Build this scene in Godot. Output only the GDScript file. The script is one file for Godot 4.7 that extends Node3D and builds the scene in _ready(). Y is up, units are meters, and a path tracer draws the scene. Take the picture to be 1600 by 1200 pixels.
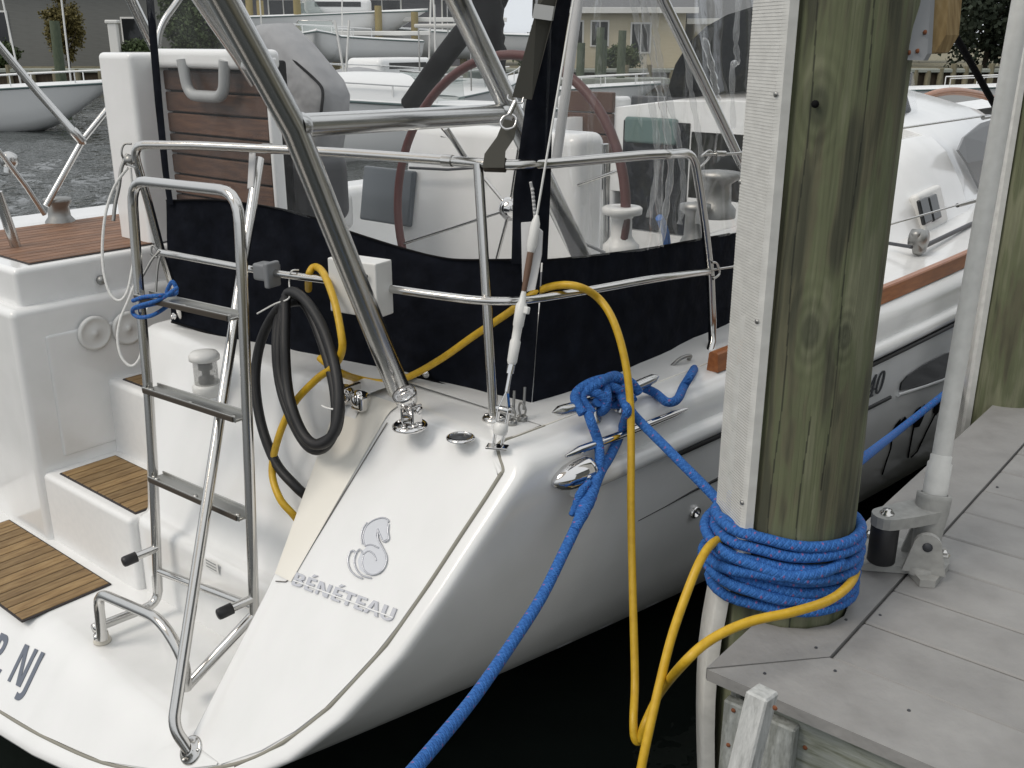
extends Node3D

const XC := -3.0
var M := {}
var names := {}
var rng := RandomNumberGenerator.new()
var box_cache := {}

# ---------------------------------------------------------------- nodes
func numbered(called: String) -> String:
	if not names.has(called):
		names[called] = 0
		return called
	names[called] += 1
	return "%s_%03d" % [called, names[called]]

func gpos(n) -> Vector3:
	var p := Vector3.ZERO
	while n != null and n != self:
		p += n.position
		n = n.get_parent()
	return p

func tag(o, label: String, category: String, group := "", kind := ""):
	if label != "":
		o.set_meta("label", label)
	if category != "":
		o.set_meta("category", category)
	if group != "":
		o.set_meta("group", group)
	if kind != "":
		o.set_meta("kind", kind)
	return o

func thing(called: String, label: String, category: String, at: Vector3, group := "") -> Node3D:
	var o := Node3D.new()
	o.name = numbered(called)
	add_child(o)
	o.position = at
	tag(o, label, category, group)
	return o

# st holds world coordinates; the part is shifted so that it sits there under its parent
func part(parent, called: String, st, mat) -> MeshInstance3D:
	var o := MeshInstance3D.new()
	if st is SurfaceTool:
		st.generate_normals()
		o.mesh = st.commit()
	else:
		o.mesh = st
	o.material_override = mat
	if parent == self:
		o.name = numbered(called)
		add_child(o)
	else:
		o.name = called
		parent.add_child(o, true)
		o.position = -gpos(parent)
	return o

# a shared mesh placed by a transform given in world coordinates
func piece(parent, called: String, mesh: Mesh, mat, xf: Transform3D) -> MeshInstance3D:
	var o := MeshInstance3D.new()
	o.mesh = mesh
	o.material_override = mat
	if parent == self:
		o.name = numbered(called)
		add_child(o)
	else:
		o.name = called
		parent.add_child(o, true)
	xf.origin -= gpos(parent)
	o.transform = xf
	return o

# ---------------------------------------------------------------- shapes
func new_st() -> SurfaceTool:
	var st := SurfaceTool.new()
	st.begin(Mesh.PRIMITIVE_TRIANGLES)
	st.set_uv(Vector2.ZERO)
	return st

func tri(st, a, b, c):
	st.add_vertex(a)
	st.add_vertex(b)
	st.add_vertex(c)

func quad(st, a, b, c, d):
	tri(st, a, b, c)
	tri(st, a, c, d)

func flat(st):
	st.set_smooth_group(-1)

func smooth(st):
	st.set_smooth_group(0)

func cr(pts: Array, n: int = 6, closed := false) -> Array:
	var out := []
	var m := pts.size()
	var last := m if closed else m - 1
	for i in last:
		var p0 = pts[(i - 1 + m) % m] if (i > 0 or closed) else pts[0]
		var p1 = pts[i]
		var p2 = pts[(i + 1) % m]
		var p3 = pts[(i + 2) % m] if (i + 2 < m or closed) else pts[m - 1]
		for k in n:
			var t := float(k) / n
			out.append(0.5 * ((2.0 * p1) + (p2 - p0) * t + (2.0 * p0 - 5.0 * p1 + 4.0 * p2 - p3) * t * t + (3.0 * p1 - p0 - 3.0 * p2 + p3) * t * t * t))
	if not closed:
		out.append(pts[m - 1])
	return out

# straight runs with rounded corners of radius r
func bend(pts: Array, r: float, n := 5) -> Array:
	var out := [pts[0]]
	for i in range(1, pts.size() - 1):
		var a: Vector3 = pts[i - 1]
		var b: Vector3 = pts[i]
		var c: Vector3 = pts[i + 1]
		var q: float = min(r, min(a.distance_to(b), b.distance_to(c)) * 0.48)
		var s := b + (a - b).normalized() * q
		var e := b + (c - b).normalized() * q
		for k in n + 1:
			var t := float(k) / n
			out.append(s.lerp(b, t).lerp(b.lerp(e, t), t))
	out.append(pts[pts.size() - 1])
	return out

func tube(st, pts: Array, r, sides := 10, caps := true, vscale := 1.0, closed := false):
	var m := pts.size()
	var rings := []
	var up := Vector3.UP
	var t0: Vector3 = (pts[1] - pts[0]).normalized()
	if abs(t0.dot(up)) > 0.9:
		up = Vector3.RIGHT
	var nrm := (up - t0 * up.dot(t0)).normalized()
	var length := 0.0
	for i in m:
		var tg: Vector3
		if closed:
			tg = (pts[(i + 1) % m] - pts[(i - 1 + m) % m]).normalized()
		elif i == 0:
			tg = t0
		elif i == m - 1:
			tg = (pts[i] - pts[i - 1]).normalized()
		else:
			tg = (pts[i + 1] - pts[i - 1]).normalized()
		nrm = (nrm - tg * nrm.dot(tg)).normalized()
		var bn := tg.cross(nrm)
		var rr: float = r[i] if r is Array else r
		if i > 0:
			length += (pts[i] as Vector3).distance_to(pts[i - 1])
		var ring := []
		for k in sides:
			var a := TAU * k / sides
			ring.append(pts[i] + (nrm * cos(a) + bn * sin(a)) * rr)
		rings.append([ring, length * vscale])
	smooth(st)
	var lim := m if closed else m - 1
	for i in lim:
		var A = rings[i]
		var B = rings[(i + 1) % m]
		var vb: float = B[1] if i + 1 < m else A[1] + (pts[0] as Vector3).distance_to(pts[m - 1]) * vscale
		for k in sides:
			var k2 := (k + 1) % sides
			var u0 := float(k) / sides
			var u1 := float(k + 1) / sides
			var q = [[A[0][k], Vector2(u0, A[1])], [A[0][k2], Vector2(u1, A[1])], [B[0][k2], Vector2(u1, vb)], [B[0][k], Vector2(u0, vb)]]
			for j in [0, 1, 2, 0, 2, 3]:
				st.set_uv(q[j][1])
				st.add_vertex(q[j][0])
	if caps and not closed:
		flat(st)
		for e in [[rings[0][0], pts[0], false], [rings[m - 1][0], pts[m - 1], true]]:
			for k in sides:
				var k2 := (k + 1) % sides
				st.set_uv(Vector2(0.5, 0.5))
				if e[2]:
					tri(st, e[1], e[0][k], e[0][k2])
				else:
					tri(st, e[1], e[0][k2], e[0][k])

# revolve [radius, height] pairs round an axis
func lathe(st, at: Vector3, axis: Vector3, prof: Array, sides := 20, sm := true):
	axis = axis.normalized()
	var n1 := axis.cross(Vector3.UP if abs(axis.y) < 0.9 else Vector3.RIGHT).normalized()
	var n2 := axis.cross(n1)
	if sm:
		smooth(st)
	else:
		flat(st)
	for i in prof.size() - 1:
		for k in sides:
			var a := TAU * k / sides
			var b := TAU * (k + 1) / sides
			var da := n1 * cos(a) + n2 * sin(a)
			var db := n1 * cos(b) + n2 * sin(b)
			var p = at + axis * prof[i][1]
			var q = at + axis * prof[i + 1][1]
			quad(st, p + da * prof[i][0], q + da * prof[i + 1][0], q + db * prof[i + 1][0], p + db * prof[i][0])

func grid(st, rows: Array, sm := true):
	if sm:
		smooth(st)
	else:
		flat(st)
	for i in rows.size() - 1:
		for k in rows[i].size() - 1:
			quad(st, rows[i][k], rows[i + 1][k], rows[i + 1][k + 1], rows[i][k + 1])

func bevel_box(st, xf: Transform3D, size: Vector3, b := 0.004):
	flat(st)
	var h := size * 0.5
	b = min(b, min(h.x, min(h.y, h.z)) * 0.9)
	var c := h - Vector3(b, b, b)
	for ax in 3:
		for s in [-1.0, 1.0]:
			var u := (ax + 1) % 3
			var v := (ax + 2) % 3
			var q := []
			for e in [[-1, -1], [1, -1], [1, 1], [-1, 1]]:
				var p := Vector3.ZERO
				p[ax] = s * h[ax]
				p[u] = e[0] * c[u]
				p[v] = e[1] * c[v]
				q.append(xf * p)
			if s > 0:
				q.reverse()
			quad(st, q[0], q[1], q[2], q[3])
	for ax in 3:
		var u := (ax + 1) % 3
		var v := (ax + 2) % 3
		for su in [-1.0, 1.0]:
			for sv in [-1.0, 1.0]:
				var q := []
				for e in [[-1, 0], [1, 0], [1, 1], [-1, 1]]:
					var p := Vector3.ZERO
					p[ax] = e[0] * c[ax]
					p[u] = su * (h[u] if e[1] == 0 else c[u])
					p[v] = sv * (c[v] if e[1] == 0 else h[v])
					q.append(xf * p)
				if su * sv > 0:
					q.reverse()
				quad(st, q[0], q[1], q[2], q[3])
	for sx in [-1.0, 1.0]:
		for sy in [-1.0, 1.0]:
			for sz in [-1.0, 1.0]:
				var a := xf * Vector3(sx * h.x, sy * c.y, sz * c.z)
				var bb := xf * Vector3(sx * c.x, sy * h.y, sz * c.z)
				var d := xf * Vector3(sx * c.x, sy * c.y, sz * h.z)
				if sx * sy * sz > 0:
					tri(st, a, d, bb)
				else:
					tri(st, a, bb, d)

func box_mesh(size: Vector3, b := 0.004) -> Mesh:
	var key := "%s_%s" % [size, b]
	if not box_cache.has(key):
		var st := new_st()
		bevel_box(st, Transform3D.IDENTITY, size, b)
		st.generate_normals()
		box_cache[key] = st.commit()
	return box_cache[key]

# extrude a planar loop of points along a vector
func slab(st, loop: Array, ext: Vector3):
	flat(st)
	var n := loop.size()
	var c := Vector3.ZERO
	for p in loop:
		c += p
	c /= n
	# triangulate in its own plane
	var ax: Vector3 = (loop[1] - loop[0]).normalized()
	var nn := ext.normalized()
	var ay := nn.cross(ax)
	var poly := PackedVector2Array()
	for p in loop:
		poly.append(Vector2((p - c).dot(ax), (p - c).dot(ay)))
	var idx := Geometry2D.triangulate_polygon(poly)
	for i in range(0, idx.size(), 3):
		tri(st, loop[idx[i]], loop[idx[i + 1]], loop[idx[i + 2]])
		tri(st, loop[idx[i]] + ext, loop[idx[i + 2]] + ext, loop[idx[i + 1]] + ext)
	for i in n:
		var j := (i + 1) % n
		quad(st, loop[i], loop[j], loop[j] + ext, loop[i] + ext)

func frame(at: Vector3, xdir: Vector3, ydir: Vector3) -> Transform3D:
	var x := xdir.normalized()
	var z := x.cross(ydir).normalized()
	var y := z.cross(x)
	return Transform3D(Basis(x, y, z), at)

# a bar of rectangular section from a to b
func bar(st, a: Vector3, b: Vector3, w: float, h: float, bev := 0.003, upv := Vector3.UP):
	var d := b - a
	if abs(d.normalized().dot(upv)) > 0.95:
		upv = Vector3.BACK
	bevel_box(st, frame((a + b) * 0.5, d, upv), Vector3(d.length(), h, w), bev)

func text_mesh(s: String, size: float, depth: float, bold := false) -> TextMesh:
	var t := TextMesh.new()
	t.text = s
	var f := SystemFont.new()
	f.font_names = PackedStringArray(["Droid Sans"])
	if bold:
		f.font_weight = 700
	t.font = f
	t.font_size = 64
	t.pixel_size = size / 46.0
	t.depth = depth
	return t

# ---------------------------------------------------------------- textures
func ramp(stops: Array) -> Gradient:
	var g := Gradient.new()
	var o := PackedFloat32Array()
	var c := PackedColorArray()
	for s in stops:
		o.append(s[0])
		c.append((s[1] as Color).linear_to_srgb())
	g.offsets = o
	g.colors = c
	return g

func noise(seed_: int, freq: float, oct := 4) -> FastNoiseLite:
	var n := FastNoiseLite.new()
	n.seed = seed_
	n.frequency = freq
	n.noise_type = FastNoiseLite.TYPE_SIMPLEX_SMOOTH
	n.fractal_octaves = oct
	return n

func noise_tex(seed_: int, freq: float, oct: int, g: Gradient, w := 256, h := 256) -> ImageTexture:
	var im := noise(seed_, freq, oct).get_seamless_image(w, h)
	im.convert(Image.FORMAT_RGB8)
	var lut := []
	for i in 256:
		lut.append(g.sample(i / 255.0))
	for y in h:
		for x in w:
			im.set_pixel(x, y, lut[int(im.get_pixel(x, y).r * 255.0)])
	im.generate_mipmaps()
	return ImageTexture.create_from_image(im)

func normal_tex(seed_: int, freq: float, oct: int, strength: float, w := 256) -> ImageTexture:
	var im := noise(seed_, freq, oct).get_seamless_image(w, w)
	im.convert(Image.FORMAT_RGBA8)
	im.bump_map_to_normal_map(strength)
	im.generate_mipmaps()
	return ImageTexture.create_from_image(im)

func c3(r: float, g: float, b: float) -> Color:
	return Color(r, g, b)

func mat(lin: Color, rough: float, metal := 0.0) -> StandardMaterial3D:
	var m := StandardMaterial3D.new()
	var a := lin.a
	m.albedo_color = lin.linear_to_srgb()
	m.albedo_color.a = a
	m.roughness = rough
	m.metallic = metal
	m.metallic_specular = 0.5
	m.cull_mode = BaseMaterial3D.CULL_DISABLED
	return m

func tri_mat(tex, rough: float, scale: Vector3, nt = null, ns := 1.0) -> StandardMaterial3D:
	var m := mat(Color.WHITE, rough)
	m.albedo_texture = tex
	m.uv1_triplanar = true
	m.uv1_world_triplanar = true
	m.uv1_scale = scale
	if nt != null:
		m.normal_enabled = true
		m.normal_texture = nt
		m.normal_scale = ns
	return m

func wood_post_image(seed_: int, w: int, h: int, pale: Color, green: Color, brown: Color, dark: Color, knots: Array) -> Array:
	# grain runs along v; knots = [[u, v, radius], ...]; returns [colour image, height image]
	var im := Image.create(w, h, false, Image.FORMAT_RGB8)
	var hm := Image.create(w, h, false, Image.FORMAT_RGBA8)
	var n1 := noise(seed_, 1.0, 3)
	var n2 := noise(seed_ + 1, 1.0, 4)
	var n3 := noise(seed_ + 2, 1.0, 3)
	var asp := float(h) / w
	for y in h:
		var v := float(y) / h
		for x in w:
			var u := float(x) / w
			var a := u * TAU
			var cx := cos(a)
			var sx := sin(a)
			var kd := 0.0
			var ring := 0.0
			var warp := 0.0
			for k in knots:
				var du: float = u - k[0]
				var dv: float = (v - k[1]) * asp
				var e: float = sqrt(du * du + dv * dv * 0.6) / k[2]
				if e < 4.0:
					var wgt: float = exp(-e * e * 0.9)
					kd = max(kd, exp(-e * e * 2.5))
					ring += wgt * sin(e * 14.0) * 0.5
					warp += wgt * signf(du) * 0.35
			var wx := n2.get_noise_3d(cx * 0.9 + 9.0, sx * 0.9, v * asp * 1.6) * 0.6
			var g1 := n1.get_noise_3d(cx * 3.2 + warp + wx, sx * 3.2, v * asp * 0.9)
			var g2 := n2.get_noise_3d(cx * 1.0, sx * 1.0, v * asp * 2.4)
			var g3 := n3.get_noise_3d(cx * 15.0 + wx * 3.0, sx * 15.0 + warp * 2.0, v * asp * 1.1)
			var g4 := n1.get_noise_3d(cx * 5.0, sx * 5.0 + 4.0, v * asp * 7.0)
			var f := clampf(0.5 + g2 * 1.1 + g1 * 0.45 + g4 * 0.25, 0.0, 1.0)
			var c := pale.lerp(green, smoothstep(0.15, 0.5, f))
			c = c.lerp(brown, smoothstep(0.55, 0.8, f))
			c = c.lerp(dark, clampf(smoothstep(0.02, 0.36, g1 * 0.8 + g2 * 0.8 - 0.12) * 0.72, 0.0, 0.72))
			c = c * (1.0 + g3 * 0.13 + ring * 0.4 + g4 * 0.18)
			c = c.lerp(dark, kd * 0.75)
			# drying checks: thin dark cracks along the grain
			for q in [[0.155, 0.10, 0.62], [0.085, 0.45, 0.9], [0.035, 0.2, 0.5], [0.55, 0.1, 0.8]]:
				var dd := absf(u - q[0] - 0.004 * sin(v * 40.0))
				if v > q[1] and v < q[2] and dd < 0.0016:
					c = c.lerp(dark * 0.4, 0.8)
			im.set_pixel(x, y, Color(clampf(c.r, 0, 1), clampf(c.g, 0, 1), clampf(c.b, 0, 1)).linear_to_srgb())
			var hv := clampf(0.5 + g3 * 0.5 + ring * 0.25 - kd * 0.3, 0.0, 1.0)
			hm.set_pixel(x, y, Color(hv, hv, hv))
	hm.bump_map_to_normal_map(3.0)
	im.generate_mipmaps()
	hm.generate_mipmaps()
	return [ImageTexture.create_from_image(im), ImageTexture.create_from_image(hm)]

func braid_textures(base: Color, alt: Color, fleck: Color) -> Array:
	# one repeat of a braided cover: crossing strands along u (round) and v (length)
	var w := 128
	var im := Image.create(w, w, false, Image.FORMAT_RGB8)
	var hm := Image.create(w, w, false, Image.FORMAT_RGBA8)
	var r := RandomNumberGenerator.new()
	r.seed = 5
	var cells := 8
	var tint := []
	for i in cells * cells:
		tint.append(r.randf())
	for y in w:
		for x in w:
			var a := float(x) / w * cells
			var b := float(y) / w * cells
			var p := fposmod(a + b, 2.0)
			var q := fposmod(a - b, 2.0)
			var over := p < 1.0
			var t: float = p if over else q
			var hh := sin(fposmod(t, 1.0) * PI)
			var id := (int(fposmod(a + b, cells)) * cells + int(fposmod(a - b, cells))) % (cells * cells)
			var c := base.lerp(alt, tint[id])
			if tint[id] > 0.985:
				c = c.lerp(fleck, 0.5)
			im.set_pixel(x, y, c.linear_to_srgb())
			hm.set_pixel(x, y, Color(hh, hh, hh))
	hm.bump_map_to_normal_map(4.0)
	im.generate_mipmaps()
	hm.generate_mipmaps()
	return [ImageTexture.create_from_image(im), ImageTexture.create_from_image(hm)]

func make_materials():
	M.gel = tri_mat(noise_tex(3, 0.012, 4, ramp([[0.0, c3(0.76, 0.77, 0.76)], [0.5, c3(0.80, 0.805, 0.80)], [1.0, c3(0.83, 0.835, 0.83)]])), 0.22, Vector3(1.3, 1.3, 1.3))
	M.gel.clearcoat_enabled = true
	M.gel.clearcoat = 0.4
	M.gel.clearcoat_roughness = 0.08
	M.gel_tread = tri_mat(noise_tex(4, 0.05, 3, ramp([[0.0, c3(0.77, 0.775, 0.77)], [1.0, c3(0.82, 0.82, 0.81)]])), 0.5, Vector3(2, 2, 2), normal_tex(9, 0.25, 2, 2.0), 0.04)
	M.cream = mat(c3(0.81, 0.785, 0.715), 0.4)
	M.seam = mat(c3(0.16, 0.15, 0.14), 0.8)
	M.bottom = mat(c3(0.012, 0.012, 0.014), 0.6)
	M.steel = mat(c3(0.62, 0.61, 0.59), 0.13, 1.0)
	M.steel.roughness_texture = noise_tex(31, 0.02, 4, ramp([[0.0, c3(0.55, 0.55, 0.55)], [1.0, c3(1.0, 1.0, 1.0)]]))
	M.steel.uv1_triplanar = true
	M.steel.uv1_world_triplanar = true
	M.steel.uv1_scale = Vector3(4, 4, 4)
	M.steel.roughness = 0.2
	M.brushed = mat(c3(0.60, 0.60, 0.59), 0.24, 1.0)
	M.chrome = mat(c3(0.7, 0.69, 0.68), 0.06, 1.0)
	M.rung_metal = mat(c3(0.50, 0.50, 0.48), 0.35, 1.0)
	M.dull_metal = mat(c3(0.33, 0.33, 0.32), 0.45, 1.0)
	M.navy = tri_mat(noise_tex(12, 0.02, 4, ramp([[0.0, c3(0.005, 0.006, 0.009)], [1.0, c3(0.011, 0.013, 0.020)]])), 0.85, Vector3(2, 2, 2), normal_tex(13, 0.012, 4, 10.0), 0.5)
	M.navy.metallic_specular = 0.2
	M.black = mat(c3(0.008, 0.008, 0.009), 0.8)
	M.black.metallic_specular = 0.2
	M.bronze = mat(c3(0.15, 0.085, 0.055), 0.6)
	M.rubber = mat(c3(0.016, 0.016, 0.018), 0.45)
	M.hose = tri_mat(noise_tex(15, 0.08, 3, ramp([[0.0, c3(0.006, 0.006, 0.007)], [1.0, c3(0.017, 0.017, 0.018)]])), 0.5, Vector3(6, 6, 6))
	M.yellow = tri_mat(noise_tex(16, 0.03, 4, ramp([[0.0, c3(0.50, 0.29, 0.014)], [0.5, c3(0.60, 0.37, 0.018)], [1.0, c3(0.68, 0.44, 0.04)]])), 0.42, Vector3(5, 5, 5))
	M.white_plastic = mat(c3(0.72, 0.72, 0.70), 0.35)
	M.beige_plastic = mat(c3(0.60, 0.57, 0.50), 0.4)
	M.old_white = tri_mat(noise_tex(17, 0.03, 4, ramp([[0.0, c3(0.60, 0.60, 0.575)], [1.0, c3(0.76, 0.76, 0.73)]])), 0.45, Vector3(3, 3, 3))
	M.clear_pane = mat(Color(0.60, 0.63, 0.65, 0.045), 0.03)
	M.clear_pane.metallic_specular = 0.25
	M.clear_pane.transparency = BaseMaterial3D.TRANSPARENCY_ALPHA
	M.side_pane = mat(Color(0.62, 0.65, 0.67, 0.13), 0.06)
	M.side_pane.transparency = BaseMaterial3D.TRANSPARENCY_ALPHA
	M.clear_plastic = mat(Color(0.8, 0.82, 0.8, 0.35), 0.06)
	M.clear_plastic.transparency = BaseMaterial3D.TRANSPARENCY_ALPHA
	M.crease_glint = mat(Color(0.75, 0.77, 0.78, 0.15), 0.05)  # pale film colour standing in for glints on the vinyl
	M.crease_glint.transparency = BaseMaterial3D.TRANSPARENCY_ALPHA
	M.dark_wood = mat(c3(0.075, 0.032, 0.020), 0.4)
	M.groove_grey = mat(c3(0.27, 0.26, 0.22), 0.7)
	M.tag_white = mat(c3(0.55, 0.55, 0.55), 0.5)
	M.print_grey = mat(c3(0.13, 0.15, 0.19), 0.5)
	M.emblem = mat(c3(0.56, 0.57, 0.61), 0.25, 0.4)
	# blue double-braid line
	var br := braid_textures(c3(0.013, 0.098, 0.35), c3(0.034, 0.165, 0.50), c3(0.42, 0.06, 0.09))
	M.blue = mat(Color.WHITE, 0.75)
	M.blue.albedo_texture = br[0]
	M.blue.normal_enabled = true
	M.blue.normal_texture = br[1]
	M.blue.normal_scale = 0.8
	M.blue.uv1_scale = Vector3(1, 1, 1)
	var bw := braid_textures(c3(0.66, 0.66, 0.64), c3(0.75, 0.75, 0.73), c3(0.7, 0.7, 0.7))
	M.white_line = mat(Color.WHITE, 0.8)
	M.white_line.albedo_texture = bw[0]
	# teak, three tones
	M.teak = []
	for i in 4:
		var k: float = [0.72, 0.86, 0.98, 0.80][i]
		M.teak.append(tri_mat(noise_tex(40 + i, 0.02, 5, ramp([[0.0, c3(0.19 * k, 0.112 * k, 0.045 * k)], [0.5, c3(0.28 * k, 0.178 * k, 0.075 * k)], [1.0, c3(0.36 * k, 0.245 * k, 0.115 * k)]])), 0.6, Vector3(9, 9, 1.6)))
	M.teak_red = []
	for i in 3:
		var k: float = [0.85, 1.0, 1.12][i]
		M.teak_red.append(tri_mat(noise_tex(46 + i, 0.02, 5, ramp([[0.0, c3(0.13 * k, 0.062 * k, 0.032 * k)], [0.5, c3(0.20 * k, 0.102 * k, 0.055 * k)], [1.0, c3(0.27 * k, 0.145 * k, 0.085 * k)]])), 0.6, Vector3(9, 9, 1.6)))
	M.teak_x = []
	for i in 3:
		var k: float = [0.36, 0.46, 0.58][i]  # slat tones darkened to hold the shade of the seat recess
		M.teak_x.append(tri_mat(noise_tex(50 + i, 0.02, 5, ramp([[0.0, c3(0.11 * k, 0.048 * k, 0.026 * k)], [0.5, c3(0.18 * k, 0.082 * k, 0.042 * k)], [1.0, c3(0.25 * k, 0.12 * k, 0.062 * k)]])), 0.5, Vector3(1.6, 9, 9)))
	M.varnish = tri_mat(noise_tex(55, 0.02, 5, ramp([[0.0, c3(0.26, 0.085, 0.025)], [1.0, c3(0.42, 0.16, 0.05)]])), 0.3, Vector3(9, 9, 1.5))
	M.caulk = mat(c3(0.035, 0.03, 0.03), 0.8)
	# dock: weathered composite boards
	M.board = []
	for i in 5:
		var k: float = [0.74, 0.79, 0.84, 0.77, 0.81][i]
		var g := ramp([[0.0, c3(0.315 * k, 0.31 * k, 0.302 * k)], [0.45, c3(0.36 * k, 0.355 * k, 0.347 * k)], [1.0, c3(0.405 * k, 0.40 * k, 0.39 * k)]])
		M.board.append(tri_mat(noise_tex(60 + i, 0.014, 5, g), 0.7, Vector3(1.5, 1.5, 1.5), normal_tex(70, 0.05, 4, 3.0), 0.25))
	M.grey_wood = tri_mat(noise_tex(66, 0.02, 5, ramp([[0.0, c3(0.19, 0.20, 0.18)], [0.5, c3(0.30, 0.315, 0.30)], [1.0, c3(0.40, 0.42, 0.41)]])), 0.85, Vector3(9, 1.3, 9), normal_tex(71, 0.04, 4, 4.0), 0.5)
	M.grey_wood_x = tri_mat(noise_tex(67, 0.02, 5, ramp([[0.0, c3(0.13, 0.14, 0.10)], [0.4, c3(0.27, 0.29, 0.25)], [1.0, c3(0.37, 0.39, 0.38)]])), 0.85, Vector3(1.3, 9, 9), normal_tex(71, 0.04, 4, 4.0), 0.5)
	M.pale_wood = tri_mat(noise_tex(68, 0.02, 5, ramp([[0.0, c3(0.32, 0.33, 0.32)], [0.5, c3(0.50, 0.51, 0.50)], [1.0, c3(0.62, 0.63, 0.62)]])), 0.85, Vector3(9, 1.3, 9), normal_tex(71, 0.04, 4, 4.0), 0.5)
	M.ochre_wood = tri_mat(noise_tex(69, 0.03, 5, ramp([[0.0, c3(0.14, 0.09, 0.035)], [0.5, c3(0.24, 0.165, 0.07)], [1.0, c3(0.33, 0.25, 0.13)]])), 0.9, Vector3(9, 1.5, 9))
	M.rust = mat(c3(0.20, 0.07, 0.03), 0.9)
	M.galv = tri_mat(noise_tex(73, 0.03, 4, ramp([[0.0, c3(0.30, 0.30, 0.285)], [1.0, c3(0.42, 0.42, 0.40)]])), 0.6, Vector3(4, 4, 4), normal_tex(74, 0.2, 2, 2.0), 0.2)
	# pilings
	var wp := wood_post_image(101, 512, 1280, c3(0.188, 0.196, 0.124), c3(0.122, 0.136, 0.076), c3(0.108, 0.106, 0.066), c3(0.042, 0.047, 0.032), [[0.135, 0.269, 0.045], [0.104, 0.397, 0.045], [0.02, 0.40, 0.035], [0.6, 0.3, 0.03], [0.85, 0.32, 0.03]])
	M.piling = mat(Color.WHITE, 0.85)
	M.piling.albedo_texture = wp[0]
	M.piling.normal_enabled = true
	M.piling.normal_texture = wp[1]
	M.piling.normal_scale = 0.6
	M.grey_paint = mat(c3(0.22, 0.23, 0.24), 0.5)
	M.cover_grey = tri_mat(noise_tex(81, 0.02, 4, ramp([[0.0, c3(0.27, 0.275, 0.285)], [1.0, c3(0.35, 0.355, 0.365)]])), 0.8, Vector3(2, 2, 2), normal_tex(82, 0.015, 3, 8.0), 0.5)
	M.tray_grey = mat(c3(0.36, 0.37, 0.37), 0.4)
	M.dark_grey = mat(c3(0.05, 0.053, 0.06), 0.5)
	M.screen = mat(c3(0.10, 0.115, 0.13), 0.2)
	M.maroon = mat(c3(0.085, 0.022, 0.020), 0.5)
	M.cushion = mat(c3(0.11, 0.11, 0.12), 0.9)
	M.window_dark = mat(c3(0.02, 0.022, 0.024), 0.08)
	M.window_green = mat(c3(0.10, 0.16, 0.15), 0.15)
	M.strap = mat(c3(0.075, 0.073, 0.062), 0.85)
	M.leather = mat(c3(0.050, 0.040, 0.030), 0.6)
	M.lens = mat(Color(0.5, 0.5, 0.48, 0.45), 0.05)
	M.lens.transparency = BaseMaterial3D.TRANSPARENCY_ALPHA

func round_box(st, xf: Transform3D, size: Vector3, r := 0.02, seg := 3):
	smooth(st)
	var h := size * 0.5
	r = min(r, min(h.x, min(h.y, h.z)) * 0.98)
	var lines := []
	for ax in 3:
		var l := []
		for k in seg + 1:
			l.append(-h[ax] + r * (1.0 - cos(PI * 0.5 * k / seg)) if false else -h[ax] + r * k / seg)
		var e := h[ax] - r
		if e > 0.004:
			l.append(-e + 0.002)
			l.append(e - 0.002)
		for k in seg + 1:
			l.append(h[ax] - r + r * k / seg)
		lines.append(l)
	for ax in 3:
		var u := (ax + 1) % 3
		var v := (ax + 2) % 3
		for s in [-1.0, 1.0]:
			var rows := []
			for a in lines[u]:
				var row := []
				for b in lines[v]:
					var p := Vector3.ZERO
					p[ax] = s * h[ax]
					p[u] = a
					p[v] = b
					var inner := Vector3(clampf(p.x, -h.x + r, h.x - r), clampf(p.y, -h.y + r, h.y - r), clampf(p.z, -h.z + r, h.z - r))
					row.append(xf * (inner + (p - inner).normalized() * r))
				rows.append(row)
			if s < 0:
				rows.reverse()
			grid(st, rows)

func rbox(st, a: Vector3, b: Vector3, r := 0.02):
	round_box(st, Transform3D(Basis.IDENTITY, (a + b) * 0.5), (b - a).abs(), r)

# ---------------------------------------------------------------- hull form
const T_OUT := [[1.49, 1.192], [1.55, 1.19], [1.59, 1.172], [1.602, 1.14], [1.59, 1.08], [1.57, 1.0], [1.545, 0.895], [1.505, 0.76], [1.425, 0.61], [1.335, 0.505], [1.21, 0.415], [1.0, 0.325], [0.75, 0.26], [0.45, 0.22], [0.2, 0.2], [0.0, 0.195]]
const M_OUT := [[1.83, 1.29], [1.89, 1.29], [1.93, 1.275], [1.945, 1.24], [1.95, 1.16], [1.945, 1.02], [1.935, 0.87], [1.92, 0.66], [1.88, 0.42], [1.83, 0.24], [1.72, 0.06], [1.5, -0.15], [1.15, -0.35], [0.75, -0.47], [0.35, -0.55], [0.0, -0.58]]

func z_t(y: float) -> float:
	return -1.735 + (1.17 - y) * 0.865

func o_pt(j: int, side := 1.0) -> Vector3:
	return Vector3(XC + side * T_OUT[j][0], T_OUT[j][1], z_t(T_OUT[j][1]))

# point on the hull skin: j = row of the section, u = 0 at the stern .. 1 at the stem
func hull_pt(jf: float, u: float, side := 1.0) -> Vector3:
	var j0 := int(floor(jf))
	var j1: int = min(j0 + 1, T_OUT.size() - 1)
	return hull_row(j0, u, side).lerp(hull_row(j1, u, side), jf - j0)

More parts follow.
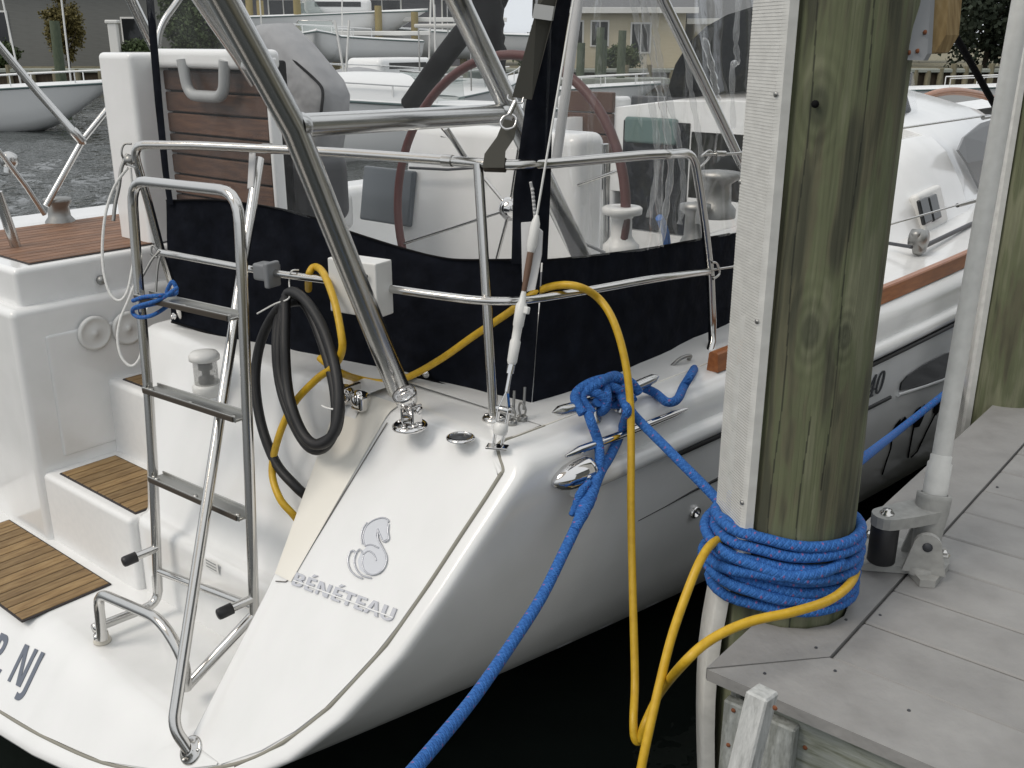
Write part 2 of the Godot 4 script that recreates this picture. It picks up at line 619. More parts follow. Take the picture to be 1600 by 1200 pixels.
func hull_row(j: int, u: float, side: float) -> Vector3:
	var a := o_pt(j, 1.0)
	a.z -= 0.06
	var m := Vector3(XC + M_OUT[j][0], M_OUT[j][1], -6.5)
	var p: Vector3
	if u <= 0.5:
		var s := u / 0.5
		var fx := 1.0 - pow(1.0 - s, 1.8)
		p = Vector3(lerpf(a.x, m.x, fx), lerpf(a.y, m.y, s * (1.0 + 0.35 * (1.0 - s)) if j > 8 else s), lerpf(a.z, m.z, s))
	else:
		var s := (u - 0.5) / 0.5
		var k := float(j) / (T_OUT.size() - 1)
		var bw := Vector3(XC + 0.02, lerpf(1.6, -0.25, pow(k, 0.9)), lerpf(-13.3, -12.4, k))
		var fx := pow(s, 1.9)
		p = Vector3(lerpf(m.x, bw.x, fx), lerpf(m.y, bw.y, s * s), lerpf(m.z, bw.z, s))
	p.x = XC + side * (p.x - XC)
	return p

func groove_pt(j: int, inset: float, side: float) -> Vector3:
	var n: int = T_OUT.size() - 1
	var a := o_pt(max(j - 1, 0), 1.0)
	var b := o_pt(min(j + 1, n), 1.0)
	var tg := (b - a).normalized()
	var pn := Vector3(0, 0.865, 1).normalized()
	var outw := pn.cross(tg).normalized()
	var o := o_pt(j, 1.0)
	if outw.dot(o - Vector3(XC, 0.9, z_t(0.9))) < 0:
		outw = -outw
	if j == n:
		outw = Vector3(0, -1, 0.865).normalized()
	var p := o - outw * inset
	p.x = XC + side * (p.x - XC)
	return p

# inner outline of the raked stern face at height y
func x_groove(y: float, inset: float) -> float:
	var n: int = T_OUT.size()
	for j in n - 1:
		var a := groove_pt(j, inset, 1.0)
		var b := groove_pt(j + 1, inset, 1.0)
		if j >= 2 and y <= a.y and y >= b.y:
			return lerpf(a.x, b.x, (a.y - y) / max(a.y - b.y, 0.0001))
	return groove_pt(2, inset, 1.0).x if y > 0.6 else XC

func y_groove(x: float, inset: float) -> float:
	var d := absf(x - XC)
	for j in range(2, T_OUT.size() - 1):
		var a := groove_pt(j, inset, 1.0)
		var b := groove_pt(j + 1, inset, 1.0)
		if d <= a.x - XC and d >= b.x - XC:
			return lerpf(a.y, b.y, (a.x - XC - d) / max(a.x - b.x, 0.0001))
	return 0.27

func x_in(y: float) -> float:
	return lerpf(-2.0, -2.085, clampf((y - 0.79) / 0.345, 0.0, 1.0))

func build_hull(boat):
	var us := []
	for i in 13:
		us.append(i * 0.02)
	for i in 21:
		us.append(0.27 + i * 0.0365)
	us[us.size() - 1] = 1.0
	var top := new_st()
	var bot := new_st()
	var last: int = T_OUT.size() - 1
	for side: float in [1.0, -1.0]:
		for jr in [[0, 10, top], [10, last, bot]]:
			var rows := []
			for j in range(jr[0], jr[1] + 1):
				var row := []
				if jr[2] == top:
					var g := groove_pt(j, 0.067, side)
					var rim := groove_pt(j, 0.056, side)
					var q := groove_pt(j, 0.030, side)
					var o := o_pt(j, side)
					var e := o + Vector3(0, 0, -0.06)
					if j > 0:
						row.append(groove_pt(j, 0.076, side) + Vector3(0, -0.0008, -0.001))
						row.append(g + Vector3(0, -0.0030, -0.0036))
						row.append(rim + Vector3(0, -0.0030, -0.0036))
						row.append(rim)
						row.append(rim.lerp(q, 0.15))
					else:
						for k in 5:
							row.append(q)
					for k in 6:
						var t := k / 5.0
						row.append(q.lerp(o, t).lerp(o.lerp(e, t), t))
				else:
					var o2 := o_pt(j, side)
					row.append(groove_pt(j, 0.076, side) + Vector3(0, -0.0008, -0.001))
					row.append(groove_pt(j, 0.066, side) + Vector3(0, -0.0030, -0.0036))
					row.append(groove_pt(j, 0.056, side))
					row.append(groove_pt(j, 0.030, side))
					row.append(groove_pt(j, 0.012, side))
					row.append(o2 + Vector3(0, 0.0, -0.01))
					row.append(o2 + Vector3(0, 0.0, -0.03))
				for u in us:
					row.append(hull_row(j, u, side))
				rows.append(row)
			if side > 0:
				rows.reverse()
			if jr[2] == top:
				grid(top, rows)
			else:
				# the white rim runs on under the stern; the paint starts below it
				var rim_rows := []
				var paint_rows := []
				for r in rows:
					rim_rows.append(r.slice(0, 7))
					paint_rows.append(r.slice(6))
				grid(top, rim_rows)
				grid(bot, paint_rows)
	part(boat, "topsides", top, M.gel).set_meta("label", "glossy white topsides with a rounded quarter")
	part(boat, "bottom", bot, M.bottom).set_meta("label", "black painted underbody")
	# rubbing strake with its dark insert and bright end cap
	var path := []
	var under := []
	for i in 40:
		var u: float = 0.021 + i * 0.0235
		path.append(hull_pt(4.25, u) + Vector3(0.006, 0, 0))
		if i > 1:
			under.append(hull_pt(4.66, u) + Vector3(0.012, -0.004, 0))
	var s := new_st()
	tube(s, path, 0.030, 12)
	part(boat, "rubbing_strake", s, M.gel)
	s = new_st()
	tube(s, under, 0.010, 8)
	part(boat, "strake_insert", s, M.rubber)
	s = new_st()
	var e0 := Vector3(-1.352, 1.111, -1.926)
	var e1 := Vector3(-1.392, 1.092, -1.825)
	var ax := (e1 - e0).normalized()
	var ln := e0.distance_to(e1)
	lathe(s, e0, ax, [[0.0, -0.01], [0.036, -0.01], [0.0375, 0.0], [0.037, ln * 0.35], [0.033, ln * 0.6], [0.024, ln * 0.82], [0.012, ln * 0.96], [0.0, ln]], 20)
	for k in 2:
		var c := e0.lerp(e1, 0.25 + 0.35 * k) + Vector3(0.036 - 0.008 * k, 0.0, 0.004)
		lathe(s, c, Vector3(1, 0.15, 0.3), [[0.0, 0.006], [0.006, 0.004], [0.008, 0.0]], 10)
	part(boat, "strake_end_cap", s, M.chrome)
	# long window in the topsides with its bevelled sill, and the model figures
	s = new_st()
	slab(s, [Vector3(-1.195, 0.8496, -3.818), Vector3(-1.192, 0.8836, -3.811), Vector3(-1.187, 0.9023, -3.858), Vector3(-1.174, 0.9145, -4.001), Vector3(-1.157, 0.9139, -4.217), Vector3(-1.135, 0.8708, -4.56), Vector3(-1.125, 0.8047, -4.803), Vector3(-1.131, 0.7398, -4.81), Vector3(-1.149, 0.7813, -4.477), Vector3(-1.164, 0.793, -4.259), Vector3(-1.18, 0.8131, -4.045)], Vector3(0.005, 0, 0))
	part(boat, "hull_window", s, M.window_dark)
	s = new_st()
	tube(s, [Vector3(-1.197, 0.8327, -3.812), Vector3(-1.178, 0.8042, -4.062), Vector3(-1.164, 0.7842, -4.257), Vector3(-1.149, 0.7723, -4.475), Vector3(-1.128, 0.7203, -4.866)], 0.009, 8)
	part(boat, "window_sill", s, M.gel)
	var tm := text_mesh("40", 0.085, 0.004)
	var f := SystemFont.new()
	f.font_names = PackedStringArray(["Droid Serif"])
	tm.font = f
	var at := Vector3(-1.206, 0.9342, -3.576)
	var tang := (hull_pt(5.7, 0.22) - hull_pt(5.7, 0.19)).normalized()
	var xf := frame(at, tang, Vector3(0.02, 1, 0))
	xf.basis = xf.basis * Basis(Vector3(1, 0, 0), Vector3(0.25, 1, 0), Vector3(0, 0, 1))
	piece(boat, "model_figures", tm, M.dark_grey, xf)
	# black palm decals on the topsides
	for q in [[Vector3(-1.224, 0.6342, -3.862), Vector3(-1.211, 0.6826, -3.879), Vector3(-1.204, 0.7015, -3.906), Vector3(-1.207, 0.6817, -3.92), Vector3(-1.2, 0.7007, -3.947), Vector3(-1.202, 0.6803, -3.981), Vector3(-1.212, 0.6304, -4.006), Vector3(-1.218, 0.6217, -3.962)], [Vector3(-1.203, 0.649, -4.053), Vector3(-1.192, 0.6986, -4.048), Vector3(-1.186, 0.7076, -4.092), Vector3(-1.19, 0.6874, -4.106), Vector3(-1.183, 0.7068, -4.132), Vector3(-1.188, 0.6658, -4.181), Vector3(-1.199, 0.6155, -4.187), Vector3(-1.206, 0.5856, -4.178), Vector3(-1.209, 0.5974, -4.119)], [Vector3(-1.179, 0.6739, -4.265), Vector3(-1.172, 0.704, -4.274), Vector3(-1.169, 0.7032, -4.314), Vector3(-1.166, 0.7024, -4.355), Vector3(-1.178, 0.6302, -4.397), Vector3(-1.191, 0.5908, -4.345), Vector3(-1.188, 0.6228, -4.292)]]:
		s = new_st()
		slab(s, q, Vector3(0.002, 0, 0))
		part(boat, "palm_decal", s, M.black)
	for q in [[Vector3(-1.22, 0.6433, -3.886), Vector3(-1.236, 0.5533, -3.939), Vector3(-1.254, 0.4794, -3.959), Vector3(-1.276, 0.4016, -4.002)], [Vector3(-1.205, 0.6178, -4.105), Vector3(-1.224, 0.5158, -4.157), Vector3(-1.25, 0.4084, -4.237)], [Vector3(-1.187, 0.6116, -4.33), Vector3(-1.209, 0.5207, -4.305), Vector3(-1.24, 0.4134, -4.322), Vector3(-1.249, 0.398, -4.277)]]:
		s = new_st()
		tube(s, q, 0.0035, 6)
		part(boat, "palm_decal", s, M.black)
	# styling crease with a small through-hull fitting
	s = new_st()
	var cv := []
	var cw := []
	for i in 14:
		var u: float = 0.070 + i * 0.0118
		cv.append(hull_pt(lerpf(6.33, 6.2, smoothstep(0.07, 0.1, u)) + 0.07 * smoothstep(0.1, 0.22, u), u))
		cw.append(0.001 + 0.008 * smoothstep(0.0, 0.4, i / 13.0))
	tube(s, cv, cw, 6)
	part(boat, "styling_line", s, M.rubber)
	s = new_st()
	var th := hull_pt(6.75, 0.102)
	lathe(s, th + Vector3(-0.005, 0, 0), Vector3(1, -0.1, 0.1), [[0.02, 0.0], [0.022, 0.012], [0.016, 0.02], [0.013, 0.018], [0.012, 0.004], [0.0, 0.004]], 16)
	part(boat, "through_hull", s, M.chrome)
	for u in [0.094, 0.112, 0.134]:
		s = new_st()
		var a1 := hull_pt(9.85, u)
		var a2 := hull_pt(9.85, u + 0.006)
		bar(s, a1, a2, 0.006, 0.006, 0.002)
		part(boat, "draught_mark", s, M.grey_paint)

func build_stern(boat):
	# ---- raked face of the starboard quarter, with its rounded top edge and the deck behind it
	var ys := []
	for i in 12:
		ys.append(lerpf(0.44, 1.12, i / 11.0))
	ys.append(1.135)
	for side: float in [1.0, -1.0]:
		var s := new_st()
		var rows := []
		for y in ys:
			var row := []
			for k in 9:
				row.append(Vector3(lerpf(x_in(y), x_groove(y, 0.068), k / 8.0), y, z_t(y)))
			rows.append(row)
		for q in [[1.152, -1.722], [1.168, -1.738], [1.182, -1.758], [1.19, -1.785], [1.192, -1.82], [1.192, -1.825], [1.192, -2.3]]:
			var row := []
			var xo: float = XC + 1.49
			if q[0] < 1.16:
				xo = lerpf(x_groove(1.135, 0.068), xo, 0.5)
			for k in 9:
				row.append(Vector3(lerpf(-2.085, xo, k / 8.0), q[0], q[1]))
			rows.append(row)
		if side < 0:
			for r in rows:
				for k in r.size():
					r[k] = Vector3(2 * XC - r[k].x, r[k].y, r[k].z)
		else:
			rows.reverse()
		grid(s, rows)
		# inner edge of the quarter, rolled over and closed down to the platform
		var inner := []
		for y in ys:
			var x: float = x_in(y)
			inner.append([Vector3(x, y, z_t(y)), Vector3(x - 0.006, y, z_t(y) - 0.003), Vector3(x - 0.009, y - 0.002, z_t(y) - 0.012), Vector3(x - 0.009, y - 0.002, z_t(y) - 0.35)])
		inner.append([Vector3(-2.085, 1.192, -1.79), Vector3(-2.092, 1.19, -1.79), Vector3(-2.096, 1.18, -1.795), Vector3(-2.096, 1.18, -2.2)])
		if side < 0:
			for r in inner:
				for k in r.size():
					r[k] = Vector3(2 * XC - r[k].x, r[k].y, r[k].z)
		grid(s, inner)
		part(boat, "quarter_panel", s, M.gel)
	# ---- low transom under the swim platform and the platform's rounded lip
	var s := new_st()
	var low := []
	for i in 41:
		var x := lerpf(-4.12, -1.88, i / 40.0)
		var yb := y_groove(x, 0.068)
		var edge := smoothstep(1.0, 0.88, absf(x - XC))
		var col := []
		for k in 6:
			var y := lerpf(yb, 0.385 + 0.055 * (1.0 - edge), k / 5.0)
			col.append(Vector3(x, y, z_t(y)))
		for q in [[0.405, -1.076], [0.424, -1.10], [0.436, -1.13], [0.441, -1.17], [0.441, -1.176], [0.441, -1.62]]:
			var p := Vector3(x, q[0], q[1])
			col.append(Vector3(x, 0.442, z_t(0.44)).lerp(p, edge))
		low.append(col)
	grid(s, low)
	part(boat, "swim_platform", s, M.gel)
	var plat = boat.get_node("swim_platform")
	teak_panel(plat, -3.62, -2.885, -1.385, -1.085, 0.443, "teak_deck")
	# ---- bulkhead behind the ladder, leaning forward, over a toe box
	s = new_st()
	var prof := [[0.43, -1.440], [0.50, -1.441], [0.675, -1.443], [0.69, -1.447], [0.702, -1.458], [0.706, -1.475], [0.708, -1.482], [0.714, -1.49], [0.73, -1.499], [0.80, -1.535], [1.00, -1.638], [1.15, -1.715], [1.19, -1.738], [1.205, -1.752], [1.212, -1.775], [1.213, -1.80], [1.213, -2.3]]
	var rows := []
	for p in prof:
		var row := []
		var xl: float = -2.79 - 0.34 * clampf((p[0] - 0.7) / 0.5, 0.0, 1.0)
		for k in 8:
			row.append(Vector3(lerpf(xl + 0.03, -2.0, k / 7.0), p[0], p[1]))
		row.push_front(Vector3(xl + 0.008, p[0], p[1] - 0.006))
		row.push_front(Vector3(xl, p[0], p[1] - 0.025))
		row.push_front(Vector3(xl, p[0], p[1] - 0.9))
		rows.append(row)
	rows.reverse()
	grid(s, rows)
	part(boat, "stern_bulkhead", s, M.gel)
	# ---- steps of the walk-through, each with laid teak
	for q in [[0.70, -1.42, -1.70], [0.98, -1.70, -2.0]]:
		s = new_st()
		rbox(s, Vector3(-3.36, 0.30, -2.3), Vector3(-2.78, q[0], q[1]), 0.018)
		var step := part(boat, "step", s, M.gel_tread)
		teak_panel(step, -3.30, -2.80 if q[0] < 0.8 else -2.85, q[2] + 0.03, q[1] - 0.035, q[0], "tread")
	# ---- port side box: lower wall, set-back upper wall
	s = new_st()
	rbox(s, Vector3(-4.3, 0.30, -2.6), Vector3(-3.345, 1.295, -1.40), 0.025)
	rbox(s, Vector3(-4.25, 1.2, -2.7), Vector3(-3.385, 1.425, -1.45), 0.02)
	part(boat, "locker_box", s, M.gel)
	s = new_st()
	rbox(s, Vector3(-3.36, 0.74, -1.86), Vector3(-3.338, 1.19, -1.50), 0.01)
	var lid := part(boat, "locker_lid", s, M.gel)
	for c in [Vector3(-3.335, 1.166, -1.672), Vector3(-3.335, 1.157, -1.8)]:
		s = new_st()
		lathe(s, c, Vector3(1, 0, 0), [[0.062, 0.0], [0.062, 0.008], [0.056, 0.013], [0.05, 0.012], [0.047, 0.010], [0.012, 0.010], [0.010, 0.013], [0.0, 0.014]], 28)
		part(lid, "round_cover", s, M.white_plastic)
	s = new_st()
	lathe(s, Vector3(-3.38, 1.34, -1.746), Vector3(1, 0, 0.2), [[0.016, 0.0], [0.018, 0.01], [0.012, 0.022], [0.0, 0.026]], 14)
	part(boat, "button_snap", s, M.dull_metal)
	# teak helm seat on top of the box
	teak_panel(boat, -4.15, -3.42, -2.42, -1.52, 1.425, "seat_deck", M.teak_red)
	# moulded rim beyond the seat
	s = new_st()
	rbox(s, Vector3(-4.25, 1.36, -2.95), Vector3(-3.36, 1.52, -2.45), 0.03)
	rbox(s, Vector3(-4.52, 1.12, -3.6), Vector3(-4.18, 1.42, -1.55), 0.03)
	part(boat, "coaming", s, M.gel)
	# ---- raised stern seat: white tray with teak slats and a moulded grip
	s = new_st()
	rbox(s, Vector3(-3.645, 1.05, -2.16), Vector3(-3.425, 2.112, -1.985), 0.02)
	rbox(s, Vector3(-2.815, 1.05, -2.15), Vector3(-2.795, 2.10, -2.105), 0.008)
	rbox(s, Vector3(-3.44, 2.06, -2.17), Vector3(-2.80, 2.125, -2.07), 0.02)
	var seat := part(boat, "stern_seat", s, M.gel)
	s = new_st()
	rbox(s, Vector3(-3.60, 1.02, -2.20), Vector3(-2.81, 2.09, -2.137), 0.01)
	part(seat, "back_board", s, M.black)
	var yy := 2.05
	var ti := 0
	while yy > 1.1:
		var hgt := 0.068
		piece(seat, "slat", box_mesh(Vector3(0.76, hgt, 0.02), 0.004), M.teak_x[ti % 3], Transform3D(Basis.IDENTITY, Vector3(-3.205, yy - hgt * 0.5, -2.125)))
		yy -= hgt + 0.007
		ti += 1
	s = new_st()
	tube(s, bend([Vector3(-3.225, 2.09, -2.07), Vector3(-3.205, 1.97, -2.07), Vector3(-2.995, 1.97, -2.07), Vector3(-2.975, 2.09, -2.07)], 0.05), 0.02, 10)
	part(seat, "grip", s, M.tray_grey)

# planks with dark caulked seams on a thin bed; the planks run fore and aft
func teak_panel(parent, x0: float, x1: float, z0: float, z1: float, y: float, called: String, tones: Array = M.teak):
	var st := new_st()
	bevel_box(st, Transform3D(Basis.IDENTITY, Vector3((x0 + x1) * 0.5, y + 0.001, (z0 + z1) * 0.5)), Vector3(x1 - x0, 0.006, z1 - z0), 0.002)
	var bed := part(parent, called, st, M.caulk)
	var host = bed if parent.get_parent() == self else parent
	var w := 0.046
	var n: int = int(round((x1 - x0 - 0.012) / (w + 0.005)))
	var step := (x1 - x0 - 0.012) / n
	for i in n:
		var cx := x0 + 0.006 + step * (i + 0.5)
		piece(host, "plank", box_mesh(Vector3(step - 0.005, 0.006, z1 - z0 - 0.012), 0.0015), tones[(i * 7 + n) % tones.size()], Transform3D(Basis.IDENTITY, Vector3(cx, y + 0.0035, (z0 + z1) * 0.5)))

func clamp_ring(st, at: Vector3, dir: Vector3, r: float, w: float):
	lathe(st, at - dir.normalized() * w * 0.5, dir, [[r * 0.7, 0.0], [r, 0.0], [r, w], [r * 0.7, w]], 14, false)

func foot_plate(st, at: Vector3, n: Vector3, r: float):
	lathe(st, at, n, [[0.0, -0.002], [r, -0.002], [r, 0.004], [r * 0.86, 0.009], [r * 0.45, 0.012], [0.0, 0.012]], 22)
	var a := n.cross(Vector3(0.3, 0.2, 1)).normalized()
	for k in 4:
		var d := a.rotated(n.normalized(), TAU * k / 4.0) * r * 0.68
		lathe(st, at + d + n.normalized() * 0.009, n, [[0.006, 0.0], [0.005, 0.003], [0.0, 0.004]], 8)

func build_rails(boat):
	var s := new_st()
	var top := [Vector3(-3.025, 1.22, -1.844), Vector3(-2.947, 1.36, -1.772), Vector3(-2.874, 1.515, -1.698), Vector3(-2.937, 1.66, -1.711)] + bend([Vector3(-2.895, 1.74, -1.673), Vector3(-2.9, 1.85, -1.657), Vector3(-2.695, 1.855, -1.734)], 0.07) + cr([Vector3(-2.455, 1.855, -1.811), Vector3(-2.216, 1.855, -1.873), Vector3(-1.849, 1.855, -1.929), Vector3(-1.679, 1.855, -1.939), Vector3(-1.605, 1.855, -2.002), Vector3(-1.56, 1.855, -2.132), Vector3(-1.507, 1.855, -2.355), Vector3(-1.47, 1.855, -2.428)], 5)
	top = top + bend([Vector3(-1.489, 1.85, -2.475), Vector3(-1.5, 1.842, -2.634), Vector3(-1.5, 1.721, -2.686)], 0.09) + [Vector3(-1.5, 1.598, -2.733), Vector3(-1.5, 1.448, -2.784), Vector3(-1.5, 1.294, -2.817), Vector3(-1.49, 1.222, -2.808), Vector3(-1.44, 1.168, -2.672)]
	tube(s, top, 0.0135, 12)
	var rail := part(boat, "stern_rail", s, M.steel)
	s = new_st()
	tube(s, cr([Vector3(-2.868, 1.515, -1.69), Vector3(-2.711, 1.515, -1.704), Vector3(-2.366, 1.515, -1.733), Vector3(-2.18, 1.515, -1.769), Vector3(-1.962, 1.515, -1.811), Vector3(-1.759, 1.515, -1.849), Vector3(-1.655, 1.515, -1.883), Vector3(-1.591, 1.515, -1.936), Vector3(-1.561, 1.515, -2.005), Vector3(-1.512, 1.515, -2.167), Vector3(-1.458, 1.515, -2.371), Vector3(-1.5, 1.461, -2.783)], 5), 0.0115, 12)
	part(rail, "middle_rail", s, M.steel)
	s = new_st()
	var p0 := Vector3(-1.631, 1.193, -1.882)
	var p1 := Vector3(-1.717, 1.855, -1.926)
	tube(s, [p0, p0.lerp(p1, 0.5), p1], 0.0135, 12)
	foot_plate(s, p0, Vector3.UP, 0.032)
	part(rail, "post", s, M.steel)
	# rail joints: sleeves and end fittings
	for q in [[Vector3(-2.444, 1.855, -1.821), Vector3(1, 0, -0.15)], [Vector3(-1.825, 1.855, -1.929), Vector3(1, 0, -0.12)]]:
		s = new_st()
		clamp_ring(s, q[0], q[1], 0.0155, 0.03)
		part(rail, "sleeve", s, M.steel)
	# shackle and hook where the gate wire meets the rail
	s = new_st()
	tube(s, cr([Vector3(-2.744, 1.8, -1.571), Vector3(-2.942, 1.791, -1.656), Vector3(-2.96, 1.819, -1.653), Vector3(-2.96, 1.846, -1.665), Vector3(-2.943, 1.848, -1.68)], 4), 0.0035, 6)
	tube(s, cr([Vector3(-2.945, 1.819, -1.666), Vector3(-2.951, 1.778, -1.642), Vector3(-2.945, 1.725, -1.623), Vector3(-2.942, 1.669, -1.6), Vector3(-2.936, 1.621, -1.584)], 4), 0.006, 8)
	lathe(s, Vector3(-2.938, 1.8, -1.663), Vector3(1, 0.3, 0), [[0.0, -0.018], [0.014, -0.018], [0.016, 0.0], [0.014, 0.018], [0.0, 0.018]], 10)
	part(rail, "shackle", s, M.dull_metal)
	s = new_st()
	tube(s, cr([Vector3(-2.76, 1.543, -1.627), Vector3(-2.773, 1.519, -1.606), Vector3(-2.781, 1.487, -1.585), Vector3(-2.791, 1.444, -1.557)], 4), 0.004, 6)
	tube(s, cr([Vector3(-2.767, 1.546, -1.623), Vector3(-2.781, 1.558, -1.616), Vector3(-2.779, 1.535, -1.608), Vector3(-2.762, 1.524, -1.617)], 4), 0.004, 6)
	tube(s, cr([Vector3(-2.756, 1.528, -1.623), Vector3(-2.754, 1.491, -1.608), Vector3(-2.745, 1.435, -1.591), Vector3(-2.739, 1.398, -1.58)], 4), 0.0035, 6)
	part(rail, "hook", s, M.dull_metal)
	# guard wires running forward
	s = new_st()
	tube(s, [Vector3(-1.49, 1.832, -2.67), Vector3(-1.46, 1.826, -2.821), Vector3(-1.25, 1.862, -3.612), Vector3(-1.16, 1.871, -4.486)], 0.004, 6)
	tube(s, [Vector3(-1.49, 1.468, -2.772), Vector3(-1.46, 1.467, -2.876), Vector3(-1.25, 1.523, -3.647), Vector3(-1.16, 1.537, -4.413), Vector3(-1.12, 1.54, -4.923)], 0.004, 6)
	tube(s, cr([Vector3(-1.49, 1.797, -2.652), Vector3(-1.49, 1.812, -2.695), Vector3(-1.49, 1.835, -2.723), Vector3(-1.49, 1.841, -2.699), Vector3(-1.49, 1.829, -2.663)], 4), 0.004, 6)
	tube(s, cr([Vector3(-1.48, 1.442, -2.765), Vector3(-1.48, 1.452, -2.805), Vector3(-1.48, 1.488, -2.784), Vector3(-1.48, 1.498, -2.75)], 4), 0.004, 6)
	tube(s, [Vector3(-1.17, 1.864, -4.314), Vector3(-1.16, 1.867, -4.451)], 0.009, 8)
	tube(s, [Vector3(-1.19, 1.529, -4.213), Vector3(-1.17, 1.531, -4.363)], 0.009, 8)
	tube(s, [Vector3(-1.48, 1.832, -2.729), Vector3(-1.475, 1.829, -2.776)], 0.009, 8)
	part(rail, "guard_wire", s, M.steel)
	# stanchion forward
	s = new_st()
	tube(s, [Vector3(-1.2, 1.25, -4.55), Vector3(-1.165, 1.5, -4.62), Vector3(-1.14, 1.9, -4.66)], 0.0125, 10)
	lathe(s, Vector3(-1.2, 1.24, -4.55), Vector3(0.05, 1, -0.1), [[0.03, 0.0], [0.03, 0.01], [0.019, 0.014], [0.018, 0.09], [0.0, 0.09]], 14)
	part(boat, "stanchion", s, M.steel)
	# port quarter tubes
	s = new_st()
	tube(s, [Vector3(-4.25, 2.156, -1.891), Vector3(-4.2, 1.951, -2.015), Vector3(-4.1, 1.774, -2.106)], 0.016, 10)
	lathe(s, Vector3(-4.11, 1.804, -2.087), Vector3(-4.1, 1.774, -2.106) - Vector3(-4.12, 1.838, -2.065), [[0.019, 0.0], [0.021, 0.01], [0.02, 0.06], [0.01, 0.075], [0.0, 0.075]], 12)
	var qr := part(boat, "quarter_rail", s, M.brushed)
	s = new_st()
	tube(s, [Vector3(-4.1, 1.893, -2.265), Vector3(-4.1, 1.763, -2.126), Vector3(-4.1, 1.51, -1.929)], 0.013, 10)
	part(qr, "stay", s, M.brushed)
	s = new_st()
	tube(s, [Vector3(-4.05, 1.758, -1.748), Vector3(-4.05, 1.607, -1.836), Vector3(-4.05, 1.485, -1.895)], 0.011, 10)
	tube(s, [Vector3(-4.1, 1.73, -1.813), Vector3(-4.1, 1.657, -1.801)], 0.02, 8)
	lathe(s, Vector3(-4.1, 1.706, -1.809), Vector3(0.3, 0.2, 1), [[0.0, -0.03], [0.03, -0.02], [0.034, 0.0], [0.03, 0.02], [0.0, 0.03]], 12)
	part(qr, "lower_tube", s, M.brushed)
	s = new_st()
	lathe(s, Vector3(-4.15, 1.474, -2.003) + Vector3(0, -0.06, 0), Vector3.UP, [[0.06, 0.0], [0.06, 0.02], [0.045, 0.04], [0.042, 0.08], [0.056, 0.10], [0.056, 0.115], [0.0, 0.12]], 18)
	part(boat, "winch", s, M.dull_metal)
	s = new_st()
	tube(s, [Vector3(-3.75, 1.635, -1.594), Vector3(-3.75, 1.357, -1.642)], 0.019, 10)
	part(boat, "seat_post", s, M.brushed)

func build_arch(boat):
	var s := new_st()
	var b0 := Vector3(-1.85, 1.199, -1.775)
	var t0 := Vector3(-1.85, 2.256, -1.284)
	tube(s, [b0.lerp(t0, 0.06), Vector3(-1.85, 1.966, -1.456), t0, t0 + (t0 - b0) * 0.25], 0.031, 20)
	var arch := part(boat, "arch_frame", s, M.brushed)
	s = new_st()
	var f0 := Vector3(-1.85, 2.272, -1.987)
	var f1 := Vector3(-1.85, 1.953, -2.226)
	tube(s, [f0 + (f0 - f1) * 1.2, f0, f1, f1 + (f1 - f0) * 1.7], 0.031, 20)
	part(arch, "forward_leg", s, M.brushed)
	s = new_st()
	tube(s, [Vector3(-1.85, 1.97, -1.46), Vector3(-1.85, 1.959, -2.193)], 0.027, 18)
	for c in [[Vector3(-1.85, 1.969, -1.474), 1.0], [Vector3(-1.85, 1.96, -2.173), -1.0]]:
		lathe(s, c[0], Vector3(0, 0.05, -c[1]), [[0.0335, -0.012], [0.032, 0.003], [0.0275, 0.014]], 18)
	part(arch, "cross_tube", s, M.brushed)
	# small brace inside
	s = new_st()
	tube(s, [Vector3(-1.95, 1.924, -2.056), Vector3(-1.95, 1.838, -2.13)], 0.008, 8)
	part(arch, "brace", s, M.steel)
	# hinged foot
	s = new_st()
	var base := Vector3(-1.763, 1.195, -1.698)
	foot_plate(s, base, Vector3(0, 1, 0.05), 0.047)
	var up := (t0 - b0).normalized()
	for k: float in [-1.0, 1.0]:
		var c := base + Vector3(k * 0.021, 0.032, -0.006)
		round_box(s, frame(c, Vector3(1, 0, 0), Vector3(0, 1, 0)), Vector3(0.007, 0.06, 0.034), 0.003)
	lathe(s, base + Vector3(-0.032, 0.05, -0.006), Vector3(1, 0, 0), [[0.0, 0.0], [0.011, 0.0], [0.011, 0.006], [0.007, 0.007], [0.007, 0.058], [0.011, 0.059], [0.011, 0.066], [0.0, 0.066]], 12)
	round_box(s, frame(base + Vector3(0, 0.05, -0.006) + up * 0.01, Vector3(1, 0, 0), up), Vector3(0.03, 0.06, 0.03), 0.01)
	lathe(s, base + Vector3(0, 0.045, -0.006) + up * 0.02, up, [[0.0, 0.0], [0.02, 0.0], [0.028, 0.008], [0.030, 0.02], [0.0315, 0.022], [0.0325, 0.03], [0.0325, 0.036], [0.031, 0.038]], 18)
	part(arch, "hinged_foot", s, M.chrome)
	# far legs of the frame on the port side
	s = new_st()
	tube(s, [Vector3(-4.15, 2.366, -2.429), Vector3(-4.15, 2.291, -2.46), Vector3(-4.15, 2.175, -2.511), Vector3(-4.15, 2.028, -2.58)], 0.024, 14)
	part(arch, "port_leg", s, M.brushed)
	s = new_st()
	tube(s, cr([Vector3(-3.9, 2.364, -2.562), Vector3(-3.9, 2.297, -2.502), Vector3(-3.9, 2.236, -2.444), Vector3(-3.9, 2.181, -2.411), Vector3(-3.9, 2.111, -2.393), Vector3(-3.9, 2.011, -2.38)], 4), 0.014, 10)
	part(arch, "bow_tube", s, M.brushed)
	s = new_st()
	tube(s, [Vector3(-2.9, 2.309, -1.923), Vector3(-2.9, 2.213, -1.994), Vector3(-2.9, 2.109, -2.073), Vector3(-2.9, 1.952, -2.181)], 0.024, 14)
	part(arch, "port_leg", s, M.brushed)

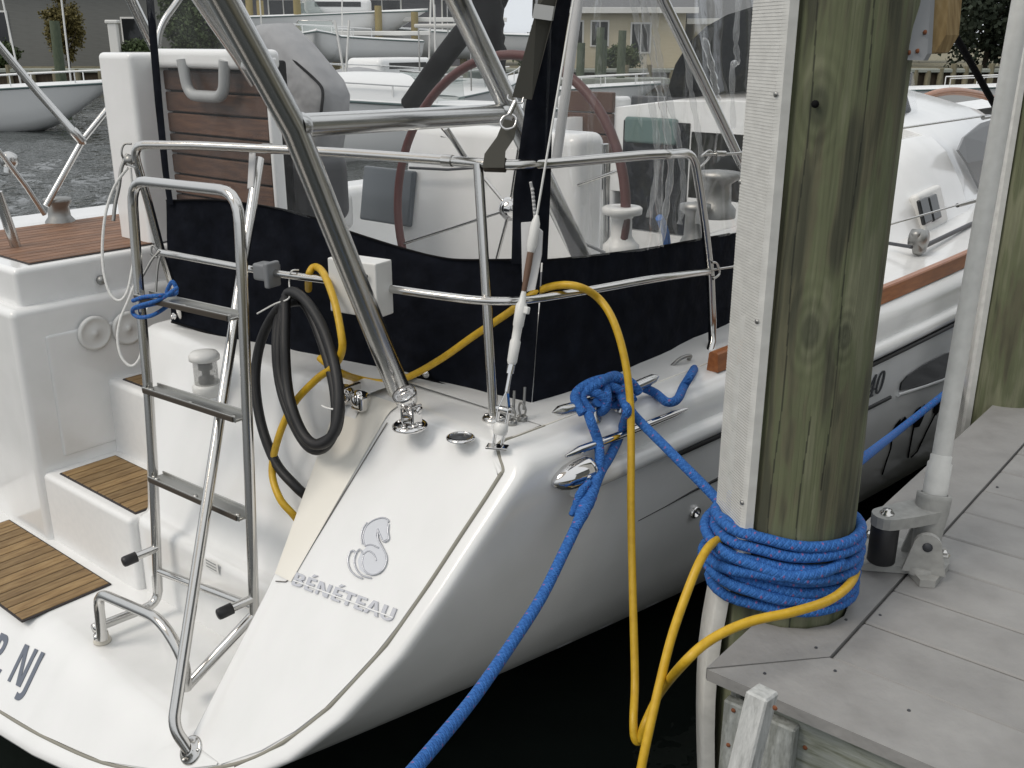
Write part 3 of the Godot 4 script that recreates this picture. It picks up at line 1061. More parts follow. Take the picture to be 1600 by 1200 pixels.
func wavy(st, top: Array, bot: Array, n: int, m: int, amp: float, freq: float, seed_: int, nrm: Vector3):
	var nz := noise(seed_, freq, 3)
	var a := cr(top, n)
	var b := cr(bot, n)
	var k: int = min(a.size(), b.size())
	var rows := []
	for j in m + 1:
		var row := []
		for i in k:
			var t := float(j) / m
			var ia: Vector3 = a[int(round(float(i) * (a.size() - 1) / (k - 1)))]
			var ib: Vector3 = b[int(round(float(i) * (b.size() - 1) / (k - 1)))]
			var p := ia.lerp(ib, t)
			row.append(p + nrm * nz.get_noise_3d(p.x * 1.0, p.y * 0.35, p.z * 1.0) * amp)
		rows.append(row)
	grid(st, rows)

func build_enclosure(boat):
	var cn := Vector3(0.155, 0, 0.988)
	# navy skirt across the stern
	var s := new_st()
	wavy(s, [Vector3(-3.009, 1.653, -1.819), Vector3(-2.771, 1.671, -1.856), Vector3(-2.553, 1.669, -1.89), Vector3(-2.399, 1.654, -1.914), Vector3(-2.278, 1.629, -1.933), Vector3(-2.137, 1.604, -1.955), Vector3(-2.024, 1.588, -1.973), Vector3(-1.937, 1.579, -1.987), Vector3(-1.851, 1.579, -2), Vector3(-1.688, 1.597, -2.026), Vector3(-1.598, 1.606, -2.04)], [Vector3(-3.052, 1.226, -1.812), Vector3(-2.774, 1.206, -1.855), Vector3(-2.575, 1.202, -1.887), Vector3(-2.439, 1.2, -1.908), Vector3(-2.309, 1.199, -1.928), Vector3(-2.184, 1.203, -1.948), Vector3(-2.087, 1.205, -1.963), Vector3(-1.994, 1.208, -1.978), Vector3(-1.903, 1.198, -1.992), Vector3(-1.751, 1.173, -2.016), Vector3(-1.626, 1.168, -2.035)], 5, 14, 0.012, 4.0, 301, cn)
	var skirt := part(boat, "canvas_skirt", s, M.navy)
	s = new_st()
	wavy(s, [Vector3(-1.6, 1.601, -2.047), Vector3(-1.595, 1.588, -2.189), Vector3(-1.59, 1.561, -2.506), Vector3(-1.59, 1.548, -2.729), Vector3(-1.58, 1.534, -3.048), Vector3(-1.57, 1.5, -3.645)], [Vector3(-1.626, 1.168, -2.035), Vector3(-1.585, 1.161, -2.254), Vector3(-1.57, 1.151, -2.506), Vector3(-1.56, 1.143, -2.803), Vector3(-1.56, 1.129, -3.024), Vector3(-1.56, 1.081, -3.779)], 5, 14, 0.012, 4.0, 302, Vector3(1, 0, 0.2))
	part(skirt, "side_canvas", s, M.navy)
	# hems: a doubled edge along the top and bottom
	s = new_st()
	tube(s, cr([Vector3(-3.005, 1.651, -1.816), Vector3(-2.768, 1.67, -1.853), Vector3(-2.55, 1.667, -1.888), Vector3(-2.396, 1.653, -1.912), Vector3(-2.275, 1.627, -1.931), Vector3(-2.135, 1.603, -1.953), Vector3(-2.022, 1.587, -1.97), Vector3(-1.934, 1.578, -1.984), Vector3(-1.849, 1.578, -1.997), Vector3(-1.685, 1.596, -2.023), Vector3(-1.596, 1.605, -2.037)], 4), 0.003, 6)
	tube(s, cr([Vector3(-3.047, 1.228, -1.809), Vector3(-2.769, 1.208, -1.852), Vector3(-2.57, 1.204, -1.883), Vector3(-2.435, 1.202, -1.905), Vector3(-2.305, 1.2, -1.925), Vector3(-2.18, 1.205, -1.944), Vector3(-2.083, 1.207, -1.96), Vector3(-1.99, 1.209, -1.974), Vector3(-1.9, 1.199, -1.988), Vector3(-1.748, 1.175, -2.012), Vector3(-1.623, 1.17, -2.032)], 4), 0.004, 6)
	tube(s, cr([Vector3(-1.597, 1.603, -2.044), Vector3(-1.597, 1.587, -2.192), Vector3(-1.597, 1.559, -2.517), Vector3(-1.585, 1.55, -2.72), Vector3(-1.585, 1.532, -3.057)], 4), 0.003, 6)
	part(skirt, "hem", s, M.black)
	# clear panes
	s = new_st()
	wavy(s, [Vector3(-2.98, 2.435, -1.823), Vector3(-2.775, 2.426, -1.855), Vector3(-2.522, 2.415, -1.895), Vector3(-2.289, 2.404, -1.931), Vector3(-2.073, 2.395, -1.965), Vector3(-1.873, 2.386, -1.997), Vector3(-1.688, 2.377, -2.026), Vector3(-1.569, 2.372, -2.044)], [Vector3(-3.002, 1.653, -1.82), Vector3(-2.771, 1.671, -1.856), Vector3(-2.553, 1.669, -1.89), Vector3(-2.278, 1.629, -1.933), Vector3(-2.114, 1.601, -1.959), Vector3(-1.937, 1.579, -1.987), Vector3(-1.768, 1.588, -2.013), Vector3(-1.598, 1.606, -2.04)], 10, 30, 0.022, 3.0, 303, cn)
	var pane := part(boat, "clear_pane", s, M.clear_pane)
	s = new_st()
	wavy(s, [Vector3(-1.6, 2.382, -2.168), Vector3(-1.6, 2.393, -2.336), Vector3(-1.59, 2.413, -2.638), Vector3(-1.59, 2.438, -3.015), Vector3(-1.59, 2.482, -3.681)], [Vector3(-1.6, 1.601, -2.053), Vector3(-1.6, 1.58, -2.257), Vector3(-1.59, 1.561, -2.506), Vector3(-1.59, 1.538, -2.892), Vector3(-1.57, 1.5, -3.645)], 14, 30, 0.04, 5.0, 304, Vector3(1, 0, 0.2))
	part(boat, "clear_pane", s, M.side_pane)
	# zip strip at the corner and edge binding at the port end
	s = new_st()
	grid(s, [[Vector3(-1.55, 2.329, -2.035), Vector3(-1.586, 2.259, -2.029), Vector3(-1.638, 2.005, -2.021), Vector3(-1.675, 1.778, -2.015), Vector3(-1.681, 1.587, -2.015)], [Vector3(-1.59, 2.336, -2.138), Vector3(-1.59, 2.246, -2.096), Vector3(-1.59, 2.006, -2.023), Vector3(-1.59, 1.788, -1.995), Vector3(-1.59, 1.605, -1.981)], [Vector3(-1.592, 2.338, -2.18), Vector3(-1.592, 2.248, -2.143), Vector3(-1.592, 1.957, -2.071), Vector3(-1.592, 1.78, -2.067), Vector3(-1.592, 1.596, -2.057)]])
	part(boat, "zip_strip", s, M.navy)
	s = new_st()
	tube(s, cr([Vector3(-1.585, 1.815, -1.975), Vector3(-1.585, 1.79, -1.983), Vector3(-1.585, 1.757, -1.989), Vector3(-1.585, 1.723, -1.994)], 3), 0.004, 6)
	for k in 9:
		lathe(s, Vector3(-1.583, 1.797, -1.978).lerp(Vector3(-1.583, 1.716, -1.992), k / 8.0), Vector3(1, 0, 0), [[0.005, 0.0], [0.005, 0.004], [0.0, 0.005]], 6)
	part(boat, "zip", s, M.tag_white)
	s = new_st()
	grid(s, [[Vector3(-2.985, 2.345, -1.816), Vector3(-2.993, 2.234, -1.815), Vector3(-3.003, 1.965, -1.813), Vector3(-3.005, 1.742, -1.813), Vector3(-2.997, 1.638, -1.814)], [Vector3(-2.962, 2.344, -1.816), Vector3(-2.97, 2.234, -1.815), Vector3(-2.98, 1.965, -1.813), Vector3(-2.984, 1.743, -1.812), Vector3(-2.977, 1.64, -1.813)], [Vector3(-2.954, 2.344, -1.821), Vector3(-2.958, 2.234, -1.821), Vector3(-2.968, 1.966, -1.819), Vector3(-2.974, 1.744, -1.818), Vector3(-2.97, 1.64, -1.819)]])
	part(boat, "edge_binding", s, M.navy)
	# turn-button fasteners along the skirt
	for c in [Vector3(-3.028, 1.252, -1.81), Vector3(-2.687, 1.243, -1.863), Vector3(-1.972, 1.225, -1.973)]:
		s = new_st()
		lathe(s, c, cn, [[0.012, 0.0], [0.012, 0.004], [0.006, 0.006], [0.006, 0.012], [0.0, 0.013]], 12)
		part(skirt, "turn_button", s, M.chrome)
	# pale tubes that draw highlight streaks along folds of the side pane
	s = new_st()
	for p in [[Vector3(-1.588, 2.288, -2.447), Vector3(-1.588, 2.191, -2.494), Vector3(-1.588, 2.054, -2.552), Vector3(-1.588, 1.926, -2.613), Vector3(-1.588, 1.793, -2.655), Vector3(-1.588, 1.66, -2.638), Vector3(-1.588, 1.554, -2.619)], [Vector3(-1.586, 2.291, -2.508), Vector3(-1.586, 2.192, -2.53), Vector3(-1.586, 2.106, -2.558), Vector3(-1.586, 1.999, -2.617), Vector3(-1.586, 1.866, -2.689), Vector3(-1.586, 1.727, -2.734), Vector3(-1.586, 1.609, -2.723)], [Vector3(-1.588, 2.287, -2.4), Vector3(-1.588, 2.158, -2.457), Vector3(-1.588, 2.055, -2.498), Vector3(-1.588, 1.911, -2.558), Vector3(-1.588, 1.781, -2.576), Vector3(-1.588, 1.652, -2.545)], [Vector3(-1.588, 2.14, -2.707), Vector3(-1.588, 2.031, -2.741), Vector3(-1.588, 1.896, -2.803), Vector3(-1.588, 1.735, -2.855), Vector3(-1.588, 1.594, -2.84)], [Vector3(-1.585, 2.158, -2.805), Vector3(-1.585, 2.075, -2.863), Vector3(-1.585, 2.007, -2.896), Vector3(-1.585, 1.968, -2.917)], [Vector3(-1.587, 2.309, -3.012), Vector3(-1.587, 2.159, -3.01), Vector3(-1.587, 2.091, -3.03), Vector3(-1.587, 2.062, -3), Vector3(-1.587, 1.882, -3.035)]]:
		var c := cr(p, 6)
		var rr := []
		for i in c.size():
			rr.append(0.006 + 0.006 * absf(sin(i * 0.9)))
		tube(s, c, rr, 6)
	part(pane, "crease_glint", s, M.crease_glint)
	# white flap hanging beside the stay
	s = new_st()
	slab(s, [Vector3(-1.536, 1.731, -1.878), Vector3(-1.515, 1.733, -1.896), Vector3(-1.491, 1.71, -1.906), Vector3(-1.481, 1.657, -1.89), Vector3(-1.476, 1.577, -1.859), Vector3(-1.489, 1.572, -1.845), Vector3(-1.504, 1.595, -1.844)], Vector3(-0.003, 0, -0.006))
	part(boat, "canvas_flap", s, M.tag_white)

func build_ladder(boat):
	var s := new_st()
	tube(s, bend([Vector3(-2.593, 0.525, -1.387), Vector3(-2.584, 0.9105, -1.416), Vector3(-2.587, 1.18, -1.436), Vector3(-2.611, 1.499, -1.46), Vector3(-2.619, 1.784, -1.481), Vector3(-2.122, 1.796, -1.482), Vector3(-2.112, 1.523, -1.462), Vector3(-2.108, 1.233, -1.44), Vector3(-2.102, 0.9449, -1.418), Vector3(-2.098, 0.5892, -1.392)], 0.075), 0.0145, 14)
	var lad := part(boat, "boarding_ladder", s, M.steel)
	# rungs: shallow trays with a dark grip face
	for q in [[Vector3(-2.608, 1.458, -1.457), Vector3(-2.125, 1.484, -1.459)], [Vector3(-2.59, 1.187, -1.437), Vector3(-2.114, 1.214, -1.439)], [Vector3(-2.584, 0.9126, -1.416), Vector3(-2.108, 0.9317, -1.417)]]:
		s = new_st()
		var a: Vector3 = q[0]
		var b: Vector3 = q[1]
		b.y = a.y + (b.y - a.y) * 0.6
		bar(s, a + Vector3(0.012, 0, 0), b - Vector3(0.012, 0, 0), 0.05, 0.008, 0.002)
		bar(s, a + Vector3(0.012, 0.004, 0.025), b + Vector3(-0.012, 0.004, 0.025), 0.004, 0.017, 0.001)
		bar(s, a + Vector3(0.012, 0.004, -0.025), b + Vector3(-0.012, 0.004, -0.025), 0.004, 0.017, 0.001)
		for t in [0.08, 0.5, 0.92]:
			lathe(s, a.lerp(b, t) + Vector3(0, 0.004, 0.012), Vector3.UP, [[0.008, 0.0], [0.007, 0.004], [0.0, 0.005]], 8)
		var rung := part(lad, "rung", s, M.rung_metal)
		s = new_st()
		bar(s, a + Vector3(0.02, 0.003, 0.0285), b + Vector3(-0.02, 0.003, 0.0285), 0.003, 0.014, 0.001)
		part(rung, "grip_strip", s, M.leather)
	s = new_st()
	tube(s, [Vector3(-2.576, 0.6011, -1.393), Vector3(-2.098, 0.6625, -1.397)], 0.012, 12)
	part(lad, "lower_bar", s, M.steel)
	# stand-off stubs with black caps
	for q in [[Vector3(-2.583, 0.6781, -1.398), Vector3(-2.521, 0.7189, -1.331)], [Vector3(-2.097, 0.6904, -1.399), Vector3(-2.12, 0.6901, -1.329)]]:
		s = new_st()
		var a: Vector3 = q[0]
		var d := Vector3(-0.02, -0.012, 0.085)
		tube(s, [a, a + d], 0.012, 12)
		var stub := part(lad, "standoff", s, M.steel)
		s = new_st()
		lathe(s, a + d * 0.72, d, [[0.013, 0.0], [0.0165, 0.001], [0.0168, 0.035], [0.0155, 0.042], [0.011, 0.045], [0.0, 0.045]], 16)
		part(stub, "rubber_cap", s, M.rubber)
	# side arms back to the hinge hoop on the platform
	var hl := Vector3(-2.611, 0.488, -1.19)
	s = new_st()
	tube(s, bend([Vector3(-2.599, 0.5775, -1.391), Vector3(-2.593, 0.4876, -1.384), hl], 0.06), 0.0145, 12)
	lathe(s, hl, Vector3(0, 0, 1), [[0.0, -0.005], [0.016, -0.005], [0.016, 0.012], [0.0, 0.014]], 12)
	lathe(s, hl + Vector3(0.035, -0.01, 0.02), Vector3(1, 0, 0.4), [[0.0, -0.012], [0.011, -0.012], [0.011, 0.006], [0.0, 0.008]], 12)
	part(lad, "hinge_arm", s, M.steel)
	s = new_st()
	tube(s, [Vector3(-2.099, 0.6385, -1.395), Vector3(-2.146, 0.4887, -1.19)], 0.0145, 12)
	part(lad, "hinge_arm", s, M.steel)
	s = new_st()
	tube(s, bend([Vector3(-2.568, 0.4713, -1.18), Vector3(-2.554, 0.6346, -1.18), Vector3(-2.209, 0.6823, -1.18), Vector3(-2.116, 0.5986, -1.18), Vector3(-2.125, 0.5019, -1.18)], 0.06), 0.0155, 14)
	part(lad, "hinge_hoop", s, M.steel)
	s = new_st()
	lathe(s, Vector3(-2.598, 0.443, -1.193), Vector3.UP, [[0.0, 0.0], [0.026, 0.0], [0.026, 0.006], [0.021, 0.012], [0.0195, 0.03], [0.0, 0.03]], 16)
	part(lad, "hoop_socket", s, M.beige_plastic)
	# brace rail from the stern rail to the transom, with its oval foot
	var n := Vector3(0, 0.654, 0.756)
	var foot := Vector3(-1.983, 0.4292, -1.094)
	s = new_st()
	var topp := Vector3(-2.546, 1.815, -1.863)
	var bnd := Vector3(-2.02, 0.4952, -1.072)
	tube(s, bend([topp, bnd, foot + n * 0.008], 0.07, 7), 0.0155, 14)
	var br := part(boat, "brace_rail", s, M.steel)
	s = new_st()
	lathe(s, foot, n, [[0.0, -0.002], [0.037, -0.002], [0.037, 0.003], [0.033, 0.006], [0.022, 0.008], [0.021, 0.016], [0.017, 0.018]], 24)
	for k in 3:
		var d := Vector3(1, 0, 0).rotated(n, TAU * k / 3.0 + 0.4) * 0.029
		lathe(s, foot + d + n * 0.006, n, [[0.005, 0.0], [0.004, 0.003], [0.0, 0.0035]], 8)
	part(br, "foot_plate", s, M.steel)
	s = new_st()
	bar(s, topp + Vector3(0.0, 0.03, 0.02), topp.lerp(bnd, 0.06) + Vector3(0, 0, 0.014), 0.028, 0.006, 0.002, Vector3(0, 0.3, 1))
	lathe(s, topp + Vector3(0, 0.018, 0.022), Vector3(0, 0, 1), [[0.0, 0.0], [0.009, 0.0], [0.008, 0.006], [0.0, 0.007]], 10)
	part(br, "end_lug", s, M.tag_white)

func build_fittings(boat):
	var s := new_st()
	# cream moulding down the inner edge of the quarter and its dark seam
	var n := Vector3(0, 0.654, 0.756)
	var rows := []
	for k in 14:
		var t := k / 13.0
		var y := lerpf(0.795, 1.135, t)
		var a := Vector3(x_in(y) - 0.004, y, z_t(y)) + n * 0.0015
		var b := Vector3(lerpf(-1.935, -1.90, t), y, z_t(y)) + n * 0.0035
		rows.append([a, a.lerp(b, 0.1) + n * 0.002, b])
	for q in [[1.154, -1.722], [1.17, -1.738], [1.184, -1.758], [1.192, -1.786]]:
		rows.append([Vector3(-2.09, q[0] + 0.003, q[1]), Vector3(-2.075, q[0] + 0.004, q[1]), Vector3(-1.9, q[0] + 0.0035, q[1])])
	rows.append([Vector3(-2.09, 1.195, -1.80), Vector3(-2.075, 1.196, -1.80), Vector3(-1.92, 1.196, -1.795)])
	for r in rows:
		r.reverse()
	grid(s, rows)
	part(boat, "cream_moulding", s, M.cream)
	s = new_st()
	tube(s, [Vector3(-1.988, 0.7839, -1.398), Vector3(-1.954, 0.7915, -1.405), Vector3(-1.939, 0.8055, -1.417), Vector3(-1.884, 1.166, -1.729)], 0.0016, 6)
	part(boat, "moulding_seam", s, M.seam)
	# raised letters
	var l0 := Vector3(-1.929, 0.792, -1.408)
	var l1 := Vector3(-1.568, 0.8143, -1.427)
	var xd := (l1 - l0).normalized()
	var upv := n.cross(xd)
	var tm := text_mesh("BÉNÉTEAU", 0.034, 0.004, true)
	var wdt: float = tm.get_aabb().size.x
	var xf := Transform3D(Basis(xd * (l0.distance_to(l1) / wdt), upv, n), (l0 + l1) * 0.5 + upv * 0.015 + n * 0.003)
	piece(boat, "raised_lettering", tm, M.emblem, xf)
	s = new_st()
	bar(s, l0 + upv * 0.0105 + n * 0.0035, l1 + upv * 0.0105 + n * 0.0035, 0.0032, 0.0036, 0.0005, upv)
	part(boat, "lettering_slit", s, M.gel)
	build_emblem(boat, n)
	# home port on the low transom
	var r0 := Vector3(-2.714, 0.3227, -1.002)
	var r1 := Vector3(-3.047, 0.2925, -0.976)
	var hx := (r0 - r1).normalized()
	var hu := n.cross(hx)
	var tp := text_mesh("R, NJ", 0.115, 0.0015, true)
	var tw: float = tp.get_aabb().size.x
	xf = Transform3D(Basis(hx * 0.74, hu, n), r0 - hx * tw * 0.37 + hu * 0.052 + n * 0.0015)
	piece(boat, "home_port_letters", tp, M.print_grey, xf)
	# small data plate
	s = new_st()
	bevel_box(s, frame(Vector3(-2.354, 0.6818, -1.437), Vector3(1, 0, 0), Vector3(0, 1, 0)), Vector3(0.065, 0.032, 0.002), 0.0005)
	var plate := part(boat, "data_plate", s, M.white_plastic)
	for k in 3:
		s = new_st()
		bar(s, Vector3(-2.352, 0.6834, -1.435) + Vector3(-0.028, 0.010 - 0.010 * k, 0), Vector3(-2.352, 0.6834, -1.435) + Vector3(0.022, 0.010 - 0.010 * k, 0), 0.001, 0.0025, 0.0002)
		part(plate, "print_line", s, M.grey_paint)
	# flag socket
	s = new_st()
	var fs := Vector3(-1.607, 1.193, -1.724)
	lathe(s, fs, Vector3.UP, [[0.037, 0.0], [0.037, 0.004], [0.030, 0.008], [0.028, 0.006], [0.028, 0.001], [0.0, 0.001]], 24)
	var ring := part(boat, "deck_filler", s, M.chrome)
	s = new_st()
	lathe(s, fs + Vector3(0, 0.003, 0), Vector3.UP, [[0.028, 0.0], [0.024, 0.002], [0.008, 0.001], [0.006, 0.004], [0.0, 0.004]], 20)
	part(ring, "filler_cap", s, M.dark_grey)
	# stern light
	var sl := Vector3(-2.608, 1.19, -1.645)
	s = new_st()
	lathe(s, sl + Vector3(0, -0.055, 0), Vector3.UP, [[0.0, -0.03], [0.044, -0.03], [0.046, 0.0], [0.040, 0.008], [0.0, 0.008]], 22)
	round_box(s, frame(sl + Vector3(0, -0.065, -0.03), Vector3(1, 0, 0), Vector3.UP), Vector3(0.07, 0.04, 0.05), 0.01)
	var lamp := part(boat, "stern_light", s, M.white_plastic)
	s = new_st()
	lathe(s, sl + Vector3(0, 0.028, 0), Vector3.UP, [[0.0, 0.0], [0.040, 0.0], [0.047, 0.003], [0.047, 0.016], [0.040, 0.026], [0.018, 0.031], [0.0, 0.032]], 22)
	part(lamp, "cap", s, M.white_plastic)
	s = new_st()
	lathe(s, sl + Vector3(0, -0.047, 0), Vector3.UP, [[0.037, 0.0], [0.037, 0.076]], 22)
	part(lamp, "lens", s, M.lens)
	s = new_st()
	lathe(s, sl + Vector3(0, -0.047, 0), Vector3.UP, [[0.024, 0.0], [0.024, 0.02], [0.012, 0.024], [0.012, 0.042], [0.022, 0.046], [0.022, 0.075], [0.0, 0.076]], 12)
	part(lamp, "bulb_holder", s, M.dark_grey)
	# white timber pad clamped on the middle rail
	s = new_st()
	var pad := Vector3(-2.016, 1.515, -1.785)
	round_box(s, frame(pad + Vector3(0, 0.005, 0.01), Vector3(1, 0, -0.16), Vector3(0, 1, 0)), Vector3(0.165, 0.15, 0.072), 0.004)
	for d in [Vector3(0.062, 0.045, 0.047), Vector3(-0.06, -0.045, 0.047)]:
		lathe(s, pad + d, Vector3(0, 0, 1), [[0.006, 0.0], [0.005, 0.002], [0.0, 0.002]], 8)
	var pd := part(boat, "motor_pad", s, M.white_plastic)
	s = new_st()
	lathe(s, pad + Vector3(0.064, 0.046, 0.043), Vector3(0, 0, 1), [[0.0, 0.0], [0.005, 0.0], [0.005, 0.004], [0.0, 0.004]], 8)
	part(pd, "screw", s, M.dark_grey)
	# grey rail clamp
	s = new_st()
	var cl := Vector3(-2.377, 1.515, -1.735)
	round_box(s, frame(cl, Vector3(1, 0, -0.16), Vector3(0, 1, 0)), Vector3(0.07, 0.05, 0.05), 0.008)
	round_box(s, frame(cl + Vector3(0.03, -0.004, 0.005), Vector3(1, 0, -0.16), Vector3(0, 1, 0)), Vector3(0.018, 0.075, 0.055), 0.006)
	part(boat, "rail_clamp", s, M.grey_paint)
	# chrome hinge bracket beside the hoses
	s = new_st()
	var hb := Vector3(-2.023, 1.2, -1.747)
	lathe(s, hb + Vector3(-0.045, 0.0, 0.01), Vector3(1, 0.1, 0.1), [[0.034, 0.0], [0.034, 0.006], [0.024, 0.03], [0.022, 0.06], [0.026, 0.064], [0.026, 0.09], [0.0, 0.092]], 16)
	round_box(s, frame(hb + Vector3(-0.03, -0.01, 0), Vector3(1, 0, 0), Vector3(0, 1, 0)), Vector3(0.012, 0.085, 0.08), 0.004)
	round_box(s, frame(hb + Vector3(0.03, 0.0, 0.02), Vector3(1, 0, 0), Vector3(0, 1, 0)), Vector3(0.05, 0.05, 0.03), 0.01)
	part(boat, "hinge_bracket", s, M.chrome)
	# chafe bar and deck seam
	s = new_st()
	var cb := [Vector3(-1.365, 1.169, -1.848), Vector3(-1.363, 1.169, -1.902), Vector3(-1.345, 1.161, -2.11), Vector3(-1.325, 1.161, -2.291), Vector3(-1.32, 1.159, -2.363)]
	tube(s, cb, [0.004, 0.011, 0.0115, 0.011, 0.004], 12)
	part(boat, "chafe_bar", s, M.chrome)
	s = new_st()
	var seam := []
	for i in 22:
		seam.append(hull_pt(0.0, i * 0.02) + Vector3(0, 0.0005, 0))
	tube(s, seam, 0.003, 6)
	part(boat, "deck_seam", s, M.cream)
	s = new_st()
	var gp := [hull_pt(0.0, 0.012), hull_pt(0.0, 0.002), groove_pt(0, 0.004, 1.0) + Vector3(-0.004, 0.0, -0.01), groove_pt(1, 0.050, 1.0), groove_pt(2, 0.0635, 1.0)]
	for j in range(3, T_OUT.size()):
		gp.append(groove_pt(j, 0.0645, 1.0))
	for j in range(T_OUT.size() - 2, 6, -1):
		gp.append(groove_pt(j, 0.0645, -1.0))
	for i in gp.size():
		gp[i] += Vector3(0, -0.0018, -0.002)
	tube(s, cr(gp, 5), 0.0052, 8)
	part(boat, "rim_groove_line", s, M.groove_grey)  # grey olive line laid in so that the groove shows
	# mooring cleat
	s = new_st()
	var c0 := Vector3(-1.438, 1.252, -1.884)
	var c1 := Vector3(-1.385, 1.252, -2.312)
	var cm := (c0 + c1) * 0.5
	var cd := (c1 - c0).normalized()
	var prof := []
	var rad := []
	for i in 17:
		var t := i / 16.0
		prof.append(c0.lerp(c1, t) + Vector3(0, 0.012 * pow(abs(t - 0.5) * 2.0, 2.0) - 0.006, 0))
		rad.append(0.0145 * pow(max(0.0, 1.0 - pow(abs(t - 0.5) * 2.0, 12.0)), 0.5) + 0.0008)
	tube(s, prof, rad, 12)
	for k: float in [-1.0, 1.0]:
		lathe(s, cm + cd * 0.055 * k - Vector3(0, 0.056, 0), Vector3.UP, [[0.022, 0.0], [0.02, 0.008], [0.013, 0.02], [0.012, 0.052]], 14)
	part(boat, "mooring_cleat", s, M.brushed)
	# backstay fitting: plate, fork, rod and taped screw
	s = new_st()
	var b0 := Vector3(-1.494, 1.193, -1.736)
	round_box(s, frame(b0 + Vector3(0, 0.003, 0), Vector3(1, 0, -0.5), Vector3.UP), Vector3(0.055, 0.006, 0.03), 0.002)
	var top := Vector3(-1.496, 1.806, -1.904)
	var dv := (top - b0).normalized()
	for k: float in [-1.0, 1.0]:
		var sd := dv.cross(Vector3(0.5, 0, 1)).normalized() * 0.013 * k
		bar(s, b0 + sd * 0.8 + dv * 0.01, b0 + sd + dv * 0.10, 0.004, 0.016, 0.001, Vector3(0.3, 0, 1))
		bar(s, b0 + sd + dv * 0.10, b0 + dv * 0.145, 0.004, 0.014, 0.001, Vector3(0.3, 0, 1))
	lathe(s, b0 + dv * 0.098 - dv.cross(Vector3(0.5, 0, 1)).normalized() * 0.02, dv.cross(Vector3(0.5, 0, 1)), [[0.0, 0.0], [0.008, 0.0], [0.008, 0.04], [0.0, 0.04]], 10)
	tube(s, [b0 + dv * 0.14, b0 + dv * 0.20], 0.0055, 10)
	tube(s, [b0 + dv * 0.19, b0 + dv * 0.215], 0.0095, 10)
	var stay := part(boat, "backstay_fitting", s, M.chrome)
	s = new_st()
	tube(s, [b0 + dv * 0.035, b0 + dv * 0.045, b0 + dv * 0.06, b0 + dv * 0.065], [0.016, 0.019, 0.018, 0.014], 12)
	part(stay, "tape_collar", s, M.white_plastic)
	s = new_st()
	tube(s, [b0 + dv * 0.213, b0 + dv * 0.22, b0 + dv * 0.27, b0 + dv * 0.275, b0 + dv * 0.305, b0 + dv * 0.31, b0 + dv * 0.36, b0 + dv * 0.368, b0 + dv * 0.395], [0.010, 0.0125, 0.0135, 0.011, 0.0115, 0.0135, 0.0145, 0.009, 0.006], 12)
	round_box(s, frame(b0 + dv * 0.35 + Vector3(0.018, 0, 0), Vector3(1, 0, 0), dv), Vector3(0.014, 0.018, 0.012), 0.003)
	part(stay, "taped_screw", s, M.white_plastic)
	s = new_st()
	tube(s, [b0 + dv * 0.39, b0 + dv * 0.44, b0 + dv * 0.50], [0.006, 0.008, 0.008], 10)
	part(stay, "bronze_barrel", s, M.bronze)
	s = new_st()
	tube(s, [b0 + dv * 0.49, b0 + dv * 0.505, b0 + dv * 0.56, b0 + dv * 0.58], [0.008, 0.0125, 0.0115, 0.005], 12)
	tube(s, [b0 + dv * 0.57, b0 + dv * 1.2], 0.003, 6)
	part(stay, "upper_terminal", s, M.white_plastic)
	# deck eyes with split pins near the stay
	for c in [Vector3(-1.571, 1.194, -1.885), Vector3(-1.568, 1.194, -1.925)]:
		s = new_st()
		foot_plate(s, c, Vector3.UP, 0.014)
		tube(s, cr([c, c + Vector3(0.012, 0.03, 0), c + Vector3(0, 0.05, 0.004), c + Vector3(-0.012, 0.03, 0), c], 4), 0.003, 6)
		tube(s, [c + Vector3(0.005, 0.03, 0), c + Vector3(0.0, 0.09, -0.01)], 0.004, 6)
		part(boat, "deck_eye", s, M.dull_metal)
	s = new_st()
	var ck := Vector3(-1.467, 1.2, -2.582)
	tube(s, cr([ck + Vector3(-0.02, 0.005, 0.03), ck + Vector3(0.0, 0.03, 0.01), ck + Vector3(0.01, 0.03, -0.03), ck + Vector3(-0.01, 0.005, -0.05)], 4), 0.006, 8)
	part(boat, "deck_eye", s, M.dull_metal)
	# varnished toe rail
	s = new_st()
	var tr := []
	for i in 20:
		tr.append(0.082 + i * 0.044)
	var rws := []
	for u in tr:
		var p := hull_pt(0.9, u)
		rws.append([p + Vector3(0.018, 0.0, 0), p + Vector3(0.014, 0.055, 0), p + Vector3(0.01, 0.06, 0), p + Vector3(-0.012, 0.06, 0), p + Vector3(-0.016, 0.055, 0), p + Vector3(-0.02, 0.0, 0)])
	grid(s, rws, false)
	slab(s, rws[0], Vector3(0, 0, -0.001))
	part(boat, "toe_rail", s, M.varnish)

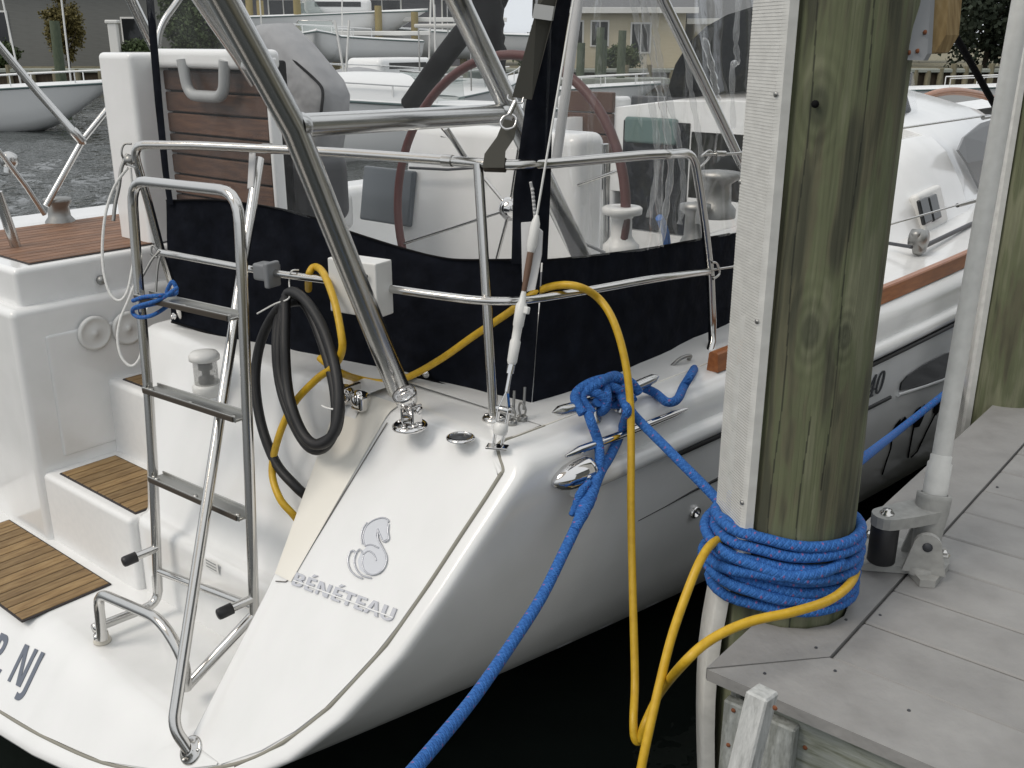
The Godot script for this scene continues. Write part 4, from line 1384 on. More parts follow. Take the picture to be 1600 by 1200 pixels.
func build_emblem(boat, n: Vector3):
	# raised sea-horse badge: a thin body plate with bright outline strokes
	var s := new_st()
	slab(s, [Vector3(-1.762, 0.9198, -1.518), Vector3(-1.779, 0.9373, -1.533), Vector3(-1.783, 0.9556, -1.549), Vector3(-1.774, 0.9703, -1.562), Vector3(-1.751, 0.9828, -1.572), Vector3(-1.734, 0.9855, -1.575), Vector3(-1.723, 0.984, -1.573), Vector3(-1.718, 0.9717, -1.563), Vector3(-1.696, 0.9498, -1.544), Vector3(-1.708, 0.9414, -1.537), Vector3(-1.734, 0.9514, -1.545), Vector3(-1.745, 0.9594, -1.552), Vector3(-1.736, 0.9454, -1.54), Vector3(-1.714, 0.9345, -1.531), Vector3(-1.687, 0.9252, -1.523), Vector3(-1.668, 0.9087, -1.508), Vector3(-1.667, 0.8906, -1.493), Vector3(-1.683, 0.877, -1.481), Vector3(-1.711, 0.8709, -1.476), Vector3(-1.738, 0.8744, -1.479), Vector3(-1.756, 0.8887, -1.491), Vector3(-1.758, 0.9072, -1.507), Vector3(-1.748, 0.9179, -1.516)], n * 0.003)
	var em := part(boat, "emblem", s, mat(c3(0.60, 0.62, 0.66), 0.3))
	var strokes := [
		[Vector3(-1.755, 0.9214, -1.515), Vector3(-1.776, 0.9367, -1.528), Vector3(-1.781, 0.9561, -1.545), Vector3(-1.769, 0.9729, -1.559), Vector3(-1.745, 0.9842, -1.569), Vector3(-1.727, 0.9858, -1.57), Vector3(-1.719, 0.9822, -1.567)],
		[Vector3(-1.716, 0.9788, -1.564), Vector3(-1.707, 0.9648, -1.552), Vector3(-1.693, 0.9519, -1.541), Vector3(-1.705, 0.9436, -1.534), Vector3(-1.724, 0.9523, -1.541), Vector3(-1.742, 0.9616, -1.549)],
		[Vector3(-1.741, 0.9604, -1.548), Vector3(-1.725, 0.9441, -1.534), Vector3(-1.698, 0.932, -1.524), Vector3(-1.673, 0.9196, -1.513), Vector3(-1.664, 0.9035, -1.499), Vector3(-1.67, 0.8887, -1.486), Vector3(-1.691, 0.8778, -1.477), Vector3(-1.718, 0.8787, -1.478), Vector3(-1.737, 0.8896, -1.487), Vector3(-1.745, 0.9038, -1.5)],
		[Vector3(-1.747, 0.906, -1.501), Vector3(-1.736, 0.9156, -1.51), Vector3(-1.715, 0.9141, -1.508), Vector3(-1.698, 0.9051, -1.501)],
		[Vector3(-1.755, 0.9214, -1.515), Vector3(-1.738, 0.9287, -1.521), Vector3(-1.709, 0.9291, -1.521)],
		[Vector3(-1.772, 0.9021, -1.498), Vector3(-1.766, 0.8873, -1.485), Vector3(-1.745, 0.8741, -1.474), Vector3(-1.719, 0.869, -1.469), Vector3(-1.688, 0.8719, -1.472)],
		[Vector3(-1.792, 0.8997, -1.496), Vector3(-1.788, 0.8844, -1.483), Vector3(-1.769, 0.8706, -1.471), Vector3(-1.743, 0.8639, -1.465), Vector3(-1.714, 0.8637, -1.465)],
		[Vector3(-1.766, 0.9228, -1.516), Vector3(-1.782, 0.9352, -1.527), Vector3(-1.788, 0.9503, -1.54), Vector3(-1.784, 0.9651, -1.552)],
		[Vector3(-1.772, 0.9021, -1.498), Vector3(-1.766, 0.9118, -1.506), Vector3(-1.747, 0.906, -1.501)],
		[Vector3(-1.792, 0.8997, -1.496), Vector3(-1.784, 0.9045, -1.5), Vector3(-1.77, 0.8999, -1.496)]]
	for p in strokes:
		s = new_st()
		tube(s, cr(p, 5), 0.0022, 6)
		part(em, "stroke", s, M.emblem)

func build_cockpit(boat):
	# decks outboard of the cockpit
	var s := new_st()
	for side: float in [1.0, -1.0]:
		var rows := []
		for i in 30:
			var u: float = min(0.012 + i * 0.034, 0.985)
			var p := hull_pt(0.0, u, side)
			var w: float = min(0.62, abs(p.x - XC))
			var q := p + Vector3(-side * w, 0.012, 0)
			rows.append([p, p.lerp(q, 0.08), q])
		if side < 0:
			rows.reverse()
		grid(s, rows)
	part(boat, "side_deck", s, M.gel)
	# cockpit well: sole, seats, coamings
	s = new_st()
	rbox(s, Vector3(-4.0, 0.45, -5.0), Vector3(-1.95, 0.62, -2.1), 0.02)
	part(boat, "cockpit_sole", s, M.gel_tread)
	for q in [[-2.35, -1.72], [-4.3, -3.65]]:
		s = new_st()
		rbox(s, Vector3(q[0], 0.5, -4.85), Vector3(q[1], 1.05, -3.35), 0.04)
		part(boat, "bench", s, M.gel)
	s = new_st()
	rbox(s, Vector3(-1.98, 0.9, -5.0), Vector3(-1.70, 1.42, -2.2), 0.05)
	part(boat, "coaming", s, M.gel)
	s = new_st()
	rbox(s, Vector3(-4.3, 0.9, -5.0), Vector3(-4.05, 1.42, -2.9), 0.05)
	part(boat, "coaming", s, M.gel)
	# helm seat by the starboard rail with a grey cushion
	s = new_st()
	rbox(s, Vector3(-2.35, 0.6, -3.2), Vector3(-1.75, 1.24, -2.25), 0.05)
	var hs := part(boat, "helm_seat", s, M.gel)
	s = new_st()
	rbox(s, Vector3(-1.96, 1.41, -2.72), Vector3(-1.72, 1.445, -2.32), 0.012)
	part(hs, "seat_pad", s, M.cushion)
	# steering pedestal with a screen and side wings
	s = new_st()
	round_box(s, frame(Vector3(-2.96, 1.22, -3.32), Vector3(1, 0, 0), Vector3(0, 1, -0.18)), Vector3(0.74, 1.16, 0.34), 0.06)
	var ped := part(boat, "steering_pedestal", s, M.gel)
	s = new_st()
	var sc := Vector3(-3.173, 1.504, -2.98)
	round_box(s, frame(Vector3(-3.394, 1.477, -3.18), Vector3(1, 0, 0), Vector3(0, 1, -0.18)), Vector3(0.33, 0.25, 0.03), 0.01)
	part(ped, "chart_screen", s, M.screen)
	s = new_st()
	tube(s, [Vector3(-3.11, 1.753, -3.25), Vector3(-2.996, 1.738, -3.25), Vector3(-2.904, 1.732, -3.25)], 0.008, 6)
	tube(s, [Vector3(-3.225, 1.619, -3.16), Vector3(-2.991, 1.629, -3.16), Vector3(-2.825, 1.65, -3.16)], 0.006, 6)
	part(ped, "trim_line", s, M.dark_grey)
	# steering wheel: leather rim, spokes, hub
	s = new_st()
	var wc := Vector3(-2.385, 1.56, -2.8)
	var wpts := []
	for i in 64:
		var a := TAU * i / 64.0
		wpts.append(wc + Vector3(cos(a) * 0.545, sin(a) * 0.545, sin(a) * -0.06))
	tube(s, wpts, 0.017, 12, false, 1.0, true)
	var wheel := part(boat, "steering_wheel", s, M.maroon)
	for i in 6:
		s = new_st()
		var a := TAU * i / 6.0 + 0.35
		tube(s, [wc + Vector3(0, 0, -0.05), wc + Vector3(cos(a) * 0.535, sin(a) * 0.535, sin(a) * -0.06)], 0.006, 8)
		part(wheel, "spoke", s, M.steel)
	s = new_st()
	lathe(s, wc + Vector3(0, 0, -0.14), Vector3(0, 0, 1), [[0.02, 0.0], [0.03, 0.04], [0.045, 0.06], [0.045, 0.10], [0.025, 0.125], [0.0, 0.13]], 16)
	part(wheel, "hub", s, M.chrome)
	# engine box and winch seen by the wheel
	s = new_st()
	rbox(s, Vector3(-2.05, 1.688, -2.689) + Vector3(-0.25, -0.5, -0.3), Vector3(-2.05, 1.849, -2.912) + Vector3(0, 0, 0.1), 0.04)
	part(boat, "locker", s, M.gel)
	s = new_st()
	var w0 := Vector3(-1.86, 1.476, -2.811)
	lathe(s, w0, Vector3.UP, [[0.062, 0.0], [0.062, 0.02], [0.05, 0.03], [0.036, 0.05], [0.034, 0.11], [0.042, 0.12], [0.066, 0.126], [0.068, 0.145], [0.062, 0.15], [0.02, 0.151], [0.018, 0.145], [0.0, 0.145]], 24)
	part(boat, "winch", s, M.white_plastic)
	s = new_st()
	tube(s, [Vector3(-2, 1.432, -2.932), Vector3(-2, 1.582, -2.924), Vector3(-2, 1.816, -2.903)], 0.012, 10)
	part(boat, "guard_post", s, M.brushed)
	s = new_st()
	tube(s, [Vector3(-1.85, 1.575, -2.49), Vector3(-1.85, 1.49, -2.697)], 0.006, 8)
	part(boat, "shock_cord", s, M.tag_white)
	s = new_st()
	tube(s, cr([Vector3(-1.78, 1.584, -2.918), Vector3(-1.78, 1.564, -2.936), Vector3(-1.78, 1.522, -2.965), Vector3(-1.78, 1.483, -2.977)], 4), 0.014, 10)
	part(boat, "blue_sheet", s, M.blue)
	for q in [[Vector3(-1.74, 1.639, -3.236), 0.09], [Vector3(-1.75, 1.54, -3.107), 0.06]]:
		s = new_st()
		lathe(s, q[0] + Vector3(0, -0.09, 0), Vector3.UP, [[0.8 * q[1], 0.0], [0.8 * q[1], 0.03], [0.6 * q[1], 0.05], [0.55 * q[1], 0.12], [0.9 * q[1], 0.14], [0.9 * q[1], 0.16], [0.0, 0.17]], 18)
		part(boat, "winch", s, M.dull_metal)
	# white rod and dark tube that carry the canopy
	s = new_st()
	tube(s, [Vector3(-1.75, 2.308, -2.399), Vector3(-1.75, 2.09, -2.353), Vector3(-1.75, 1.813, -2.294)], 0.014, 10)
	part(boat, "canopy_rod", s, M.tag_white)
	s = new_st()
	tube(s, [Vector3(-1.56, 2.32, -2.465), Vector3(-1.56, 2.258, -2.522), Vector3(-1.56, 2.059, -2.743), Vector3(-1.56, 1.808, -3.013), Vector3(-1.56, 1.45, -3.413)], 0.0165, 12)
	part(boat, "canopy_tube", s, M.brushed)
	# cabin bulkhead with companionway
	s = new_st()
	var zb := -5.7
	rbox(s, Vector3(-4.35, 0.6, zb - 0.2), Vector3(-3.85, 1.80, zb), 0.03)
	rbox(s, Vector3(-3.30, 0.6, zb - 0.2), Vector3(-1.95, 1.64, zb), 0.03)
	rbox(s, Vector3(-3.86, 0.6, zb - 0.2), Vector3(-3.29, 0.95, zb), 0.02)
	part(boat, "cabin_bulkhead", s, M.gel)
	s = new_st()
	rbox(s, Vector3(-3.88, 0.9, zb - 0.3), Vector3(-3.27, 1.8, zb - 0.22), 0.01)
	part(boat, "companionway_dark", s, M.dark_grey)  # dark grey box paints the gloom inside the opening
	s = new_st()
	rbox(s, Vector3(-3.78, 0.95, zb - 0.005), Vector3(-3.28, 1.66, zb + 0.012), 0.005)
	part(boat, "added_dark_sheet", s, M.navy)  # added dark sheet that tones down the bright bulkhead
	for k in 3:
		s = new_st()
		rbox(s, Vector3(-4.28, 1.42 + k * 0.14, zb - 0.01), Vector3(-3.86, 1.552 + k * 0.14, zb + 0.03), 0.008)
		part(boat, "washboard", s, M.dark_wood)
	s = new_st()
	rbox(s, Vector3(-3.358, 1.518, -5.68) + Vector3(-0.40, 0, -0.03), Vector3(-3.368, 1.684, -5.68) + Vector3(0, 0, 0.02), 0.02)
	part(boat, "bulkhead_window", s, M.window_green)
	# cabin trunk: sides lean in and round over to a crowned roof
	s = new_st()
	var tz := [-5.7, -5.71, -5.95, -6.2, -6.5, -6.75, -7.0, -7.6, -8.2, -8.8, -9.4, -9.9, -10.3]
	var rows := []
	for i in tz.size():
		var f: float = i / (tz.size() - 1.0)
		var hgt: float = 0.48 * (1.0 - smoothstep(0.55, 1.0, f) * 0.93)
		var hb: float = lerpf(1.46, 0.62, pow(f, 1.7))
		var y0: float = 1.20 + 0.10 * f
		var row := []
		for side: float in [1.0, -1.0]:
			var half := [[hb + 0.05, -0.02], [hb + 0.03, 0.01], [hb, 0.05 * hgt], [hb - 0.08, hgt * 0.45], [hb - 0.18, hgt * 0.80], [hb - 0.30, hgt * 0.97], [hb - 0.5, hgt * 1.08], [hb * 0.3, hgt * 1.22], [0.0, hgt * 1.26]]
			if side < 0:
				half.reverse()
			for h in half:
				if side < 0 and h[0] == 0.0:
					continue
				row.append(Vector3(XC + side * h[0], y0 + h[1], tz[i]))
		rows.append(row)
	grid(s, rows)
	flat(s)
	for k in rows[0].size() - 1:
		tri(s, Vector3(XC, 1.2, -5.7), rows[0][k], rows[0][k + 1])
	part(boat, "cabin_trunk", s, M.gel)

	# portlight, long side window and handrail of the trunk
	s = new_st()
	round_box(s, frame(Vector3(-1.6, 1.351, -5.199), Vector3(0, 0.05, -1), Vector3(-0.35, 1, 0)), Vector3(0.34, 0.20, 0.05), 0.02)
	var port := part(boat, "portlight", s, M.white_plastic)
	for k: float in [-1.0, 1.0]:
		s = new_st()
		round_box(s, frame(Vector3(-1.572, 1.365, -5.108) + Vector3(0, 0, -0.068 * k), Vector3(0, 0.05, -1), Vector3(-0.35, 1, 0)), Vector3(0.115, 0.125, 0.02), 0.008)
		part(port, "pane", s, M.window_dark)
	s = new_st()
	slab(s, [Vector3(-1.64, 1.326, -6.192), Vector3(-1.64, 1.52, -5.835), Vector3(-1.64, 1.604, -5.642), Vector3(-1.68, 1.653, -5.85), Vector3(-1.72, 1.701, -6.282), Vector3(-1.74, 1.711, -6.823), Vector3(-1.74, 1.649, -7.367), Vector3(-1.66, 1.464, -7.159), Vector3(-1.66, 1.365, -6.918)], Vector3(0.012, 0.004, 0))
	part(boat, "side_window", s, M.grey_paint)
	s = new_st()
	tube(s, cr([Vector3(-2.6, 1.698, -7.724), Vector3(-2.6, 1.758, -8.051), Vector3(-2.6, 1.775, -8.495), Vector3(-2.6, 1.752, -8.998), Vector3(-2.6, 1.685, -9.669), Vector3(-2.6, 1.551, -10.68)], 5), 0.03, 8)
	part(boat, "grab_rail", s, M.varnish)
	# genoa block, track line and sheets on the side deck
	s = new_st()
	var gb := Vector3(-1.414, 1.27, -4.512)
	round_box(s, frame(gb + Vector3(0, 0.04, 0), Vector3(0, 0.0, -1), Vector3(-0.2, 1, 0)), Vector3(0.09, 0.11, 0.045), 0.02)
	lathe(s, gb + Vector3(-0.03, 0.05, 0), Vector3(1, 0, 0), [[0.0, -0.005], [0.045, -0.005], [0.045, 0.06], [0.0, 0.065]], 16)
	part(boat, "turning_block", s, M.dull_metal)
	s = new_st()
	tube(s, [Vector3(-1.543, 1.29, -4.501), Vector3(-1.414, 1.3, -4.428)], 0.008, 8)
	tube(s, [Vector3(-1.41, 1.28, -4.563), Vector3(-1.425, 1.28, -5.299), Vector3(-1.41, 1.28, -5.998)], 0.011, 8)
	part(boat, "sheet_line", s, M.dark_grey)
	# spray hood: navy canvas over the companionway, clear side light
	s = new_st()
	rows = []
	for i in 9:
		var t := i / 8.0
		var z := lerpf(-5.9, -6.6, t)
		var top: float = lerpf(2.36, 1.80, pow(t, 2.2))
		var row := []
		for k in 15:
			var a := PI * k / 14.0
			var hx: float = lerpf(0.76, 0.72, t)
			row.append(Vector3(-2.85 + cos(a) * hx, lerpf(1.40, top, pow(sin(a), 0.55)), z))
		rows.append(row)
	grid(s, rows)
	var hood := part(boat, "spray_hood", s, M.navy)
	s = new_st()
	slab(s, [Vector3(-2.085, 1.72, -6.0), Vector3(-2.11, 2.02, -5.95), Vector3(-2.14, 1.97, -6.3), Vector3(-2.12, 1.74, -6.4)], Vector3(0.006, 0, 0))
	part(hood, "side_light", s, M.clear_pane)
	# dark mainsheet bundle and boom end over the cockpit
	s = new_st()
	tube(s, cr([Vector3(-4.066, 1.816, -4), Vector3(-3.816, 2.053, -4), Vector3(-3.631, 2.211, -4), Vector3(-3.457, 2.314, -4), Vector3(-3.373, 2.458, -4)], 5), 0.055, 10)
	part(boat, "sail_cover", s, M.black)
	s = new_st()
	tube(s, cr([Vector3(-3.418, 2.427, -3.9), Vector3(-3.396, 2.252, -3.9), Vector3(-3.372, 2.104, -3.9), Vector3(-3.348, 1.984, -3.9), Vector3(-3.324, 1.863, -3.9)], 5), [0.07, 0.075, 0.08, 0.07, 0.08, 0.07, 0.075, 0.06, 0.07, 0.06, 0.07, 0.06, 0.06, 0.05, 0.05, 0.04, 0.04, 0.03, 0.03, 0.02, 0.02], 8)
	part(boat, "sail_cover", s, M.black)
	# grey covered instrument pod on the port side
	s = new_st()
	var outl := [Vector3(-3.575, 1.466, -2.66), Vector3(-3.599, 1.829, -2.66), Vector3(-3.599, 2.156, -2.66), Vector3(-3.539, 2.216, -2.66), Vector3(-3.431, 2.219, -2.66), Vector3(-3.303, 2.137, -2.66), Vector3(-3.138, 2.005, -2.66), Vector3(-3.106, 1.949, -2.66), Vector3(-3.119, 1.876, -2.66), Vector3(-3.161, 1.75, -2.66), Vector3(-3.224, 1.502, -2.66)]
	var cen := Vector3(-3.374, 1.865, -2.66)
	var shell := []
	for q in [[0.0, 0.075], [0.5, 0.075], [0.86, 0.07], [0.94, 0.055], [0.985, 0.03], [1.0, 0.0], [1.0, -0.07]]:
		var ring := []
		for p in outl:
			ring.append(cen.lerp(p, q[0]) + Vector3(0, 0, q[1]))
		ring.append(ring[0])
		shell.append(ring)
	grid(s, shell)
	var pod := part(boat, "helm_cover", s, M.cover_grey)
	s = new_st()
	tube(s, cr([Vector3(-3.411, 2.142, -2.6), Vector3(-3.275, 2.076, -2.6), Vector3(-3.15, 2.006, -2.6), Vector3(-3.116, 1.97, -2.6), Vector3(-3.125, 1.915, -2.6), Vector3(-3.152, 1.829, -2.6)], 5), 0.006, 6)
	part(pod, "piping", s, M.black)

	s = new_st()
	round_box(s, frame(Vector3(-3.255, 1.596, -2.6), Vector3(1, 0, 0), Vector3.UP), Vector3(0.36, 0.28, 0.2), 0.06)
	part(boat, "outboard_cover", s, M.dark_grey)
	# shoulders that carry the cabin sides aft along the cockpit
	for side: float in [1.0, -1.0]:
		s = new_st()
		var rw := []
		for i in 8:
			var z := lerpf(-5.75, -4.35, i / 7.0)
			var hgt: float = lerpf(0.48, 0.16, smoothstep(0.25, 1.0, i / 7.0))
			var row := []
			for h in [[1.51, -0.02], [1.49, 0.01], [1.46, 0.05 * hgt], [1.38, hgt * 0.45], [1.28, hgt * 0.80], [1.18, hgt * 0.97], [1.10, hgt * 0.97], [1.08, -0.5]]:
				row.append(Vector3(XC + side * h[0], 1.20 + h[1], z))
			rw.append(row)
		if side < 0:
			rw.reverse()
		grid(s, rw)
		part(boat, "cabin_shoulder", s, M.gel)
	s = new_st()
	tube(s, [Vector3(-1.35, 2.276, -4.163), Vector3(-1.25, 2.1, -4.258), Vector3(-1.17, 1.896, -4.473)], 0.014, 8)
	part(boat, "covered_shroud", s, M.black)

func build_water():
	var st := new_st()
	smooth(st)
	var n1 := noise(201, 0.9, 3)
	var n2 := noise(202, 0.28, 2)
	var rows := []
	# fine mesh where the ripples can be seen, coarse sheet beyond
	var zs := []
	var d := 0.0
	while d < 60.0:
		zs.append(d)
		d += 0.12 + d * 0.006
	var amp := 0.06
	for i in zs.size():
		var row := []
		for k in 150:
			# fan of points around the mooring, out across the canal to port
			var a := deg_to_rad(-20.0 + 120.0 * k / 149.0)
			var p := Vector3(-5.2 - zs[i] * sin(a) * 1.0, 0, -1.0 - zs[i] * cos(a))
			p.y = (n1.get_noise_2d(p.x * 1.6, p.z * 1.6) + n2.get_noise_2d(p.x, p.z) * 1.6) * amp
			row.append(p)
		rows.append(row)
	grid(st, rows)
	var wm := mat(c3(0.030, 0.036, 0.034), 0.06)
	wm.normal_enabled = true
	wm.normal_texture = normal_tex(203, 0.03, 4, 12.0)
	wm.normal_scale = 1.0
	wm.uv1_triplanar = true
	wm.uv1_world_triplanar = true
	wm.uv1_scale = Vector3(0.4, 0.4, 0.4)
	M.water = wm
	var o := part(self, "water", st, wm)
	tag(o, "dark rippled canal water beyond the yacht", "water", "", "structure")
	st = new_st()
	quad(st, Vector3(-300, -0.06, 40), Vector3(-300, -0.06, -300), Vector3(300, -0.06, -300), Vector3(300, -0.06, 40))
	var calm := wm.duplicate()
	calm.normal_scale = 0.12
	calm.albedo_color = c3(0.012, 0.016, 0.014).linear_to_srgb()
	var o2 := part(self, "water", st, calm)
	tag(o2, "calm dark water under the dock and out to the shore", "water", "", "structure")

func build_dock():
	var dk = thing("dock", "grey composite decked finger dock with mitred edge boards", "dock", Vector3(0.2, 0.85, -4.0))
	var t := 0.028
	var y := 0.85
	# end board, mitred
	var s := new_st()
	slab(s, [Vector3(-0.86, y, -1.70), Vector3(1.6, y, -1.70), Vector3(1.6, y, -1.914), Vector3(-0.672, y, -1.914)], Vector3(0, -t, 0))
	part(dk, "end_board", s, M.board[1])
	# edge board cut round the near piling
	s = new_st()
	var edge := [Vector3(-0.864, y, -1.704), Vector3(-0.674, y, -1.918), Vector3(-0.674, y, -7.5), Vector3(-0.864, y, -7.5)]
	var cut := []
	for pz in [-4.05, -2.1]:
		cut.append(Vector3(-0.864, y, pz - 0.155))
		for k in 9:
			var a := PI * k / 8.0
			cut.append(Vector3(-0.87 + 0.155 * sin(a), y, pz - 0.155 * cos(a)))
		cut.append(Vector3(-0.864, y, pz + 0.155))
	slab(s, edge + cut, Vector3(0, -t, 0))
	part(dk, "edge_board", s, M.board[3])
	# cross boards
	var w := 0.1846
	for i in 28:
		var zc := -1.914 - 0.19 * (i + 0.5)
		var xf := Transform3D(Basis.IDENTITY, Vector3(0.466, y - t * 0.5 + rng.randf_range(-0.0012, 0.0012), zc))
		piece(dk, "board", box_mesh(Vector3(2.268, t, w), 0.004), M.board[(i * 3 + i / 4) % 5], xf)
	# screw heads and their countersinks
	var rg := RandomNumberGenerator.new()
	rg.seed = 31
	var sm := CylinderMesh.new()
	sm.top_radius = 0.0032
	sm.bottom_radius = 0.0042
	sm.height = 0.003
	sm.radial_segments = 8
	for i in 14:
		for e in 2:
			if rg.randf() < 0.22:
				piece(dk, "screw", sm, M.dark_grey, Transform3D(Basis.IDENTITY, Vector3(-0.645 + rg.randf_range(-0.006, 0.006), y + 0.0008, -1.914 - 0.19 * (i + 0.28 + 0.44 * e))))
	for q in [Vector3(-0.6424, 0.8508, -1.873), Vector3(-0.7563, 0.8508, -1.766), Vector3(-0.7048, 0.8508, -2.086), Vector3(-0.7112, 0.8508, -1.93), Vector3(-0.4712, 0.8508, -1.839)]:
		piece(dk, "screw", sm, M.dark_grey, Transform3D(Basis.IDENTITY, q))
	return dk

func piling_mesh(h: float, r0: float, r1: float, seed_: int, turn: float) -> SurfaceTool:
	# local: base at the origin; uneven round timber
	var st := new_st()
	smooth(st)
	var nz := noise(seed_, 1.2, 3)
	var rows := 40
	var sides := 40
	var P := []
	for i in rows + 1:
		var t := float(i) / rows
		var row := []
		for k in sides + 1:
			var a := TAU * k / sides + turn
			var r := lerpf(r0, r1, t)
			r += 0.006 * nz.get_noise_3d(cos(a) * 1.5, t * h * 0.9, sin(a) * 1.5) + 0.003 * nz.get_noise_3d(cos(a) * 9.0, t * h * 1.2, sin(a) * 9.0)
			row.append([Vector3(cos(a) * r, t * h, sin(a) * r), Vector2(float(k) / sides, 1.0 - t)])
		P.append(row)
	for i in rows:
		for k in sides:
			var q = [P[i][k], P[i + 1][k], P[i + 1][k + 1], P[i][k + 1]]
			for j in [0, 1, 2, 0, 2, 3]:
				st.set_uv(q[j][1])
				st.add_vertex(q[j][0])
	flat(st)
	for k in sides:
		tri(st, Vector3(0, h, 0), P[rows][k + 1][0], P[rows][k][0])
	return st

func rub_strip(st, c: Vector3, nrm: Vector3, w: float, y0: float, y1: float, off: float):
	# thick vinyl bumper with fine cross ribs
	var t := Vector3(-nrm.z, 0, nrm.x)
	flat(st)
	var pitch := 0.0068
	var n := int((y1 - y0) / pitch)
	var prof := [[-w * 0.5, 0.0], [-w * 0.5, 0.02], [-w * 0.44, 0.03], [w * 0.44, 0.03], [w * 0.5, 0.02], [w * 0.5, 0.0]]
	for i in n:
		for h in 2:
			var ya := y0 + pitch * (i + h * 0.62)
			var yb := y0 + pitch * (i + (0.62 if h == 0 else 1.0))
			var rib := 0.0 if h == 0 else -0.0008
			for k in prof.size() - 1:
				var a = prof[k]
				var b = prof[k + 1]
				var da: float = rib if (k >= 1 and k <= 3) else 0.0
				var pa: Vector3 = c + t * a[0] + nrm * (off + a[1] + (da if k > 1 else 0.0))
				var pb: Vector3 = c + t * b[0] + nrm * (off + b[1] + (da if k < 3 else 0.0))
				quad(st, Vector3(pa.x, ya, pa.z), Vector3(pa.x, yb, pa.z), Vector3(pb.x, yb, pb.z), Vector3(pb.x, ya, pb.z))

func build_pilings():
	var p := thing("piling", "green stained mooring piling wrapped in blue line, ribbed white bumper down its side", "piling", Vector3(-0.87, -0.6, -2.1))
	var st := piling_mesh(3.6, 0.148, 0.141, 401, 0.0)
	st.generate_normals()
	st.generate_tangents()
	piece(p, "post", st.commit(), M.piling, Transform3D(Basis(Vector3.UP, deg_to_rad(-30.0)), Vector3(-0.87, -0.6, -2.1)))
	st = new_st()
	rub_strip(st, Vector3(-0.87, 0, -2.1), Vector3(-0.607, 0, 0.789).normalized(), 0.15, 0.98, 2.7, 0.138)
	var low := new_st()
	var ln := Vector3(-0.80, 0, 0.60)
	var lt := Vector3(-ln.z, 0, ln.x)
	var lrows := []
	for i in 14:
		var t := i / 13.0
		var y := lerpf(1.02, -0.15, t)
		var off: float = 0.155 + 0.02 * sin(t * 5.0) * smoothstep(0.0, 0.3, t)
		var c := Vector3(-0.87, y, -2.1) + ln * off
		lrows.append([c - lt * 0.062 - ln * 0.015, c - lt * 0.062 + ln * 0.012, c - lt * 0.055 + ln * 0.018, c + lt * 0.055 + ln * 0.018, c + lt * 0.062 + ln * 0.012, c + lt * 0.062 - ln * 0.015])
	grid(low, lrows)
	part(p, "lower_bumper", low, M.old_white)
	var strip := part(p, "bumper_strip", st, M.old_white)
	for q in [[1.58, 0.066], [1.15, 0.066], [2.05, 0.066], [1.86, -0.066]]:
		st = new_st()
		var nr := Vector3(-0.607, 0, 0.789).normalized()
		var tt := Vector3(-nr.z, 0, nr.x)
		lathe(st, Vector3(-0.87, q[0], -2.1) + nr * 0.166 - tt * q[1], nr, [[0.006, 0.0], [0.005, 0.004], [0.0, 0.005]], 8)
		part(strip, "nail", st, M.dull_metal)
	# a nail head standing in the timber
	st = new_st()
	var nl := Vector3(-0.8531, 2.034, -1.99)
	lathe(st, Vector3(-0.87, nl.y, -2.1) + Vector3(nl.x + 0.87, 0, nl.z + 2.1).normalized() * 0.139, Vector3(0.3, -0.1, 1), [[0.003, -0.02], [0.003, 0.012], [0.008, 0.013], [0.007, 0.017], [0.0, 0.018]], 10)
	part(p, "nail", st, M.black)
	var q2 := thing("piling", "plain green piling standing behind the white mooring whip, bumper strip on its boat side", "piling", Vector3(-0.87, -0.6, -4.02))
	st = piling_mesh(3.8, 0.15, 0.143, 402, 0.0)
	st.generate_normals()
	st.generate_tangents()
	piece(q2, "post", st.commit(), M.piling, Transform3D(Basis(Vector3.UP, deg_to_rad(75.0)), Vector3(-0.87, -0.6, -4.02)))
	st = new_st()
	rub_strip(st, Vector3(-0.87, 0, -4.02), Vector3(-0.75, 0, 0.66).normalized(), 0.13, -0.2, 2.9, 0.14)
	part(q2, "bumper_strip", st, M.old_white)
	# bracket board nailed high on the near piling
	var b := thing("bracket_board", "grey painted board with a rough brown block nailed beside the piling top", "board", Vector3(-0.777, 2.156, -2.315))
	st = new_st()
	var u := (Vector3(-0.8058, 2.287, -2.35) - Vector3(-0.777, 2.156, -2.315)).normalized()
	slab(st, [Vector3(-0.7724, 2.275, -2.124), Vector3(-0.7228, 2.275, -2.166), Vector3(-0.6969, 2.127, -2.121), Vector3(-0.6998, 2.114, -2.112), Vector3(-0.7302, 2.115, -2.088), Vector3(-0.7441, 2.155, -2.094)], Vector3(0.002, 0.0, -0.02))
	part(b, "grey_plate", st, M.grey_paint)
	st = new_st()
	slab(st, [Vector3(-0.7437, 2.277, -2.191), Vector3(-0.7041, 2.277, -2.224), Vector3(-0.6866, 2.162, -2.186), Vector3(-0.6952, 2.129, -2.164), Vector3(-0.7065, 2.126, -2.154)], Vector3(0.01, 0.0, -0.05))
	part(b, "brown_block", st, M.ochre_wood)
	for k in 4:
		st = new_st()
		lathe(st, dpos(k), Vector3(-0.5, 0, 0.8), [[0.005, 0.0], [0.004, 0.003], [0.0, 0.003]], 8)
		part(b, "nail", st, M.rust)

func dpos(k: int) -> Vector3:
	return [Vector3(-0.7228, 2.129, -2.094), Vector3(-0.7107, 2.132, -2.105), Vector3(-0.7375, 2.191, -2.109), Vector3(-0.707, 2.167, -2.124)][k]

